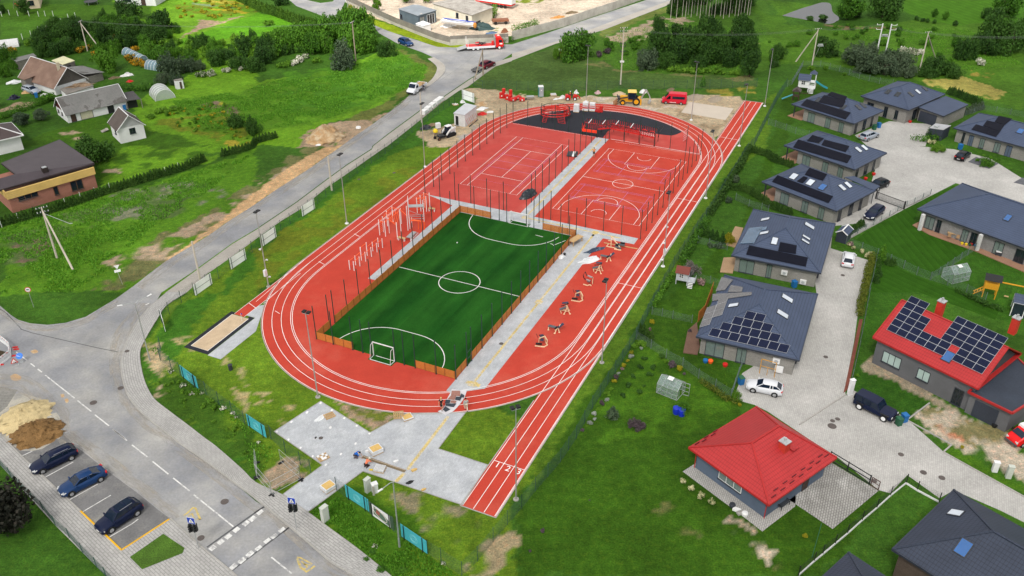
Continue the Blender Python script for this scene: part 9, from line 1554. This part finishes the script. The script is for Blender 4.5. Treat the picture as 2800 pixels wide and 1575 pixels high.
def van(label,a,b,pnt,L_=5.3,Wd=1.95,Ht=2.3,cols=None,windows=True):
 A,B=W(*a),W(*b);r=thing('van',label,'van',(A+B)/2,dir_rz(A,B));hw=Wd/2;q=MB();rg=[]
 for x,z,h in((-L_/2,Ht-.12,hw*.93),(-L_/2+.15,Ht,hw*.96),(L_*.13,Ht,hw*.96),(L_*.22,Ht-.12,hw*.95),(L_*.38,1.25,hw*.95),(L_/2-.12,1.0,hw*.88),(L_/2,.75,hw*.75)):rg.append([(x,-h*.95,.32),(x,-h,.5),(x,-h,min(z-.1,1.15)),(x,-h*.93,z-.08),(x,-h*.8,z),(x,h*.8,z),(x,h*.93,z-.08),(x,h,min(z-.1,1.15)),(x,h,.5),(x,h*.95,.32)])
 q.loft(rg);q.obj('body',pnt,r,lc=True,uv=False);q=MB();q.poly([(L_*.375,-hw*.8,1.32),(L_*.375,hw*.8,1.32),(L_*.235,hw*.72,Ht-.2),(L_*.235,-hw*.72,Ht-.2)]);q.f[-1]=q.f[-1];q.v=[(x+.03,y,z+.03)for x,y,z in q.v];q.obj('windscreen',CARGL,r,lc=True,uv=False)
 for s_ in(-1,1):
  q=MB();y=s_*(hw+.004)*.985;q.add([(L_*.30,y*1.0,1.2),(L_*.14,y,1.2),(L_*.14,y*.955,1.85),(L_*.21,y*.955,1.85)],[(0,1,2,3),(3,2,1,0)]);q.obj('door_window',CARGL,r,lc=True)
  if windows:q=MB();q.box((-L_*.18,s_*hw*.955,1.55),(L_*.5,.06,.55));q.obj('side_window',CARGL,r,lc=True)
  q=MB();q.box((L_/2-.12,s_*hw*.7,.82),(.2,.32,.22));q.obj('headlight',HEAD,r,lc=True);q=MB();q.box((-L_/2-.01,s_*hw*.8,1.1),(.05,.2,.5));q.obj('tail_light',TAIL,r,lc=True);q=MB();q.box((L_*.28,s_*(hw+.12),1.35),(.1,.22,.3));q.obj('mirror',BK,r,lc=True)
  for x in(-L_/2+1.05,L_/2-.95):wheel(r,x,s_*(hw+.01),.34,.22)
 q=MB();q.box((L_/2-.05,0,.45),(.25,Wd*.86,.25));q.box((-L_/2,0,.45),(.15,Wd*.9,.25));q.obj('bumper',mat('grey_bumper',(.08,.08,.085),.7),r,lc=True);return r
r=van('bright red minibus van on the bare ground outside the upper bend',(2,1710,1030),(2,1495,1015),P_RED,5.2,1.98,2.35);q=MB();[q.box((.75-.28*k,.975,.5),(.16,.03,.16))for k in range(5)];q.obj('side_lettering',LINE,r,lc=True)
r=van('red van with a white roof box cut off by the right edge',(15,2700,60),(15,2400,150),paint('bright_red_paint',(.72,.012,.015)),4.6,1.8,1.9,windows=False);q=MB();q.box((-.7,0,1.75),(3.2,1.75,.7),0,.92);q.obj('white_roof',WH,r,lc=True)
def truck(label,a,b,cabm,bedl,kind):
 A,B=W(*a),W(*b);r=thing('flatbed_truck',label,'truck',(A+B)/2,dir_rz(A,B));L_=(B-A).length;return r,L_
r,L_=truck('white flatbed pickup lorry loaded with timber, parked on the verge',(1,1665,860),(1,1510,955),WH,0,0);q=MB();rg=[]
for x,z,h in((.5,2.1,.9),(.6,2.2,.95),(1.2,2.2,.95),(1.9,1.35,.95),(2.6,1.0,.9),(2.8,.7,.8)):rg.append([(x,-h,.4),(x,-h,min(z-.08,1.2)),(x,-h*.86,z),(x,h*.86,z),(x,h,min(z-.08,1.2)),(x,h,.4)])
q.loft(rg);q.obj('cab',P_WHITE,r,lc=True);q=MB();q.poly([(1.9,-.78,1.42),(1.9,.78,1.42),(1.27,.74,2.1),(1.27,-.74,2.1)]);q.v=[(x+.05,y,z+.04)for x,y,z in q.v];q.obj('windscreen',CARGL,r,lc=True);q=MB()
for s_ in(-1,1):q.box((1.05,s_*.93,1.6),(.8,.06,.55))
q.obj('door_window',CARGL,r,lc=True);q=MB();q.box((-1.3,0,.85),(3.5,2.1,.1));q.obj('flatbed',GALV,r,lc=True);q=MB()
for s_ in(-1.05,1.05):q.box((-1.3,s_,1.1),(3.5,.05,.45))
q.box((-3.05,0,1.1),(.05,2.1,.45));q.box((.42,0,1.4),(.06,2.0,1.1));q.obj('side_boards',P_WHITE,r,lc=True);q=MB()
for k in range(8):q.bar((-2.9,-.8+.2*k,1.15+.08*(k%3)),(.2,-.7+.2*k,1.2),.16,.14)
q.obj('timber_load',PALLET,r,lc=True)
for x in(1.8,-1.9):
 for s_ in(-.98,.98):wheel(r,x,s_,.36)
q=MB();q.box((2.75,0,.55),(.16,1.7,.3));q.obj('bumper',BK,r,lc=True)
r,L_=truck('red cabbed flatbed lorry with an open tail ramp standing along the plank fence',(1,2085,495),(1,2440,475),REDP,0,1);x1=L_/2+.2;q=MB();rg=[]
for x,z,h in((x1-2.0,3.0,1.1),(x1-1.8,3.25,1.15),(x1-.8,3.2,1.15),(x1-.25,2.5,1.13),(x1-.02,1.5,1.12),(x1,.7,1.08)):rg.append([(x,-h,.6),(x,-h,z-.3),(x,-h*.86,z),(x,h*.86,z),(x,h,z-.3),(x,h,.6)])
q.loft(rg);q.obj('cab',paint('truck_red_paint',(.60,.018,.016)),r,lc=True);q=MB();q.poly([(x1-.22,-.95,2.42),(x1-.22,.95,2.42),(x1-.02,.98,1.65),(x1-.02,-.98,1.65)]);q.v=[(x+.05,y,z)for x,y,z in q.v];q.box((x1-.85,-1.14,2.1),(.8,.06,.6));q.obj('windscreen',CARGL,r,lc=True);q=MB();q.box((x1-.7,-1.15,1.45),(.7,.03,.32));q.box((x1-1.2,0,3.27),(.5,.8,.03));q.obj('door_emblem',LINE,r,lc=True);q=MB();q.box((x1-.05,0,.7),(.2,2.3,.5));q.obj('bumper',mat('dark_bumper',(.04,.05,.07)),r,lc=True)
q=MB();q.box(((x1-2.2-L_/2)/2,0,1.0),(L_/2+x1-2.2,2.4,.15));q.obj('flatbed',REDP,r,lc=True);q=MB()
for s_ in(-1.22,1.22):q.box(((x1-2.2-L_/2)/2,s_,.85),(L_/2+x1-2.2,.06,.5))
q.obj('side_boards',P_WHITE,r,lc=True);q=MB();q.box((x1-2.15,0,2.0),(.12,2.35,2.2));q.obj('headboard',GALV,r,lc=True);q=MB();q.add([(-L_/2,-1.2,1.0),(-L_/2,1.2,1.0),(-L_/2-2.4,1.2,.35),(-L_/2-2.4,-1.2,.35),(-L_/2,-1.2,.9),(-L_/2,1.2,.9),(-L_/2-2.4,1.2,.28),(-L_/2-2.4,-1.2,.28)],[(0,1,2,3),(7,6,5,4),(0,3,7,4),(1,5,6,2),(2,6,7,3)]);q.obj('tail_ramp',GALV,r,lc=True);q=MB();q.box((-L_/2+.1,1.1,2.0),(.12,.12,2.2));q.box((-L_/2+.3,-1.1,1.9),(.1,.1,1.9));q.obj('stanchion',WH,r,lc=True)
q=MB();rr=random.Random(2)
for k in range(14):q.bar((-2.5+rr.uniform(0,3),rr.uniform(-.7,.7),1.15+rr.uniform(0,.6)),(-2.5+rr.uniform(0,3),rr.uniform(-.7,.7),1.2+rr.uniform(0,.6)),.1)
q.obj('frame_parts',ANTH,r,lc=True);q=MB();q.box((-1.8,0,1.7),(.9,.5,.2));q.cyl((x1-2.7,-.6,1.1),(x1-2.7,-.6,2.1),.32,.32,12);q.box((-1.2,-.8,1.25),(.5,.3,.3));q.obj('red_cargo',REDP,r,lc=True)
for x in(x1-1.1,-1.8,-2.9):
 for s_ in(-1.15,1.15):wheel(r,x,s_,.48,.3,WH)
A,B=W(1,2150,730),W(1,2225,690);r=thing('road_trailer','low open grey trailer behind the wine-red car','trailer',(A+B)/2,dir_rz(A,B));q=MB();q.box((0,0,.55),(2.6,1.5,.1));q.obj('bed',mat('trailer_floor',(.1,.1,.1)),r,lc=True);q=MB()
for s_ in(-.77,.77):q.box((0,s_,.72),(2.6,.05,.28))
q.bar((1.3,0,.55),(2.4,0,.55),.1);q.box((1.3,0,.72),(.05,1.5,.28));q.obj('frame',GALV,r,lc=True)
for s_ in(-.95,.95):wheel(r,-.2,s_,.32)
A,B=W(2,1290,1030),W(2,1060,1025);YC=mat('digger_yellow',(.72,.36,.015),.5,var=.08);r=thing('backhoe_loader','yellow backhoe loader with a folded digging arm on the bare ground behind the track','digger',(A+B)/2,dir_rz(A,B))
def P(nm,m,f):q=MB();f(q);q.obj(nm,m,r,lc=True)
P('chassis',YC,lambda q:(q.box((.2,0,.85),(4.2,.9,.5)),q.box((-1.7,0,.9),(.5,1.9,.9))));P('bonnet',YC,lambda q:q.box((1.5,0,1.4),(1.7,1.0,.75),0,.88));P('cab',CARGL,lambda q:q.box((-.2,0,1.95),(1.6,1.5,1.5),0,.92));P('cab_frame',ANTH,lambda q:[q.bar((x,y,1.2),(x*.92-.02,y*.92,2.7),.1)for x in(-1,.6)for y in(-.76,.76)]);P('cab_roof',mat('pale_yellow_roof',(.75,.55,.14),.5),lambda q:q.box((-.2,0,2.8),(1.9,1.75,.18),0,.9))
for x,rad in((-1.1,.8),(1.75,.55)):
 for s_ in(-1.12,1.12):wheel(r,x,s_,rad,.42,YC)
P('loader_arm',ANTH,lambda q:(q.bars([(.6,-.6,1.7),(2.2,-.6,1.4),(2.9,-.6,.6)],.18),q.bars([(.6,.6,1.7),(2.2,.6,1.4),(2.9,.6,.6)],.18),q.bar((2.6,-.8,1.3),(2.6,.8,1.3),.4),q.bar((2.9,-.7,1.7),(2.9,.7,1.7),.2)));P('front_bucket',mat('rusty_steel',(.26,.12,.05),.7,var=.2),lambda q:q.loft([[(2.9,y,.9),(2.9,y,.15),(3.7,y,.1),(3.3,y,.35)]for y in(-1.1,1.1)]));P('digging_boom',GALV,lambda q:(q.bars([(-2.,0,.9),(-2.5,0,2.0),(-3.1,0,3.2)],.28),q.bars([(-3.1,0,3.2),(-3.9,0,1.8),(-4.1,0,1.0)],.22)));P('rear_bucket',GALV,lambda q:q.loft([[(-4.3,y,.9),(-3.8,y,.8),(-3.6,y,.2),(-4.0,y,.1)]for y in(-.35,.35)]));P('stabiliser',YC,lambda q:[q.box((-2.05,s_*.95,.75),(.3,.25,1.3))for s_ in(-1,1)])
A,B=W(2,535,990),W(2,640,990);r=thing('mini_loader','small red wheel loader with a seated driver beside the white bulk bags','loader',(A+B)/2,dir_rz(A,B));P('body',REDP,lambda q:(q.box((-.75,0,.75),(1.2,1.0,.9),0,.9),q.box((.75,0,.7),(.9,.8,.7),0,.9)));P('seat_console',BK,lambda q:(q.box((-.35,0,1.15),(.5,.6,.15)),q.bar((-.6,0,1.2),(-.65,0,1.6),.5,.12),q.bar((.15,0,1.2),(.0,0,1.6),.1)));P('roll_bar',ANTH,lambda q:q.bars([(-.1,-.45,1.1),(-.05,-.45,2.1),(-.05,.45,2.1),(-.1,.45,1.1)],.08));P('lift_arm',REDP,lambda q:q.bars([(.6,0,1.3),(1.5,0,.9),(1.9,0,.35)],.22))
for x in(-.8,.75):
 for s_ in(-.6,.6):wheel(r,x,s_,.38,.3,WH)
A,B=W(1,1950,1345),W(1,1870,1345);r=thing('skid_loader','white tracked skid loader with a black front attachment near the track','loader',(A+B)/2,dir_rz(W(1,1990,1330),W(1,1850,1380)));P('body',WH,lambda q:(q.box((-.7,0,1.0),(1.3,1.1,1.0),0,.9),q.bars([(-1.2,-.75,1.75),(.2,-.75,1.55),(1.2,-.75,.7)],.2,.25),q.bars([(-1.2,.75,1.75),(.2,.75,1.55),(1.2,.75,.7)],.2,.25)));P('cab',CARGL,lambda q:q.box((.2,0,1.45),(1.1,.9,1.3),0,.85));P('cab_roof',WH,lambda q:q.box((.1,0,2.15),(1.2,.95,.1)))
for s_ in(-.7,.7):P('rubber_track',RUBBER,lambda q:q.loft([[(x,s_+d,z)for x,z in((-1.3,.45),(-1.05,.05),(1.0,.05),(1.25,.4),(.5,.8),(-.9,.8))]for d in(-.2,.2)]))
P('front_attachment',BK,lambda q:(q.box((1.7,0,.55),(.5,1.6,.3)),q.bars([(1.5,-.8,.6),(3.0,-.6,.4)],.14),q.bars([(1.5,.8,.6),(3.0,.6,.4)],.14),q.box((2.3,0,.6),(.8,.9,.25)),q.bar((1.4,-.5,.6),(1.4,-.5,1.5),.08)))
for s_ in(-.75,.75):wheel(r,3.0,s_,.3,.22,mat('rust',(.22,.09,.05)))
r=thing('concrete_mixer','yellow concrete mixer with an open drum beside the skid loader','mixer',W(1,1780,1340),.5);P('drum',YLP,lambda q:q.lathe((0,0,.5),[(.15,0),(.5,.2),(.5,.5),(.3,.8)],12));P('stand',ANTH,lambda q:(q.bar((-.4,-.3,0),(0,0,.8),.07),q.bar((.4,-.3,0),(0,0,.8),.07),q.bar((0,.4,0),(0,0,.8),.07)))
r=thing('generator','small white and red box machine left of the skid loader','machine',W(1,1805,1275),.5);P('housing',WH,lambda q:q.box((0,0,.7),(.9,.7,1.0)));P('panel',REDP,lambda q:q.box((.46,0,.7),(.03,.5,.6)))
r=thing('boulder','pale manhole block lying beside the sand mound','block',W(1,1015,1267));P('block',PALEP,lambda q:q.cyl((0,0,0),(0,0,.25),.55,.5,10))
# ================================================================ PEOPLE
def skn(name,chains,m,parent,sub=1):
 """chains: lists of (point, radius); points shared between chains are merged; first point is the root"""
 vs=[];idx={};ed=[];rd=[]
 for ch in chains:
  prev=None
  for p,r_ in ch:
   k=tuple(round(c,4)for c in p)
   if k not in idx:idx[k]=len(vs);vs.append(k);rd.append(r_)
   if prev is not None and prev!=idx[k]:ed.append((prev,idx[k]))
   prev=idx[k]
 me_=bpy.data.meshes.new(name);me_.from_pydata(vs,ed,[]);o=bpy.data.objects.new(name,me_);COL.objects.link(o);md=o.modifiers.new('s','SKIN');md.use_smooth_shade=True
 for i_,v in enumerate(me_.skin_vertices[0].data):v.radius=(rd[i_],rd[i_])if not isinstance(rd[i_],tuple)else rd[i_];v.use_root=i_==0
 sd=o.modifiers.new('d','SUBSURF');sd.levels=sub;sd.render_levels=sub;bpy.context.view_layer.update();dg=bpy.context.evaluated_depsgraph_get();m2=bpy.data.meshes.new_from_object(o.evaluated_get(dg));bpy.data.objects.remove(o);m2.materials.clear();m2.materials.append(m);m2.name=name
 o=bpy.data.objects.new(name,m2);COL.objects.link(o);o.parent=parent;return o
STAND=dict(pel=(0,0,.95),chest=(0,0,1.28),neck=(0,0,1.49),head=(.03,0,1.63),shL=(0,.19,1.42),shR=(0,-.19,1.42),elL=(-.02,.25,1.13),elR=(-.02,-.25,1.13),haL=(.08,.27,.88),haR=(.08,-.27,.88),hiL=(0,.1,.93),hiR=(0,-.1,.93),knL=(.03,.1,.5),knR=(.03,-.1,.5),anL=(0,.11,.09),anR=(0,-.11,.09))
def prs(label,px,rz,pose=None,top=None,bottom=None,hair=(.02,.015,.01),shoes=None,dress=None,sleeves=.55,shorts=False,hat=None,scale=1.,z=0.):
 j=dict(STAND);j.update(pose or{});V_={k:Vc(v)for k,v in j.items()};r=thing('person',label,'person',W(*px)+Zv(z),rz);r.scale=(scale,)*3
 fd=(V_['head']-V_['neck']).normalized();face=Vc((1,0,0));face=(face-fd*face.dot(fd)).normalized();hd=V_['head']
 ch=[[(V_['pel'],.10),(V_['chest'],.115),(V_['neck'],.052),(hd,.082),(hd+fd*.11,.07)],[(hd,.082),(hd+face*.105-fd*.02,.016)]]
 for s_ in 'LR':
  ha=V_['ha'+s_];fdir=(ha-V_['el'+s_]).normalized();side=Vc((0,1 if s_=='R' else-1,0));palm=ha+fdir*.08
  ch+=[[(V_['chest'],.115),(V_['sh'+s_],.055),(V_['el'+s_],.04),(ha,.028),(palm,.032)],[(V_['pel'],.10),(V_['hi'+s_],.085),(V_['kn'+s_],.056),(V_['an'+s_],.04),(V_['an'+s_]+Vc((.13,0,-.045)),.035)]]
  nrm=fdir.cross(side).normalized()
  for k,(o_,l_)in enumerate(((-.030,.07),(-.010,.085),(.010,.08),(.028,.06))):ch.append([(palm,.032),(palm+side*o_+fdir*.03,.009),(palm+side*o_*1.1+fdir*(.03+l_*.6)+nrm*.012,.0085),(palm+side*o_*1.1+fdir*(.03+l_*.9)+nrm*.03,.008)])
  ch.append([(ha+fdir*.03,.03),(ha+fdir*.045+face*.035,.011),(ha+fdir*.085+face*.05,.009)])
 skn('body',ch,SKIN,r)
 up_=1.22
 if dress:skn('dress',[[(V_['pel'],.135),(V_['chest'],.13),(V_['neck']-Vc((0,0,.07)),.085)],[(V_['pel'],.135),(V_['pel']+Vc((.0,0,-.25)),.165),(V_['pel']+Vc((.01,0,-.45)),.165)],[(V_['chest'],.13),(V_['shL'],.075),(V_['shL'].lerp(V_['elL'],.6),.065)],[(V_['chest'],.13),(V_['shR'],.075),(V_['shR'].lerp(V_['elR'],.6),.065)]],dress,r)
 if top:
  c_=[[(V_['pel']+Vc((0,0,.04)),.135),(V_['chest'],.142),(V_['neck']-Vc((0,0,.06)),.085)]]
  for s_ in 'LR':c_.append([(V_['chest'],.142),(V_['sh'+s_],.078),(V_['sh'+s_].lerp(V_['el'+s_],min(1,sleeves*2)),.06)]+([(V_['el'+s_].lerp(V_['ha'+s_],(sleeves-.5)*1.8),.05)]if sleeves>.5 else[]))
  skn('shirt',c_,top,r)
 if bottom:
  c_=[]
  for s_ in 'LR':c_.append([(V_['pel'],.132),(V_['hi'+s_],.105),(V_['kn'+s_]+((V_['hi'+s_]-V_['kn'+s_])*.1 if shorts else Vc((0,0,0))),.078)]+([]if shorts else[(V_['an'+s_]+Vc((0,0,.03)),.06)]))
  skn('trousers',c_,bottom,r)
 q=MB();q.ell(tuple(hd+fd*.055-face*.018),(.112,.10,.105),10,7);o=q.obj('hat' if hat else 'hair',hat or mat('hair_%d'%int(hair[0]*1000),hair,.8),r,smooth=True,lc=True)
 if hat:q=MB();q.cyl(tuple(hd+fd*.05),tuple(hd+fd*.065),.15,.14,12);q.obj('brim',hat,o,lc=True)
 for s_ in 'LR':a=V_['an'+s_];q=MB();q.ell(tuple(a+Vc((.06,0,-.045))),(.14,.055,.05),8,5);q.obj('shoe',shoes or BK,r,smooth=True,lc=True)
 for s_ in(-.034,.034):q=MB();e=hd+face*.078+fd*.015+Vc((0,s_,0));q.ell(tuple(e),(.012,.012,.010),6,4);q.obj('eye',BK,r,lc=True)
 return r
CL=lambda n,c:mat(n,c,.9,var=.08)
WALK=dict(knL=(.16,.1,.52),anL=(.2,.1,.09),knR=(.02,-.1,.5),anR=(-.26,-.1,.14),haL=(-.12,.27,.9),haR=(.2,-.26,.92),elL=(-.1,.25,1.14),elR=(.04,-.25,1.13))
prs('blonde person in a black short dress walking left of the plastic sheet on the track',(9,1838,1163),1.45,WALK,dress=CL('black_dress',(.008,.008,.01)),hair=(.62,.45,.2),scale=1.06)
prs('dark-haired person in a pale grey jacket and cream trousers right of the plastic sheet',(9,2083,1170),1.75,WALK,top=CL('grey_jacket',(.36,.38,.38)),bottom=CL('cream_trousers',(.62,.57,.47)),sleeves=.95,scale=1.08)
prs('person in an orange shirt and dark shorts standing on the central path, hands on hips',(6,810,106),-1.4,dict(elL=(-.05,.42,1.2),haL=(.05,.17,1.0),elR=(-.05,-.42,1.2),haR=(.05,-.17,1.0)),top=CL('orange_shirt',(.62,.23,.02)),bottom=CL('dark_shorts',(.03,.035,.03)),shorts=True,sleeves=.35,hair=(.1,.06,.03),scale=1.08)
KNEEL=dict(pel=(-.25,0,.38),chest=(.0,0,.64),neck=(.17,0,.76),head=(.29,0,.79),shL=(.1,.18,.72),shR=(.1,-.18,.72),elL=(.3,.24,.48),elR=(.3,-.24,.48),haL=(.48,.16,.2),haR=(.5,-.14,.2),hiL=(-.24,.11,.36),hiR=(-.24,-.11,.36),knL=(.12,.15,.1),knR=(.12,-.15,.1),anL=(-.32,.14,.09),anR=(-.32,-.14,.09))
prs('worker in a blue shirt kneeling at the left end of the trench',(13,1005,280),-.25,KNEEL,top=CL('blue_work_shirt',(.01,.12,.50)),bottom=CL('brown_grey_trousers',(.10,.08,.09)),sleeves=.5,hair=(.02,.015,.012),scale=1.08,z=.03)
prs('worker in an orange shirt and pale cap kneeling beside the stone setts',(13,1108,360),.9,KNEEL,top=CL('salmon_shirt',(.75,.20,.10)),bottom=CL('dark_work_trousers',(.05,.025,.025)),sleeves=.5,hat=CL('pale_cap',(.6,.62,.55)),scale=1.08,z=.03)
prs('person in a dark jacket and grey trousers bending over the white lorry bed',(1,1660,912),1.9,dict(chest=(.08,0,1.26),neck=(.2,0,1.43),head=(.28,0,1.53),shL=(.12,.19,1.36),shR=(.12,-.19,1.36),elL=(.32,.22,1.2),elR=(.32,-.22,1.2),haL=(.5,.16,1.2),haR=(.5,-.16,1.2)),top=CL('dark_jacket',(.02,.02,.03)),bottom=CL('grey_work_trousers',(.12,.12,.15)),sleeves=.95,hair=(.03,.02,.015),scale=1.08,shoes=WH)
prs('person in navy work clothes standing on the bed of the red lorry',(1,2232,487),-1.3,None,top=CL('navy_shirt',(.02,.03,.07)),bottom=CL('navy_trousers',(.02,.025,.06)),sleeves=.9,hair=(.05,.03,.02))
SIT=dict(pel=(0,0,.55),chest=(-.02,0,.88),neck=(-.02,0,1.08),head=(.02,0,1.22),shL=(0,.19,1.0),shR=(0,-.19,1.0),elL=(.12,.24,.76),elR=(.12,-.24,.76),haL=(.38,.14,.8),haR=(.38,-.14,.8),hiL=(.02,.1,.54),hiR=(.02,-.1,.54),knL=(.45,.1,.56),knR=(.45,-.1,.56),anL=(.5,.1,.12),anR=(.5,-.1,.12))
prs('driver in an orange vest sitting on the small red loader',(2,575,992),dir_rz(W(2,535,990),W(2,640,990)),SIT,top=CL('orange_vest',(.65,.22,.03)),bottom=CL('navy_trousers',(.02,.025,.06)),sleeves=.4,hat=WH,z=.68)
r=thing('plastic_sheet','translucent plastic sheet with dark and reddish mats laid across the lower track','sheet',W(9,1940,1090));ZP=lambda x,y,z=.035:W(16,(1180+x/14.493)*.92,(1050+y/14.493)*.92,z)
q=MB();n=7;rs=random.Random(4);L0=[(800,200),(760,330),(650,520),(560,700),(540,850),(420,1000),(240,1080)];L1=[(1400,260),(1330,480),(1240,640),(1130,790),(1000,940),(860,1080),(560,1230)];g=[]
for(a,b)in zip(L0,L1):g.append([ZP(a[0]+(b[0]-a[0])*k/6,a[1]+(b[1]-a[1])*k/6,.04+rs.uniform(0,.07))for k in range(7)])
q.loft(g,False,False);q.obj('film',mat('plastic_sheet',(.58,.57,.60),.3,var=.12,vs=3),r)
for k,(x0,y0,x1_,y1_,x2,y2,x3,y3,m)in enumerate([(800,270,1130,270,1140,480,770,460,'r'),(760,470,970,480,910,640,640,600,'r'),(970,500,1200,520,1130,660,930,630,'b'),(1180,380,1300,450,1280,540,1120,510,'b'),(560,620,760,640,720,760,530,750,'b'),(780,650,990,670,940,770,740,740,'r'),(560,770,980,780,880,920,560,860,'b'),(540,880,740,1010,560,1110,450,1020,'b')]):
 q=MB();q.prism([ZP(x0,y0,.11),ZP(x1_,y1_,.11),ZP(x2,y2,.11),ZP(x3,y3,.11)],.03);q.obj('rubber_mat',mat('reddish_mat',(.30,.15,.12),.9,var=.2)if m=='r' else mat('slate_mat',(.04,.05,.065),.9,var=.2),r)
